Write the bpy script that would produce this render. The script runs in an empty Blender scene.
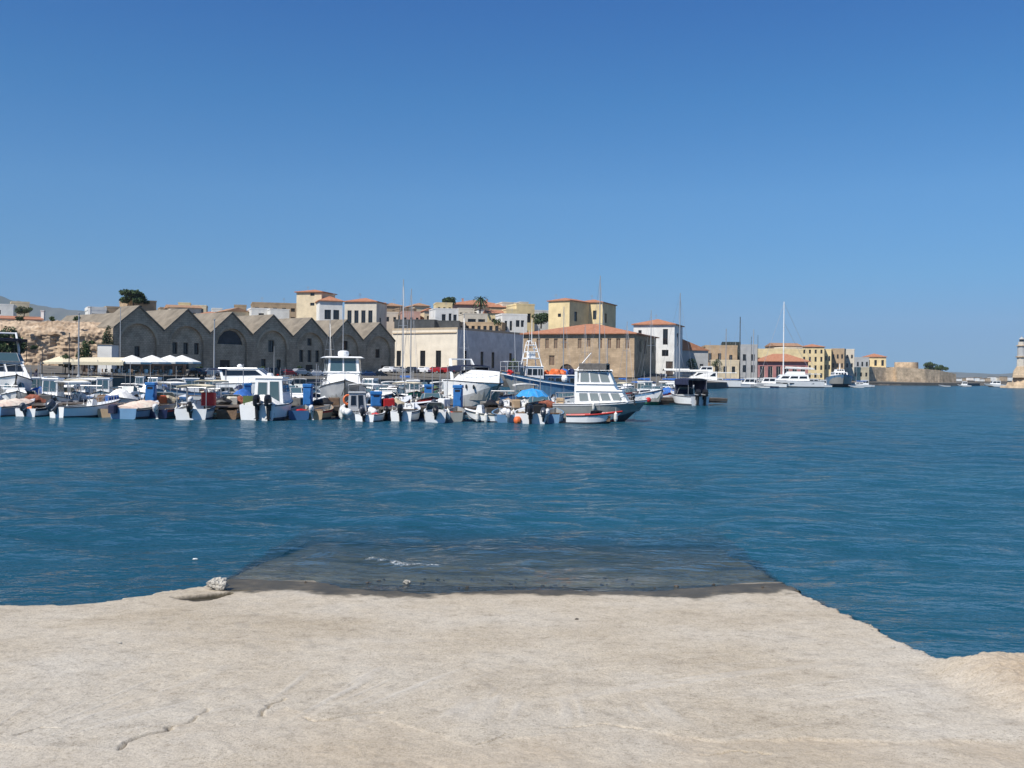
import bpy, bmesh, math, random
import numpy as np
from mathutils import Vector, Matrix, Euler, noise
from mathutils.geometry import tessellate_polygon
random.seed(7)
rng = np.random.default_rng(5)
R = math.radians
S = bpy.context.scene
COL = S.collection
# ------------------------------------------------------------------ camera, sky, sun, exposure
CAM_H, F, PITCH, ROLL = 2.2, 1000.0, 0.007, 0.0105
cp, sp, cr, sr = math.cos(PITCH), math.sin(PITCH), math.cos(ROLL), math.sin(ROLL)
fw, w0, r0 = Vector((0, cp, -sp)), Vector((0, sp, cp)), Vector((1, 0, 0))
rt, up = r0 * cr + w0 * sr, w0 * cr - r0 * sr
cam = bpy.data.cameras.new('camera'); cam_o = bpy.data.objects.new('camera', cam); COL.objects.link(cam_o)
cam.sensor_width = 36; cam.lens = 36 * F / 1024; cam.clip_end = 40000; cam.clip_start = 0.05
M3 = Matrix((rt, up, -fw)).transposed()
cam_o.matrix_world = Matrix.Translation((0, 0, CAM_H)) @ M3.to_4x4()
S.camera = cam_o
SUN_EL, SUN_AZ = 51.0, 223.0          # azimuth clockwise from +Y
w = bpy.data.worlds.new("World"); S.world = w; w.use_nodes = True
nt = w.node_tree; bg = nt.nodes['Background']
sky = nt.nodes.new('ShaderNodeTexSky'); sky.sky_type = 'NISHITA'; sky.sun_disc = False
sky.sun_elevation = R(SUN_EL); sky.sun_rotation = R(SUN_AZ)
sky.air_density = 1.0; sky.dust_density = 0.0; sky.ozone_density = 2.0; sky.altitude = 0
# colour of the clear, dry summer air by height above the horizon (deep blue aloft, pale blue low down)
wtc = nt.nodes.new('ShaderNodeTexCoord'); wsep = nt.nodes.new('ShaderNodeSeparateXYZ'); nt.links.new(wtc.outputs['Generated'], wsep.inputs[0])
wr_ = nt.nodes.new('ShaderNodeValToRGB'); e_ = wr_.color_ramp.elements
SKY_T = [(0.0, (.165, .35, .76)), (.04, (.195, .38, .73)), (.1, (.235, .51, .80)), (.175, (.28, .60, .885)), (.267, (.195, .58, .91)), (.35, (.15, .52, .93)), (.7, (.42, .62, .9))]
while len(e_) < len(SKY_T): e_.new(.5)
for i_, (p_, c_) in enumerate(SKY_T): e_[i_].position = p_; e_[i_].color = (*c_, 1)
nt.links.new(wsep.outputs[2], wr_.inputs[0])
wmx = nt.nodes.new('ShaderNodeMix'); wmx.data_type = 'RGBA'; wmx.blend_type = 'MULTIPLY'; wmx.inputs[0].default_value = 1
nt.links.new(sky.outputs[0], wmx.inputs[6]); nt.links.new(wr_.outputs[0], wmx.inputs[7])
nt.links.new(wmx.outputs[2], bg.inputs[0]); bg.inputs[1].default_value = 0.098
sun = bpy.data.lights.new('sun', 'SUN'); sun.energy = 5.0; sun.angle = R(0.5); sun.color = (1, .955, .88)
sun_o = bpy.data.objects.new('sun', sun); COL.objects.link(sun_o)
sdir = Vector((math.sin(R(SUN_AZ)) * math.cos(R(SUN_EL)), math.cos(R(SUN_AZ)) * math.cos(R(SUN_EL)), math.sin(R(SUN_EL))))
sun_o.rotation_euler = (-sdir).to_track_quat('-Z', 'Y').to_euler(); sun_o.location = (0, 0, 60)
S.view_settings.view_transform = 'Standard'; S.view_settings.look = 'None'
S.view_settings.exposure = 0.22; S.view_settings.gamma = 1.0; S.view_settings.use_curve_mapping = False
S.render.engine = 'CYCLES'
S.cycles.max_bounces = 6; S.cycles.transparent_max_bounces = 8; S.cycles.caustics_reflective = False
S.cycles.caustics_refractive = False; S.cycles.sample_clamp_indirect = 4
S.cycles.use_denoising = True

# ------------------------------------------------------------------ photo pixel -> world
def px2x(px, D, z):
    a = (px - 512) / F; k = (z - CAM_H) / D
    q = (sp + k * cp) / (cp - k * sp); b = (q - a * sr) / cr
    return D * (a * cr - b * sr) / (cp + q * sp)
def at(px, py, D):
    d = fw + rt * ((px - 512) / F) + up * ((384 - py) / F)
    return Vector((0, 0, CAM_H)) + d * (D / d.y)
def P(px, D, z=0.0): return Vector((px2x(px, D, z), D, z))
def zat(px, py, D): return at(px, py, D).z

# ------------------------------------------------------------------ materials
def mat(name, c, rough=.7, var=.0, scale=4.0, bump=0.0, metal=0.0, c2=None, spec=.5, detail=6, bscale=None, coords='Object'):
    m = bpy.data.materials.new(name); m.use_nodes = True; n = m.node_tree; b = n.nodes['Principled BSDF']
    b.inputs['Roughness'].default_value = rough; b.inputs['Metallic'].default_value = metal
    b.inputs['Specular IOR Level'].default_value = spec
    b.inputs['Base Color'].default_value = (*c, 1)
    if var or c2 or bump:
        tc = n.nodes.new('ShaderNodeTexCoord'); no = n.nodes.new('ShaderNodeTexNoise')
        no.inputs['Scale'].default_value = scale; no.inputs['Detail'].default_value = detail; no.inputs['Roughness'].default_value = .62
        n.links.new(tc.outputs[coords], no.inputs['Vector'])
        if var or c2:
            ra = n.nodes.new('ShaderNodeValToRGB')
            lo = tuple(max(0, x * (1 - var)) for x in c); hi = c2 if c2 else tuple(min(1, x * (1 + var)) for x in c)
            ra.color_ramp.elements[0].position = .3; ra.color_ramp.elements[1].position = .7
            ra.color_ramp.elements[0].color = (*lo, 1); ra.color_ramp.elements[1].color = (*hi, 1)
            n.links.new(no.outputs['Fac'], ra.inputs[0]); n.links.new(ra.outputs[0], b.inputs['Base Color'])
        if bump:
            n2 = n.nodes.new('ShaderNodeTexNoise'); n2.inputs['Scale'].default_value = bscale or scale * 3; n2.inputs['Detail'].default_value = 8
            n.links.new(tc.outputs[coords], n2.inputs['Vector'])
            bu = n.nodes.new('ShaderNodeBump'); bu.inputs['Strength'].default_value = min(1, bump); bu.inputs['Distance'].default_value = .1
            n.links.new(n2.outputs['Fac'], bu.inputs['Height']); n.links.new(bu.outputs[0], b.inputs['Normal'])
    return m
def stone_mat(name, c, c2, brick=(.9, .42), var=.25, bump=.6, mortar=.55, blotch=.5):
    """coursed masonry: brick pattern mixed with two noises"""
    m = bpy.data.materials.new(name); m.use_nodes = True; n = m.node_tree; b = n.nodes['Principled BSDF']; L = n.links.new
    b.inputs['Roughness'].default_value = .92; b.inputs['Specular IOR Level'].default_value = .2
    tc = n.nodes.new('ShaderNodeTexCoord'); sep = n.nodes.new('ShaderNodeSeparateXYZ'); L(tc.outputs['Object'], sep.inputs[0])
    ad = n.nodes.new('ShaderNodeMath'); ad.operation = 'ADD'; L(sep.outputs[0], ad.inputs[0]); L(sep.outputs[1], ad.inputs[1])
    cb = n.nodes.new('ShaderNodeCombineXYZ'); L(ad.outputs[0], cb.inputs[0]); L(sep.outputs[2], cb.inputs[1])
    br = n.nodes.new('ShaderNodeTexBrick'); L(cb.outputs[0], br.inputs['Vector'])
    br.inputs['Scale'].default_value = 1; br.inputs['Brick Width'].default_value = brick[0]; br.inputs['Row Height'].default_value = brick[1]
    br.inputs['Mortar Size'].default_value = .03; br.inputs['Color1'].default_value = (*c, 1); br.inputs['Color2'].default_value = (*c2, 1)
    br.inputs['Mortar'].default_value = (*[x * mortar for x in c], 1)
    no = n.nodes.new('ShaderNodeTexNoise'); no.inputs['Scale'].default_value = .35; no.inputs['Detail'].default_value = 9; no.inputs['Roughness'].default_value = .7
    L(tc.outputs['Object'], no.inputs['Vector'])
    mr = n.nodes.new('ShaderNodeMapRange'); mr.inputs[1].default_value = .3; mr.inputs[2].default_value = .7
    mr.inputs[3].default_value = 1 - var - blotch * .3; mr.inputs[4].default_value = 1 + var; L(no.outputs['Fac'], mr.inputs[0])
    mx = n.nodes.new('ShaderNodeMix'); mx.data_type = 'RGBA'; mx.blend_type = 'MULTIPLY'; mx.inputs[0].default_value = 1
    L(br.outputs['Color'], mx.inputs[6]); L(mr.outputs[0], mx.inputs[7]); L(mx.outputs[2], b.inputs['Base Color'])
    bu = n.nodes.new('ShaderNodeBump'); bu.inputs['Strength'].default_value = bump; bu.inputs['Distance'].default_value = .15
    L(no.outputs['Fac'], bu.inputs['Height']); L(bu.outputs[0], b.inputs['Normal'])
    return m
def tile_mat(name, c, c2):
    m = mat(name, c, .85, .0, 1.3, 0, c2=c2, spec=.2); n = m.node_tree; b = n.nodes['Principled BSDF']
    tc = n.nodes.new('ShaderNodeTexCoord'); wv = n.nodes.new('ShaderNodeTexWave'); wv.inputs['Scale'].default_value = 1.5; wv.inputs['Distortion'].default_value = .4
    n.links.new(tc.outputs['Object'], wv.inputs[0]); bu = n.nodes.new('ShaderNodeBump'); bu.inputs['Strength'].default_value = .6; bu.inputs['Distance'].default_value = .08
    n.links.new(wv.outputs['Fac'], bu.inputs['Height']); n.links.new(bu.outputs[0], b.inputs['Normal'])
    return m
M = {}
def K(k, *a, **kw): M[k] = mat(k, *a, **kw)
K('gel_white', (.84, .84, .82), .28, .06, 1.5); K('gel_cream', (.78, .72, .58), .35, .06, 1.5); K('gel_grey', (.27, .28, .265), .3, .15, 2)
K('gel_silver', (.42, .43, .43), .3, .08, 2); K('gel_blue', (.035, .1, .22), .3, .15, 2); K('gel_navy', (.012, .018, .06), .3, .2, 2)
K('gel_sky', (.14, .27, .42), .35, .1, 2); K('gel_teal', (.035, .14, .2), .4, .2, 2); K('gel_red', (.45, .03, .025), .4, .15, 2); K('gel_green', (.03, .18, .1), .4, .2, 2)
K('gel_tan', (.42, .3, .18), .5, .2, 2); K('antifoul', (.05, .06, .075), .8, .3, 3); K('antifoul_blue', (.03, .06, .14), .8, .3, 3); K('antifoul_red', (.22, .04, .03), .8, .3, 3)
K('interior', (.3, .3, .28), .6, .15, 3); K('interior_grey', (.12, .12, .115), .7, .25, 4); K('motor_black', (.012, .012, .014), .35, .2, 5); K('motor_grey', (.06, .07, .09), .35, .15, 5)
K('motor_white', (.62, .62, .62), .35, .08, 5); K('steel', (.45, .45, .45), .4, 0, metal=.5); K('alu', (.4, .4, .4), .5, 0, metal=.3)
K('glass_dark', (.012, .016, .02), .06, 0, spec=.6); K('glass_tint', (.06, .11, .13), .08, 0, spec=.6); K('glass_pale', (.22, .25, .24), .12, 0, spec=.6)
K('canvas_cream', (.68, .6, .43), .9, .1, 4, .2); K('canvas_white', (.78, .77, .73), .9, .08, 3, .25); K('canvas_navy', (.014, .02, .055), .9, .3, 4, .2); K('canvas_blue', (.03, .13, .42), .8, .25, 3, .2)
K('canvas_grey', (.13, .12, .11), .9, .25, 3, .2); K('cover_pink', (.68, .47, .38), .85, .0, 2.2, .4, c2=(.74, .68, .56)); K('umbrella_blue', (.03, .28, .62), .75, .3, 3, .1)
K('black', (.01, .01, .011), .5); K('rubber', (.02, .02, .02), .8, .3, 5); K('wood', (.16, .1, .06), .75, .35, 3, .3); K('wood_red', (.36, .1, .05), .6, .25, 3)
K('pontoon_wood', (.13, .105, .085), .85, .45, 2.2, .4); K('pontoon_side', (.055, .047, .04), .9, .5, 2, .4); K('cabinet_blue', (.03, .16, .42), .45, .15, 4); K('orange', (.75, .16, .04), .6, .15, 3)
K('red', (.5, .02, .02), .5, .15, 3); K('rope', (.4, .34, .24), .9, .2, 9); K('fender', (.7, .68, .62), .45, .1, 4); K('net', (.3, .1, .06), .95, .5, 9, .8); K('clothes_white', (.7, .7, .7), .9); K('clothes_dark', (.03, .03, .05), .9); K('skin', (.45, .27, .18), .6)
K('plaster_white', (.72, .71, .67), .9, .16, .4, .1, spec=.2); K('plaster_cream', (.66, .55, .38), .9, .2, .4, .1, spec=.2); K('plaster_yellow', (.72, .58, .33), .9, .2, .3, .1, spec=.2)
K('plaster_tan', (.42, .31, .2), .92, .25, .4, .15, spec=.2); K('plaster_pink', (.5, .3, .24), .9, .15, .4, .1, spec=.2); K('plaster_grey', (.4, .4, .39), .9, .15, .4, .1, spec=.2); K('plaster_brown', (.25, .18, .12), .9, .25, .4, .1, spec=.2)
K('plaster_shade_side', (.66, .65, .62), .9, .2, .4, .15, spec=.2); K('plaster_custom', (.74, .66, .53), .9, .12, .4, .1, spec=.2); K('plaster_pale', (.62, .56, .46), .9, .15, .4, .1, spec=.2); K('plaster_dark', (.075, .078, .08), .9, .3, .5, .1, spec=.2); K('plaster_rose', (.42, .2, .19), .9, .2, .4, .1, spec=.2)
M['tile_red'] = tile_mat('tile_red', (.36, .145, .08), (.5, .25, .15)); M['tile_old'] = tile_mat('tile_old', (.3, .17, .1), (.45, .28, .18))
M['arsenal_stone'] = stone_mat('arsenal_stone', (.52, .41, .285), (.43, .335, .235), (.9, .42), .3, .7)
M['arsenal_infill'] = stone_mat('arsenal_infill', (.6, .48, .335), (.5, .39, .275), (.6, .33), .3, .6)
M['warehouse_stone'] = stone_mat('warehouse_stone', (.52, .385, .25), (.41, .3, .195), (.9, .45), .25, .5, .8)
M['fort_stone'] = stone_mat('fort_stone', (.6, .46, .31), (.5, .385, .26), (1.6, .8), .35, .8)
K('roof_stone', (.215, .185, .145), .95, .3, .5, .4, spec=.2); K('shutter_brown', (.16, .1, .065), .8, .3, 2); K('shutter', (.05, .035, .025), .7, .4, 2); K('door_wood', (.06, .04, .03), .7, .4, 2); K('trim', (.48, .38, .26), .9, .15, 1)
K('rubble', (.24, .16, .1), .95, 0, .4, .9, c2=(.62, .49, .35), detail=10, spec=.15)
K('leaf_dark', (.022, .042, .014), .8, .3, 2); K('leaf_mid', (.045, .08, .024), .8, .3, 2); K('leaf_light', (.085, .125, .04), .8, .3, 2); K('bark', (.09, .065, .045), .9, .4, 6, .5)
K('quay_stone', (.13, .12, .105), .95, .2, .3, .3, spec=.2); K('hill_earth', (.2, .15, .09), .95, 0, .05, .4, c2=(.1, .11, .05), spec=.1); K('mountain_rock', (.13, .12, .09), .95, 0, .0016, 0, c2=(.06, .07, .04), spec=.1)
K('car_white', (.7, .7, .7), .25); K('car_red', (.3, .02, .02), .25); K('car_silver', (.4, .41, .42), .3, metal=.4); K('car_dark', (.025, .03, .04), .25); K('car_blue', (.03, .07, .18), .25)
K('limestone', (.62, .58, .5), .9, .3, 14, .9); K('pebble', (.09, .075, .06), .8, .5, 20, .5); K('foamplastic', (.8, .8, .78), .8)
K('trawler_blue', (.11, .23, .36), .45, .25, 2); K('light_render', (.55, .5, .42), .9, .15, .6, .2); K('dark_net', (.03, .04, .035), .9, .4, 1)

# ------------------------------------------------------------------ mesh builder
class MB:
    def __init__(s): s.v = []; s.f = []; s.m = []
    def add(s, vs, fs, mi=0):
        o = len(s.v); s.v += [tuple(v) for v in vs]; s.f += [tuple(i + o for i in f) for f in fs]; s.m += [mi] * len(fs); return s
    def hexa(s, p, mi=0):   # p: 4 bottom ccw, 4 top ccw
        return s.add(p, [(3, 2, 1, 0), (4, 5, 6, 7), (0, 1, 5, 4), (1, 2, 6, 5), (2, 3, 7, 6), (3, 0, 4, 7)], mi)
    def box(s, c, d, mi=0, rz=0, ry=0, taper=1.0):
        x, y, z = d[0] / 2, d[1] / 2, d[2] / 2; t = taper
        ps = [(-x, -y, -z), (x, -y, -z), (x, y, -z), (-x, y, -z), (-x * t, -y * t, z), (x * t, -y * t, z), (x * t, y * t, z), (-x * t, y * t, z)]
        m = Matrix.Rotation(rz, 3, 'Z') @ Matrix.Rotation(ry, 3, 'Y'); c = Vector(c)
        return s.hexa([m @ Vector(p) + c for p in ps], mi)
    def rbox(s, c, d, r, mi=0):     # box with vertical edges and top chamfered
        x, y, z = d[0] / 2, d[1] / 2, d[2] / 2; rings = []
        for zz, k in ((-z, 0), (z - r, 0), (z, r)):
            a, b, q = x - k, y - k, r
            rings.append([(a - q, -b, zz), (a, -b + q, zz), (a, b - q, zz), (a - q, b, zz), (-a + q, b, zz), (-a, b - q, zz), (-a, -b + q, zz), (-a + q, -b, zz)])
        return s.loft([[Vector(p) + Vector(c) for p in rg] for rg in rings], mi)
    def loft(s, rings, mi=0, caps=True, closed=True):
        n = len(rings[0]); vs = [p for rg in rings for p in rg]; fs = []
        for i in range(len(rings) - 1):
            for j in range(n if closed else n - 1):
                k = (j + 1) % n; fs.append((i * n + j, i * n + k, (i + 1) * n + k, (i + 1) * n + j))
        if caps and closed: fs += [tuple(range(n))[::-1], tuple((len(rings) - 1) * n + j for j in range(n))]
        return s.add(vs, fs, mi)
    def tube(s, p0, p1, r0_, r1_=None, n=6, mi=0):
        p0, p1 = Vector(p0), Vector(p1); r1_ = r0_ if r1_ is None else r1_; d = (p1 - p0).normalized()
        a = d.orthogonal().normalized(); b = d.cross(a)
        return s.loft([[p + (a * math.cos(2 * math.pi * k / n) + b * math.sin(2 * math.pi * k / n)) * r for k in range(n)] for p, r in ((p0, r0_), (p1, r1_))], mi)
    def path(s, pts, r, n=5, mi=0):
        for a, b in zip(pts[:-1], pts[1:]): s.tube(a, b, r, r, n, mi)
        return s
    def lathe(s, prof, n=12, mi=0, c=(0, 0, 0)):
        c = Vector(c)
        return s.loft([[c + Vector((r * math.cos(2 * math.pi * k / n), r * math.sin(2 * math.pi * k / n), z)) for k in range(n)] for r, z in prof], mi)
    def sphere(s, c, r, mi=0, n=10, sq=(1, 1, 1)):
        c = Vector(c); rings = []
        for i in range(1, 7):
            a = math.pi * i / 7 - math.pi / 2
            rings.append([c + Vector((r * sq[0] * math.cos(a) * math.cos(2 * math.pi * k / n), r * sq[1] * math.cos(a) * math.sin(2 * math.pi * k / n), r * sq[2] * math.sin(a))) for k in range(n)])
        return s.loft(rings, mi)
    def panel(s, outer, holes, frame, mi=0, depth=.25, rmi=None):
        """wall with real openings; frame=(origin,u,v,n) with n pointing outward"""
        o, u, v, n = frame; polys = [outer] + holes
        flat = [p for q in polys for p in q]
        tris = tessellate_polygon([[Vector((p[0], p[1], 0)) for p in q] for q in polys])
        vs = [o + u * p[0] + v * p[1] for p in flat]; fs = []
        for t in tris:
            a, b, c = (vs[i] for i in t)
            fs.append(t if (b - a).cross(c - a).dot(n) > 0 else (t[0], t[2], t[1]))
        s.add(vs, fs, mi)
        for h in holes:
            k = len(h); vv = [o + u * p[0] + v * p[1] for p in h]; vv += [p - n * depth for p in vv]
            s.add(vv, [(i, (i + 1) % k, (i + 1) % k + k, i + k) for i in range(k)], mi if rmi is None else rmi)
        return s
    def build(s, name, mats, parent=None, smooth=False, loc=None, rz=0):
        me = bpy.data.meshes.new(name); me.from_pydata(s.v, [], s.f)
        for m in (mats if isinstance(mats, (list, tuple)) else [mats]): me.materials.append(M[m] if isinstance(m, str) else m)
        me.polygons.foreach_set('material_index', s.m)
        if smooth: me.polygons.foreach_set('use_smooth', [True] * len(s.f))
        me.update(); o = bpy.data.objects.new(name, me); COL.objects.link(o)
        if parent: o.parent = parent
        if loc is not None: o.location = loc
        if rz: o.rotation_euler.z = rz
        return o
def rect(x0, y0, x1, y1): return [(x0, y0), (x1, y0), (x1, y1), (x0, y1)]
def thing(name, label, cat, loc=(0, 0, 0), rz=0, group=None):
    o = bpy.data.objects.new(name, None); COL.objects.link(o); o.location = loc; o.rotation_euler = (0, 0, rz); o.empty_display_size = .3
    return tag(o, label, cat, group)
def tag(o, label, cat, group=None, kind=None):
    o['label'] = label; o['category'] = cat
    if group: o['group'] = group
    if kind: o['kind'] = kind
    return o
def struct(o): o['kind'] = 'structure'; return o
def child(o, data_from, parent, loc=None, rot=None):
    c = data_from.copy(); COL.objects.link(c); c.parent = parent
    if loc is not None: c.location = loc
    if rot is not None: c.rotation_euler = rot
    return c
def smoothstep(a, b, x): 
    t = np.clip((x - a) / (b - a), 0, 1); return t * t * (3 - 2 * t)
def grid_mesh(name, xs, ys, Z, m, smooth=True):
    nx, ny = len(xs), len(ys); X, Y = np.meshgrid(xs, ys); co = np.stack([X, Y, Z], -1).reshape(-1, 3).astype(np.float32)
    idx = np.arange(nx * ny).reshape(ny, nx); q = np.stack([idx[:-1, :-1], idx[:-1, 1:], idx[1:, 1:], idx[1:, :-1]], -1).reshape(-1, 4)
    me = bpy.data.meshes.new(name); me.vertices.add(len(co)); me.vertices.foreach_set('co', co.ravel())
    me.loops.add(q.size); me.loops.foreach_set('vertex_index', q.ravel().astype(np.int32)); me.polygons.add(len(q))
    me.polygons.foreach_set('loop_start', np.arange(0, q.size, 4, dtype=np.int32)); me.polygons.foreach_set('loop_total', np.full(len(q), 4, dtype=np.int32))
    me.update(calc_edges=True); me.validate()
    if smooth: me.polygons.foreach_set('use_smooth', np.ones(len(q), bool))
    me.materials.append(m); o = bpy.data.objects.new(name, me); COL.objects.link(o); return o
def vnoise(X, Y, seed, octs=((1, 1.),)):
    """cheap tileless value noise, numpy"""
    out = np.zeros_like(X)
    for f, a in octs:
        x, y = X * f + seed * 17.3, Y * f + seed * 9.1; xi, yi = np.floor(x), np.floor(y); fx, fy = x - xi, y - yi
        fx, fy = fx * fx * (3 - 2 * fx), fy * fy * (3 - 2 * fy)
        h = lambda i, j: (np.sin(i * 127.1 + j * 311.7 + seed * 74.7) * 43758.5453) % 1.0
        out += a * ((h(xi, yi) * (1 - fx) + h(xi + 1, yi) * fx) * (1 - fy) + (h(xi, yi + 1) * (1 - fx) + h(xi + 1, yi + 1) * fx) * fy - .5)
    return out
def seg_dist(X, Y, pts):
    d = np.full_like(X, 1e9)
    for (ax, ay), (bx, by) in zip(pts[:-1], pts[1:]):
        vx, vy = bx - ax, by - ay; t = np.clip(((X - ax) * vx + (Y - ay) * vy) / (vx * vx + vy * vy), 0, 1)
        d = np.minimum(d, np.hypot(X - ax - t * vx, Y - ay - t * vy))
    return d
def inside(X, Y, poly):
    c = np.zeros(X.shape, bool); n = len(poly)
    for i in range(n):
        (x1, y1), (x2, y2) = poly[i], poly[(i + 1) % n]
        if y1 == y2: continue
        c ^= ((y1 > Y) != (y2 > Y)) & (X < (x2 - x1) * (Y - y1) / (y2 - y1) + x1)
    return c
# ------------------------------------------------------------------ slipway and near quay (one concrete ground sheet)
def lin(a, b, st): return list(np.arange(a, b, st))
LAND = [(-90, 8.4), (-6, 8.78), (-4.6, 8.9), (-4.0, 8.97), (-3.82, 9.12), (-3.5, 9.6), (-3.26, 10.05), (-3.04, 10.4), (-3.0, 14.9), (3.03, 14.9), (3.0, 10.6),
        (3.03, 8.5), (3.07, 7.2), (2.98, 6.85), (3.05, 6.6), (3.5, 6.9), (5, 7.1), (10, 7.3), (90, 8), (90, -40), (-90, -40)]
def gp(px, py):     # photo pixel -> point on the sloping slab
    v = at(px, py, 10) - Vector((0, 0, CAM_H)); v /= v.y; D = (CAM_H - .69) / (-v.z - .065); return (v.x * D, D)
def ramp_z(y, x=0): return .065 * (10.57 - np.maximum(y, 3.0)) - .022 * np.maximum(0, 1 - (x / 3) ** 2) + .008
CRACKS = [[gp(*p) for p in c] for c in ([(119, 748), (124, 742), (134, 738), (150, 734), (160, 732), (168, 730), (173, 725)], [(263, 714), (266, 707), (272, 702), (280, 700), (285, 697)],
          [(303, 716), (318, 718), (330, 717), (350, 713), (382, 710)], [(478, 742), (492, 739), (505, 733)], [(186, 722), (200, 716), (206, 708)], [(700, 752), (740, 748), (770, 752)], [(20, 735), (40, 728), (55, 729)], [(560, 726), (600, 722), (640, 727)])]
BREAK = sorted(gp(*p) for p in ((-80, 745), (0, 744), (60, 748), (120, 748), (150, 735), (175, 724), (215, 724), (250, 727), (264, 713), (285, 706), (320, 717), (380, 712), (430, 728), (480, 742), (508, 735), (570, 728), (640, 727), (720, 742), (800, 738), (900, 744), (1000, 738), (1100, 730)))
PIT = [gp(*p) for p in ((170, 597), (180, 600), (196, 601.5), (210, 600), (220, 597), (233, 593), (231, 591.5), (216, 593), (196, 595))]
xs = np.array([-90, -60, -40, -25, -16, -11, -8] + lin(-6.5, -3.6, .04) + lin(-3.6, 3.6, .0125) + lin(3.6, 6.6, .04) + [8, 11, 16, 25, 40, 60, 90])
ys = np.array([-40, -20, -8, -2, 1] + lin(2, 4.3, .06) + lin(4.3, 7.4, .0125) + lin(7.4, 10.9, .02) + lin(10.9, 15.4, .04))
X, Y = np.meshgrid(xs, ys)
Z = ramp_z(Y, X)
wl = smoothstep(-3.4, -6.5, X) * smoothstep(9.6, 7.7, Y); wr = smoothstep(2.75, 3.1, X) * smoothstep(7.3, 6.4, Y)
Z = Z * (1 - wl) + np.maximum(Z, .24) * wl; Z = Z * (1 - wr) + np.maximum(Z, .415) * wr
wr2 = smoothstep(2.6, 3.3, X) * smoothstep(7.2, 6.2, Y)
near = smoothstep(16, 9, np.abs(X)) * smoothstep(0, 4, Y)
Z = Z + near * (vnoise(X, Y, 3, ((.7, .014), (1.9, .009), (5, .006))) + vnoise(X, Y, 8, ((14, .0035), (34, .003)))) * (.35 + .65 * smoothstep(10.9, 9.6, Y))
Z += near * wr2 * vnoise(X, Y, 11, ((3, .014), (8, .02), (19, .022), (45, .02)))
# a worn patch where the top skin has spalled off
brk = np.interp(X, [p[0] for p in BREAK], [p[1] for p in BREAK]) + vnoise(X, Y, 21, ((1.3, .12), (4, .07), (12, .04)))
spall = smoothstep(-.01, .03, brk - Y) * (.25 + .75 * smoothstep(-.2, .35, vnoise(X, Y, 22, ((.9, 1.), (2.6, .6))))) * (Y > 1); Z -= spall * .014
Z += spall * near * np.maximum(0, vnoise(X, Y, 23, ((17, 1.), (40, .7)))) * .016
wob = vnoise(X, Y, 31, ((9, .02), (30, .012)))
crack = np.zeros_like(X)
for c in CRACKS: crack = np.maximum(crack, smoothstep(.014, .004, seg_dist(X + wob * 1.6, Y + wob * 1.6, c) + .010 * (vnoise(X, Y, 5, ((7, 1.),)) + .4)))
Z -= crack * .035
pin = inside(X, Y, PIT); pd = seg_dist(X, Y, PIT + PIT[:1]); blotch = smoothstep(-.012, .008, np.where(pin, pd, -pd) + wob * .5); Z -= blotch * .04  # shallow pit in the slab, coloured almost black
ledge = smoothstep(.02, .008, seg_dist(X + wob, Y + wob, [(-3.75, 9.25), (-3.3, 9.75), (-2.9, 9.98), (-2.6, 10.0)])); Z -= ledge * .02
ins = inside(X, Y, LAND); sd = seg_dist(X, Y, LAND + LAND[:1]); sd = np.where(ins, -sd, sd)
edge_n = vnoise(X, Y, 41, ((1.5, .05), (5, .05), (13, .065), (31, .05))) * smoothstep(30, 10, np.abs(X))
out = smoothstep(0, .07, sd + edge_n * (.3 + .7 * (np.abs(X) > 2.8)) + .02); rnd = smoothstep(-.05, .01, sd + edge_n)
Z = Z - rnd * .018 * (Y < 10.8) - out * 3.2
algae = smoothstep(.042, .026, Z + .02 * vnoise(X, Y, 51, ((2, 1.), (8, .6), (25, .3))))
# faint tyre and drag marks, drawn along big arcs
def arcs(cx, cy, sd_, f): 
    r = np.hypot(X - cx, Y - cy); t = np.arctan2(Y - cy, X - cx); return vnoise(r * f, t * 5, sd_, ((1, 1.), (2.7, .6)))
fan = lambda cx, cy, sd_, f: vnoise(np.arctan2(Y - cy, X - cx) * f, np.hypot(X - cx, Y - cy) * .8, sd_, ((1, 1.), (2.3, .6)))
blob = lambda x, y, rx, ry: np.exp(-((X - x) / rx) ** 2 - ((Y - y) / ry) ** 2)
streak = smoothstep(.05, .55, fan(-2.6, 4.4, 61, 26)) * blob(-2.4, 5.6, .9, .8) + smoothstep(.1, .6, fan(-1.6, 4.0, 62, 40)) * blob(-1.0, 6.2, .9, .7) + smoothstep(.1, .6, fan(.4, 8.6, 65, 34)) * blob(.4, 6.0, 1.0, .6) + smoothstep(.1, .6, arcs(6, -3, 63, 13)) * blob(1.6, 6.0, 1.3, .9) * .8 + smoothstep(.2, .7, arcs(-2, 26, 64, 11)) * blob(-1.8, 7.6, 1.6, .7) * .8
Z += streak * near * .008
scr = smoothstep(.35, .6, vnoise(X * 3 + Y * 1.6, Y * .5 - X * .25, 66, ((4, 1.), (9, .5)))) * smoothstep(.1, .5, vnoise(X, Y, 67, ((.8, 1.6),)))
K('_tmp', (1, 1, 1))
gm = bpy.data.materials.new('slipway_concrete'); gm.use_nodes = True; n = gm.node_tree; b = n.nodes['Principled BSDF']; L = n.links.new
def node(n, t, **kw):
    x = n.nodes.new(t)
    for k, v in kw.items():
        if isinstance(k, str) and hasattr(x, k): setattr(x, k, v)
    return x
def noise_n(n, vec, scale, detail=6, rough=.6):
    x = n.nodes.new('ShaderNodeTexNoise'); x.inputs['Scale'].default_value = scale; x.inputs['Detail'].default_value = detail; x.inputs['Roughness'].default_value = rough
    n.links.new(vec, x.inputs['Vector']); return x.outputs['Fac']
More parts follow.
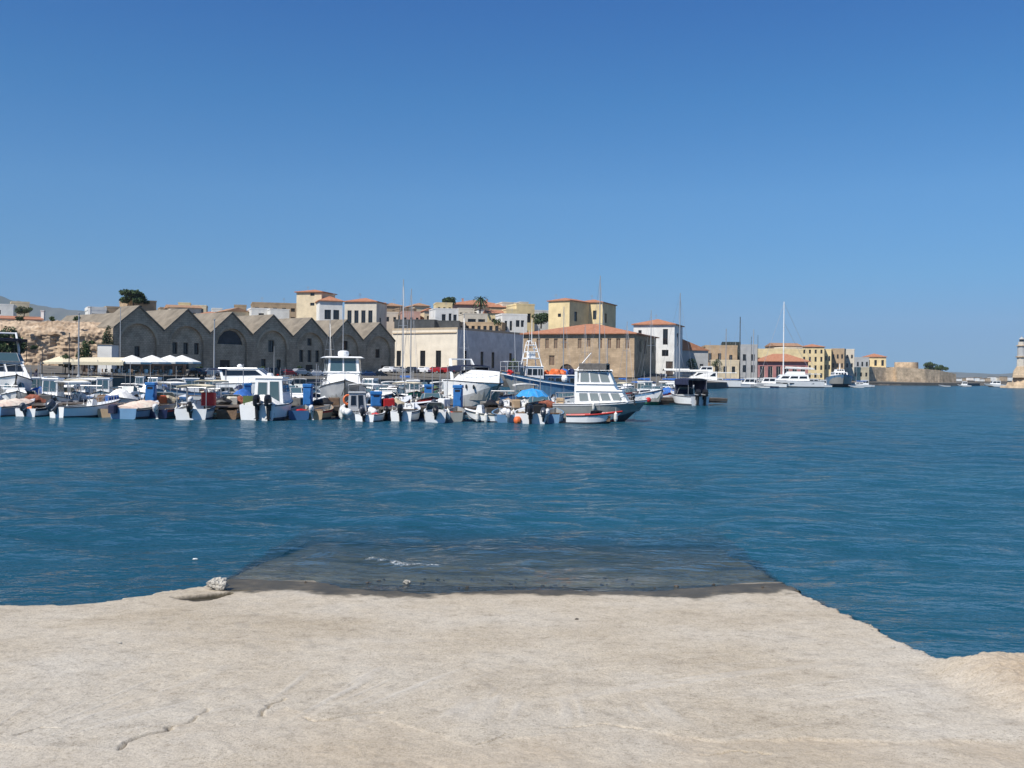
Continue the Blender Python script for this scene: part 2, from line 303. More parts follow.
def ramp_n(n, fac, stops):
    x = n.nodes.new('ShaderNodeValToRGB'); e = x.color_ramp.elements
    while len(e) < len(stops): e.new(.5)
    for i, (p, c) in enumerate(stops): e[i].position = p; e[i].color = (*c, 1)
    n.links.new(fac, x.inputs[0]); return x.outputs[0]
def mix_n(n, fac, a, b_, mode='MIX'):
    x = n.nodes.new('ShaderNodeMix'); x.data_type = 'RGBA'; x.blend_type = mode
    for s_, v in ((0, fac), (6, a), (7, b_)):
        if hasattr(v, 'node'): n.links.new(v, x.inputs[s_])
        else: x.inputs[s_].default_value = v if s_ == 0 else (*v, 1)
    return x.outputs[2]
def attr_n(n, name): x = n.nodes.new('ShaderNodeAttribute'); x.attribute_name = name; return x.outputs['Fac']
def math_n(n, op, a, b_=0.0):
    x = n.nodes.new('ShaderNodeMath'); x.operation = op
    for i, v in enumerate((a, b_)):
        if hasattr(v, 'node'): n.links.new(v, x.inputs[i])
        else: x.inputs[i].default_value = v
    return x.outputs[0]
tc = n.nodes.new('ShaderNodeTexCoord').outputs['Object']
big = ramp_n(n, noise_n(n, tc, .55, 8, .65), [(.3, (.42, .35, .255)), (.5, (.515, .45, .355)), (.7, (.555, .51, .435))])
med = ramp_n(n, noise_n(n, tc, 6, 8, .7), [(.28, (.66, .65, .64)), (.45, (.95, .95, .95)), (.7, (1.08, 1.08, 1.07))])
col = mix_n(n, 1, big, med, 'MULTIPLY')
col = mix_n(n, 1, col, ramp_n(n, noise_n(n, tc, 21, 6, .8), [(.33, (.7, .68, .65)), (.47, (1, 1, 1)), (.68, (1.08, 1.08, 1.08))]), 'MULTIPLY')
fine = ramp_n(n, noise_n(n, tc, 70, 5, .7), [(.3, (.55, .53, .5)), (.48, (1, 1, 1)), (.72, (1.18, 1.18, 1.18))])
col = mix_n(n, 1, col, fine, 'MULTIPLY')
vor = n.nodes.new('ShaderNodeTexVoronoi'); vor.inputs['Scale'].default_value = 24; n.links.new(tc, vor.inputs['Vector'])
peb = ramp_n(n, vor.outputs['Distance'], [(.06, (1, 1, 1)), (.11, (0, 0, 0))]); pebm = math_n(n, 'MULTIPLY', peb, math_n(n, 'GREATER_THAN', noise_n(n, tc, 9, 3), .55))
col = mix_n(n, math_n(n, 'MULTIPLY', pebm, .8), col, (.2, .165, .13))
vp = n.nodes.new('ShaderNodeTexVoronoi'); vp.inputs['Scale'].default_value = 62; n.links.new(tc, vp.inputs['Vector'])
pitm = math_n(n, 'MULTIPLY', ramp_n(n, vp.outputs['Distance'], [(.16, (1, 1, 1)), (.26, (0, 0, 0))]), ramp_n(n, noise_n(n, tc, 3.2, 5, .7), [(.46, (0, 0, 0)), (.62, (1, 1, 1))]))
col = mix_n(n, math_n(n, 'MULTIPLY', pitm, .8), col, (.2, .165, .125))
vl = n.nodes.new('ShaderNodeTexVoronoi'); vl.inputs['Scale'].default_value = 47; n.links.new(tc, vl.inputs['Vector'])
col = mix_n(n, math_n(n, 'MULTIPLY', ramp_n(n, vl.outputs['Distance'], [(.1, (1, 1, 1)), (.2, (0, 0, 0))]), .45), col, (.68, .64, .56))
col = mix_n(n, math_n(n, 'MULTIPLY', attr_n(n, 'streak'), .55), col, (.58, .54, .475))
col = mix_n(n, math_n(n, 'MULTIPLY', attr_n(n, 'scr'), .5), col, (.34, .3, .245))
col = mix_n(n, math_n(n, 'MULTIPLY', attr_n(n, 'spall'), .55), col, (.46, .37, .265))
col = mix_n(n, math_n(n, 'MULTIPLY', attr_n(n, 'rough'), .6), col, (.40, .29, .18))
col = mix_n(n, attr_n(n, 'crack'), col, (.12, .1, .075))
col = mix_n(n, math_n(n, 'MULTIPLY', attr_n(n, 'blotch'), .97), col, (.035, .033, .03))
alg = ramp_n(n, noise_n(n, tc, 3.5, 8, .7), [(.3, (.025, .022, .012)), (.5, (.06, .05, .028)), (.72, (.15, .12, .075))])
alg = mix_n(n, math_n(n, 'MULTIPLY', attr_n(n, 'sub'), .75), alg, ramp_n(n, noise_n(n, tc, 2.2, 8, .75), [(.3, (.10, .085, .045)), (.5, (.30, .25, .17)), (.7, (.48, .41, .3))]))
col = mix_n(n, math_n(n, 'MULTIPLY', attr_n(n, 'algae'), .93), col, alg)
L(col, b.inputs['Base Color']); b.inputs['Specular IOR Level'].default_value = .25
L(math_n(n, 'SUBTRACT', .95, math_n(n, 'MULTIPLY', attr_n(n, 'algae'), .5)), b.inputs['Roughness'])
hgt = math_n(n, 'ADD', noise_n(n, tc, 30, 10, .75), math_n(n, 'MULTIPLY', noise_n(n, tc, 110, 4, .7), .5))
bu = n.nodes.new('ShaderNodeBump'); bu.inputs['Strength'].default_value = .6; bu.inputs['Distance'].default_value = .02; L(hgt, bu.inputs['Height']); L(bu.outputs[0], b.inputs['Normal'])
sub = (Z < -.012) * 1.0
g = struct(grid_mesh('slipway_ground', xs, ys, Z, gm))
def set_attr(o, name, arr):
    a = o.data.attributes.new(name, 'FLOAT', 'POINT'); a.data.foreach_set('value', arr.astype(np.float32).ravel())
for nm, ar in (('streak', streak), ('scr', scr), ('spall', spall), ('crack', np.maximum(crack * .8, ledge * .6)), ('blotch', blotch), ('algae', algae), ('rough', wr2 * (Y > 5)), ('sub', sub)): set_attr(g, nm, ar)
def ground_h(x, y):
    i = min(max(np.searchsorted(xs, x), 0), len(xs) - 1); j = min(max(np.searchsorted(ys, y), 0), len(ys) - 1); return float(Z[j, i])

# ------------------------------------------------------------------ water
def geo(a, b, k): return list(np.geomspace(a, b, k))
hxs = lin(0, 6, .075) + lin(6, 62, .22) + geo(62.5, 14000, 26)
wx = np.array([-x for x in hxs[:0:-1]] + hxs); wy = np.array([-40, -20, -5, 3] + lin(5, 20, .075) + lin(20, 42, .12) + lin(42, 105, .26) + geo(105.5, 14000, 70))
WX, WY = np.meshgrid(wx, wy); WZ = np.zeros_like(WX)
fade = smoothstep(104, 60, WY) * smoothstep(61, 45, np.abs(WX)); dist_ = np.hypot(WX, WY)
dummy_ = 0; shal = inside(WX, WY, [(-3.3, 9), (-3.02, 10.4), (-2.98, 14.9), (2.98, 14.9), (3.0, 10.6), (3.2, 9)]) * 1.0
for i in range(34):
    lam = .38 * (1.095 ** i); th = R(-70 + rng.normal(0, 36)); k = 2 * math.pi / lam; a = .0058 * lam ** .78 * (1 if lam < 3 else .6)
    ph = k * (WX * math.cos(th) + WY * math.sin(th)) + rng.uniform(0, 6.28); WZ += a * (np.sin(ph) + .25 * np.sin(2 * ph + .6)) * fade * smoothstep(lam * 36, lam * 22, dist_) * (.45 + .55 * smoothstep(-.35, .35, vnoise(WX, WY, 90 + i, ((.09, 1.), (.31, .7)))))
def pw(px, py): v = at(px, py, 10); s_ = CAM_H / (CAM_H - v.z); return (v.x * s_, 10 * s_)
surf = smoothstep(10.4, 12.5, WY); WZ *= (.25 + .75 * surf)
wobw = vnoise(WX, WY, 71, ((1.2, .22), (4, .07)))
foam = np.zeros_like(WX); 
for pts, hgt_, wd in (([pw(330, 552), pw(380, 561), pw(440, 568), pw(520, 571)], .05, .2), ([pw(470, 538), pw(560, 536), pw(680, 541)], .03, .25),
                     ([pw(560, 571), pw(700, 567), pw(790, 561)], .022, .14), ([pw(300, 560), pw(350, 557)], .02, .12)):
    d = seg_dist(WX, WY + wobw, pts); WZ += hgt_ * np.exp(-(d / wd) ** 2) * fade
fl = [pw(372, 560), pw(405, 564), pw(440, 568)]
foam = smoothstep(.07, .015, seg_dist(WX, WY + wobw * .5, fl) + .09 * (vnoise(WX, WY, 73, ((9, 1.2), (26, 1.6))) + .3))
foam = np.minimum(1, foam * .9)
dep = np.maximum(0, -ramp_z(WY, WX)); tint = shal * np.exp(-dep * 3.3) * .96 * smoothstep(15.1, 13.6, WY)
CHOP0, CHOP1 = .05, .8
wm = bpy.data.materials.new('sea_water'); wm.use_nodes = True; n = wm.node_tree; n.nodes.clear(); L = n.links.new
out_n = n.nodes.new('ShaderNodeOutputMaterial'); tc = n.nodes.new('ShaderNodeTexCoord').outputs['Object']
mp = n.nodes.new('ShaderNodeMapping'); mp.inputs['Scale'].default_value = (.75, 1.25, 1); mp.inputs['Rotation'].default_value = (0, 0, R(14)); L(tc, mp.inputs[0])
h1 = noise_n(n, mp.outputs[0], 1.5, 3, .55); h2 = noise_n(n, mp.outputs[0], 5.2, 3, .6); h3 = noise_n(n, mp.outputs[0], .16, 2, .5)
hh = math_n(n, 'ADD', math_n(n, 'ADD', math_n(n, 'MULTIPLY', h1, 1.0), math_n(n, 'MULTIPLY', h2, .3)), math_n(n, 'MULTIPLY', h3, 1.2))
wbu0 = n.nodes.new('ShaderNodeBump'); wbu0.inputs['Strength'].default_value = 1.0; wbu0.inputs['Distance'].default_value = .21; L(hh, wbu0.inputs['Height'])
def slopes(scale, amp):
    x = n.nodes.new('ShaderNodeTexNoise'); x.inputs['Scale'].default_value = scale; x.inputs['Detail'].default_value = 3; L(mp.outputs[0], x.inputs['Vector'])
    sb = n.nodes.new('ShaderNodeVectorMath'); sb.operation = 'SUBTRACT'; sb.inputs[1].default_value = (.5, .5, .5); L(x.outputs['Color'], sb.inputs[0])
    ml = n.nodes.new('ShaderNodeVectorMath'); ml.operation = 'MULTIPLY'; ml.inputs[1].default_value = (amp * .8, amp, 0); L(sb.outputs[0], ml.inputs[0]); return ml.outputs[0]
# chop: calmer in the lee of the slip, livelier out in the harbour
ln = n.nodes.new('ShaderNodeVectorMath'); ln.operation = 'LENGTH'; L(tc, ln.inputs[0])
mrr = n.nodes.new('ShaderNodeMapRange'); mrr.inputs[1].default_value = 12; mrr.inputs[2].default_value = 90; mrr.inputs[3].default_value = CHOP0; mrr.inputs[4].default_value = CHOP1; L(ln.outputs['Value'], mrr.inputs[0])
sc_ = n.nodes.new('ShaderNodeVectorMath'); sc_.operation = 'SCALE'; sadd = n.nodes.new('ShaderNodeVectorMath'); sadd.operation = 'ADD'; L(slopes(2.6, .8), sadd.inputs[0]); L(slopes(.55, .6), sadd.inputs[1]); L(sadd.outputs[0], sc_.inputs[0]); L(mrr.outputs[0], sc_.inputs['Scale'])
av = n.nodes.new('ShaderNodeVectorMath'); av.operation = 'ADD'; L(wbu0.outputs[0], av.inputs[0]); L(sc_.outputs[0], av.inputs[1])
wbu = n.nodes.new('ShaderNodeVectorMath'); wbu.operation = 'NORMALIZE'; L(av.outputs[0], wbu.inputs[0])
patch = noise_n(n, tc, .05, 4, .6)
deep_c = ramp_n(n, patch, [(.35, (.0098, .060, .096)), (.65, (.0155, .086, .130))])
deep = n.nodes.new('ShaderNodeBsdfDiffuse'); L(deep_c, deep.inputs[0]); L(wbu.outputs[0], deep.inputs[1])
trn = n.nodes.new('ShaderNodeBsdfTransparent'); trn.inputs[0].default_value = (.77, .85, .87, 1)
body = n.nodes.new('ShaderNodeMixShader'); L(attr_n(n, 'shallow'), body.inputs[0]); L(deep.outputs[0], body.inputs[1]); L(trn.outputs[0], body.inputs[2])
glo = n.nodes.new('ShaderNodeBsdfGlossy'); glo.inputs['Roughness'].default_value = .09; L(wbu.outputs[0], glo.inputs['Normal'])
fr = n.nodes.new('ShaderNodeFresnel'); fr.inputs[0].default_value = 1.333; L(wbu.outputs[0], fr.inputs[1])
ms = n.nodes.new('ShaderNodeMixShader'); L(math_n(n, 'MINIMUM', fr.outputs[0], .58), ms.inputs[0]); L(body.outputs[0], ms.inputs[1]); L(glo.outputs[0], ms.inputs[2])
fo = n.nodes.new('ShaderNodeBsdfDiffuse'); fo.inputs[0].default_value = (.75, .78, .78, 1)
mf = n.nodes.new('ShaderNodeMixShader'); L(math_n(n, 'MULTIPLY', attr_n(n, 'foam'), ramp_n(n, noise_n(n, tc, 26, 4, .7), [(.47, (0, 0, 0)), (.6, (1, 1, 1))])), mf.inputs[0]); L(ms.outputs[0], mf.inputs[1]); L(fo.outputs[0], mf.inputs[2]); L(mf.outputs[0], out_n.inputs[0])
sea = struct(grid_mesh('sea_water', wx, wy, WZ, wm)); set_attr(sea, 'shallow', tint); set_attr(sea, 'foam', np.clip(foam, 0, 1))

# stones on the slip
def stone_mb(r, seed, sq=(1, 1, .7), sub=2):
    bm = bmesh.new(); bmesh.ops.create_icosphere(bm, subdivisions=sub, radius=r)
    for v in bm.verts:
        f = 1 + .55 * noise.noise(v.co * (1.3 / r) + Vector((seed, seed * 2, 0))) + .25 * noise.noise(v.co * (4 / r) + Vector((seed, 0, 5)))
        v.co = Vector((v.co.x * sq[0], v.co.y * sq[1], v.co.z * sq[2])) * f
    m = MB(); m.add([v.co[:] for v in bm.verts], [[v.index for v in f.verts] for f in bm.faces]); bm.free(); return m
p = pw(214, 588); o = stone_mb(.1, 3, (1.05, .8, .6), 3).build('stone_block', 'limestone', loc=(p[0] + .12, p[1] - .25, ground_h(p[0] + .12, p[1] - .25) + .055)); tag(o, 'white pitted lump of stone on the left edge of the slipway', 'stone')
p = pw(407, 584); o = stone_mb(.035, 9, (1.2, .8, .8)).build('stone_block', 'limestone', loc=(p[0], p[1], .02)); tag(o, 'small pale stone lying in the wet strip below the breaking wavelet', 'stone')
base = None
for i in range(34):
    px = random.choice([random.uniform(250, 790), random.uniform(360, 640)]); py = 584 + random.uniform(-7, 6); p = pw(px, py); s_ = random.uniform(.4, 1.15)
    if base is None: o = base = stone_mb(.022, 4).build('pebble', 'pebble')
    else: o = base.copy(); COL.objects.link(o)
    o.location = (p[0], p[1], max(ground_h(p[0], p[1]), -.02) + .006); o.scale = (s_ * random.uniform(.8, 1.5), s_, s_); o.rotation_euler.z = random.uniform(0, 6)
    tag(o, 'small dark pebble on the wet waterline of the slipway', 'pebble', 'dark pebbles along the waterline')
for (px, py, s_, lab) in ((577, 618, .6, 'dark chip of stone alone on the dry middle of the concrete slipway'), (893, 650, .7, 'pale pebble beside the broken concrete at the right edge of the slipway'), (120, 629, .6, 'pale chip lying on the concrete at the far left of the slipway')):
    v = at(px, py, 10) - Vector((0, 0, CAM_H)); v /= v.y; D = (CAM_H - .687) / (-v.z - .065); D = D if 'far left' not in lab else 7.3
    x_, y_ = v.x * D, D; o = base.copy(); COL.objects.link(o)
    if 'pale' in lab: o.data = base.data.copy(); o.data.materials[0] = M['limestone']
    o.location = (x_, y_, ground_h(x_, y_) + .006); o.scale = (s_ * 1.3, s_, s_); tag(o, lab, 'pebble')
p = pw(195, 560); o = stone_mb(.018, 12, (1.6, .9, .5)).build('foam_scrap', 'foamplastic', loc=(p[0], p[1], .012)); tag(o, 'white scrap of foam floating on the water left of the slipway', 'litter')
# ------------------------------------------------------------------ land: quay, hill, mountains, far coast
QL = [(-210, -40), (-73, 142), (-50, 170), (-12, 217), (6, 222), (32, 211), (46, 226), (52, 245), (68, 300), (92, 335), (118, 372), (152, 430), (162, 490), (200, 509), (241, 529), (262, 560), (262, 660), (220, 800), (-210, 900)]
gx = np.array([*range(-220, 300, 4)]); gy = np.array([*range(-60, 720, 4)])
def strip(name, rings, m):
    mb = MB(); n_ = len(rings[0])
    for a, b_ in zip(rings[:-1], rings[1:]):
        o_ = len(mb.v); mb.v += a + b_
        mb.f += [(o_ + i, o_ + i + 1, o_ + n_ + i + 1, o_ + n_ + i) for i in range(n_ - 1)]; mb.m += [0] * (n_ - 1)
    return struct(mb.build(name, m))
INL = [(-1, .6), (-.785, .62), (-.785, .62), (-.6, .8), (-.2, 1), (.1, 1), (-.3, 1), (-.6, .8), (-.8, .6), (-.75, .65), (-.75, .65), (-.75, .65), (-.7, .7), (-.7, .7), (-.9, .4), (-1, 0)]
pts = QL[:16]
strip('quay', [[(x, y, -2.5) for x, y in pts], [(x, y, 1.45) for x, y in pts], [(x + i * .6, y + j * .6, 1.5) for (x, y), (i, j) in zip(pts, INL)], [(x + i * 14, y + j * 14, 2.2) for (x, y), (i, j) in zip(pts, INL)],
               [(x + i * 30, y + j * 30, 3.4) for (x, y), (i, j) in zip(pts, INL)], [(x + i * 120, y + j * 120, 4.0) for (x, y), (i, j) in zip(pts, INL)]], 'quay_stone')
hx = np.arange(-330, 110, 6.); hy = np.arange(222, 620, 6.); HX, HY = np.meshgrid(hx, hy)
HZ = 2 + 12 * smoothstep(262, 330, HY + .72 * np.maximum(0, -30 - HX) * -.0 + .55 * (HX + 30) * (HX < -30) * -.9) * smoothstep(60, 25, HX) + vnoise(HX, HY, 81, ((.03, 2), (.1, .8)))
struct(grid_mesh('hill', hx, hy, HZ - 7 * smoothstep(38, 58, HX) - 1.2 * (HY < 240), M['hill_earth']))
def ridge(name, y0, pts_, depth, m, seed, rough):
    """a range of hills with a real slope and back side; pts_ = (photo x, photo y) along its crest"""
    cr_ = [at(px, py, y0) for px, py in pts_]; xs_ = np.linspace(cr_[0].x, cr_[-1].x, 180); zs = np.interp(xs_, [c.x for c in cr_], [c.z for c in cr_])
    v_ = np.linspace(-1, 1, 31); RX, RV = np.meshgrid(xs_, v_)
    ZZ = zs[None, :] * np.maximum(0, 1 - np.abs(RV)) ** 1.15 * (1 + rough * vnoise(RX / depth * 6, RV * 3, seed, ((1, 1.), (2.3, .6), (5, .35))) * np.minimum(1, 3 * np.abs(RV) + .15)) - 3 * (np.abs(RV) > .99)
    o_ = grid_mesh(name, xs_, y0 + v_ * depth, ZZ, m); return struct(o_)
ridge('mountains', 6500, [(-260, 330), (-160, 290), (-60, 286), (-10, 294), (0, 295), (14, 299), (30, 304), (52, 307), (70, 310), (84, 311), (104, 314), (140, 322), (190, 332), (240, 350), (300, 376)], 900, M['mountain_rock'], 3, .3)
ridge('mountains', 7500, [(860, 380), (900, 376), (930, 373), (950, 372), (975, 373), (1000, 374), (1030, 372), (1080, 370), (1150, 366), (1250, 372)], 900, M['mountain_rock'], 6, .3)
ridge('far_coast', 1500, [(880, 381), (925, 379), (950, 377.5), (980, 378), (1005, 379.5), (1040, 379), (1100, 380)], 120, M['rubble'], 9, .3)

# ------------------------------------------------------------------ houses
def window_part(w_, h_, parent, loc, rz=0, m='glass_dark', frame='shutter', cache={}):
    key = (round(w_, 1), round(h_, 1), m, frame)
    if key not in cache:
        b_ = MB(); t = min(.09, w_ * .1)
        for (cx, cz, sx, sz) in ((-w_ / 2 + t / 2, 0, t, h_), (w_ / 2 - t / 2, 0, t, h_), (0, h_ / 2 - t / 2, w_ - 2 * t, t), (0, -h_ / 2 + t / 2, w_ - 2 * t, t), (0, 0, t * .7, h_ - 2 * t)): b_.box((cx, 0, cz), (sx, .07, sz), 0)
        b_.box((0, .03, 0), (w_ - 2 * t, .02, h_ - 2 * t), 1); cache[key] = b_.build('window', [frame, m], parent, loc=loc, rz=rz); return cache[key]
    o_ = cache[key].copy(); COL.objects.link(o_); o_.parent = parent; o_.location = loc; o_.rotation_euler = (0, 0, rz); return o_
def rows(u0, u1, n_, w_, v0, v1): return [(u0 + (u1 - u0) * (i + .5) / n_ - w_ / 2, v0, u0 + (u1 - u0) * (i + .5) / n_ + w_ / 2, v1) for i in range(n_)]
def house(name, label, cat, pL, pR, ytop, depth, wall, z0=2.5, roof=('flat', .4), wins=(), swins=(), side='R', group=None, roofm='roof_stone', doors=(), frame='shutter', glass='glass_dark', chim=(), trim=None, sidem=None, arch=None):
    """front wall between photo columns pL=(x,D) and pR=(x,D); eave at photo row ytop (left end)"""
    zt = zat(pL[0], ytop, pL[1]); A = P(pL[0], pL[1], z0); B = P(pR[0], pR[1], z0); W = (B - A).length; H = zt - z0
    rz = math.atan2(B.y - A.y, B.x - A.x); t = thing(name, label, cat, (A + B) / 2, rz, group)
    mb = MB(); U, Y_, Zv = Vector((1, 0, 0)), Vector((0, 1, 0)), Vector((0, 0, 1)); hw = W / 2
    fr_ = [rect((u0 - .5) * W, v0 * H, (u1 - .5) * W, v1 * H) for u0, v0, u1, v1 in list(wins) + list(doors)]
    if arch:
        ac, ah, an = (arch[0] - .5) * W, arch[1] * H, arch[2] * H; ar_ = 1.7; ap = [(ac - ar_, .02)] + [(ac + ar_ * math.cos(a), an - ar_ + ar_ * math.sin(a)) for a in np.linspace(math.pi, 0, 11)] + [(ac + ar_, .02)]
        fr_.append(ap); g_ = MB(); g_.add([(x, .24, z) for x, z in ap], [tuple(range(len(ap)))]); [g_.box((ac + k_ * .8, .2, an * .35), (.07, .05, an * .7)) for k_ in (-1, 0, 1)]; g_.build('gate', 'door_wood', t)
    mb.panel(rect(-hw, 0, hw, H), fr_, (Vector((0, 0, 0)), U, Zv, -Y_))
    sw = [rect(u0 * depth, v0 * H, u1 * depth, v1 * H) for u0, v0, u1, v1 in swins]
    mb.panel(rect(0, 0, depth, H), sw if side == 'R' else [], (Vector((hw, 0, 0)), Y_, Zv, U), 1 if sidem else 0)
    mb.panel(rect(0, 0, depth, H), sw if side == 'L' else [], (Vector((-hw, 0, 0)), Y_, Zv, -U))
    mb.panel(rect(-hw, 0, hw, H), [], (Vector((0, depth, 0)), U, Zv, Y_)); mb.add([(-hw, 0, H), (hw, 0, H), (hw, depth, H), (-hw, depth, H)], [(0, 1, 2, 3)])
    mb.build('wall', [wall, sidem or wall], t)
    for k, (u0, v0, u1, v1) in enumerate(wins): window_part((u1 - u0) * W, (v1 - v0) * H, t, (((u0 + u1) / 2 - .5) * W, .2, (v0 + v1) / 2 * H), 0, glass, frame)
    for (u0, v0, u1, v1) in doors:
        d_ = MB(); d_.box((0, 0, 0), ((u1 - u0) * W, .08, (v1 - v0) * H)); d_.box(((u1 - u0) * W * .3, -.08, 0), (.08, .08, .3)); d_.build('door', 'door_wood', t, loc=(((u0 + u1) / 2 - .5) * W, .2, (v0 + v1) / 2 * H))
    for (u0, v0, u1, v1) in swins: window_part((u1 - u0) * depth, (v1 - v0) * H, t, ((hw - .2) if side == 'R' else -hw + .2, (u0 + u1) / 2 * depth, (v0 + v1) / 2 * H), math.pi / 2 if side == 'R' else -math.pi / 2, glass, frame)
    k = roof[0]; rb = MB()
    if k == 'flat':
        p_ = roof[1]
        for (cx, cy, sx, sy) in ((0, .12, W + .2, .3), (0, depth - .12, W + .2, .3), (-hw + .05, depth / 2, .3, depth - .55), (hw - .05, depth / 2, .3, depth - .55)): rb.box((cx, cy, H + p_ / 2), (sx, sy, p_))
        rb.build('parapet', trim or wall, t)
    else:
        h_, ov = roof[1], roof[2] if len(roof) > 2 else .5; x0, x1, y0, y1, zz = -hw - ov, hw + ov, -ov, depth + ov, H
        if k == 'hip':
            i_ = min(x1 - x0, y1 - y0) / 2; long_x = (x1 - x0) >= (y1 - y0)
            ra, rb_ = ((x0 + i_, (y0 + y1) / 2), (x1 - i_, (y0 + y1) / 2)) if long_x else (((x0 + x1) / 2, y0 + i_), ((x0 + x1) / 2, y1 - i_))
            v_ = [(x0, y0, zz), (x1, y0, zz), (x1, y1, zz), (x0, y1, zz), (x0, y0, zz + .22), (x1, y0, zz + .22), (x1, y1, zz + .22), (x0, y1, zz + .22), (*ra, zz + h_), (*rb_, zz + h_)]
            f_ = [(3, 2, 1, 0), (0, 1, 5, 4), (1, 2, 6, 5), (2, 3, 7, 6), (3, 0, 4, 7)] + ([(4, 5, 9, 8), (5, 6, 9), (6, 7, 8, 9), (7, 4, 8)] if long_x else [(4, 5, 8), (5, 6, 9, 8), (6, 7, 9), (7, 4, 8, 9)])
        elif k == 'shed':
            v_ = [(x0, y0, zz), (x1, y0, zz), (x1, y1, zz + h_), (x0, y1, zz + h_), (x0, y0, zz + .25), (x1, y0, zz + .25), (x1, y1, zz + h_ + .25), (x0, y1, zz + h_ + .25)]
            f_ = [(3, 2, 1, 0), (4, 5, 6, 7), (0, 1, 5, 4), (1, 2, 6, 5), (2, 3, 7, 6), (3, 0, 4, 7)]
        elif k == 'gablex':   # ridge along x
            ym = (y0 + y1) / 2; v_ = [(x0, y0, zz), (x1, y0, zz), (x1, y1, zz), (x0, y1, zz), (x0, ym, zz + h_), (x1, ym, zz + h_)]; f_ = [(3, 2, 1, 0), (0, 1, 5, 4), (2, 3, 4, 5), (1, 2, 5), (3, 0, 4)]
        else:                 # gable facing front
            v_ = [(x0, y0, zz), (x1, y0, zz), (x1, y1, zz), (x0, y1, zz), (0, y0, zz + h_), (0, y1, zz + h_)]; f_ = [(3, 2, 1, 0), (0, 1, 4), (1, 2, 5, 4), (2, 3, 5), (3, 0, 4, 5)]
        rb.add([(a_, b_, c_ + .004) for a_, b_, c_ in v_], f_); ro = rb.build('roof', roofm, t)
        for (u, v) in chim: MB().box((0, 0, .55), (.7, .55, 1.9)).box((0, 0, 1.55), (.85, .7, .12)).build('chimney', wall, ro, loc=((u - .5) * W, v * depth, H + h_ * .55))
    return t

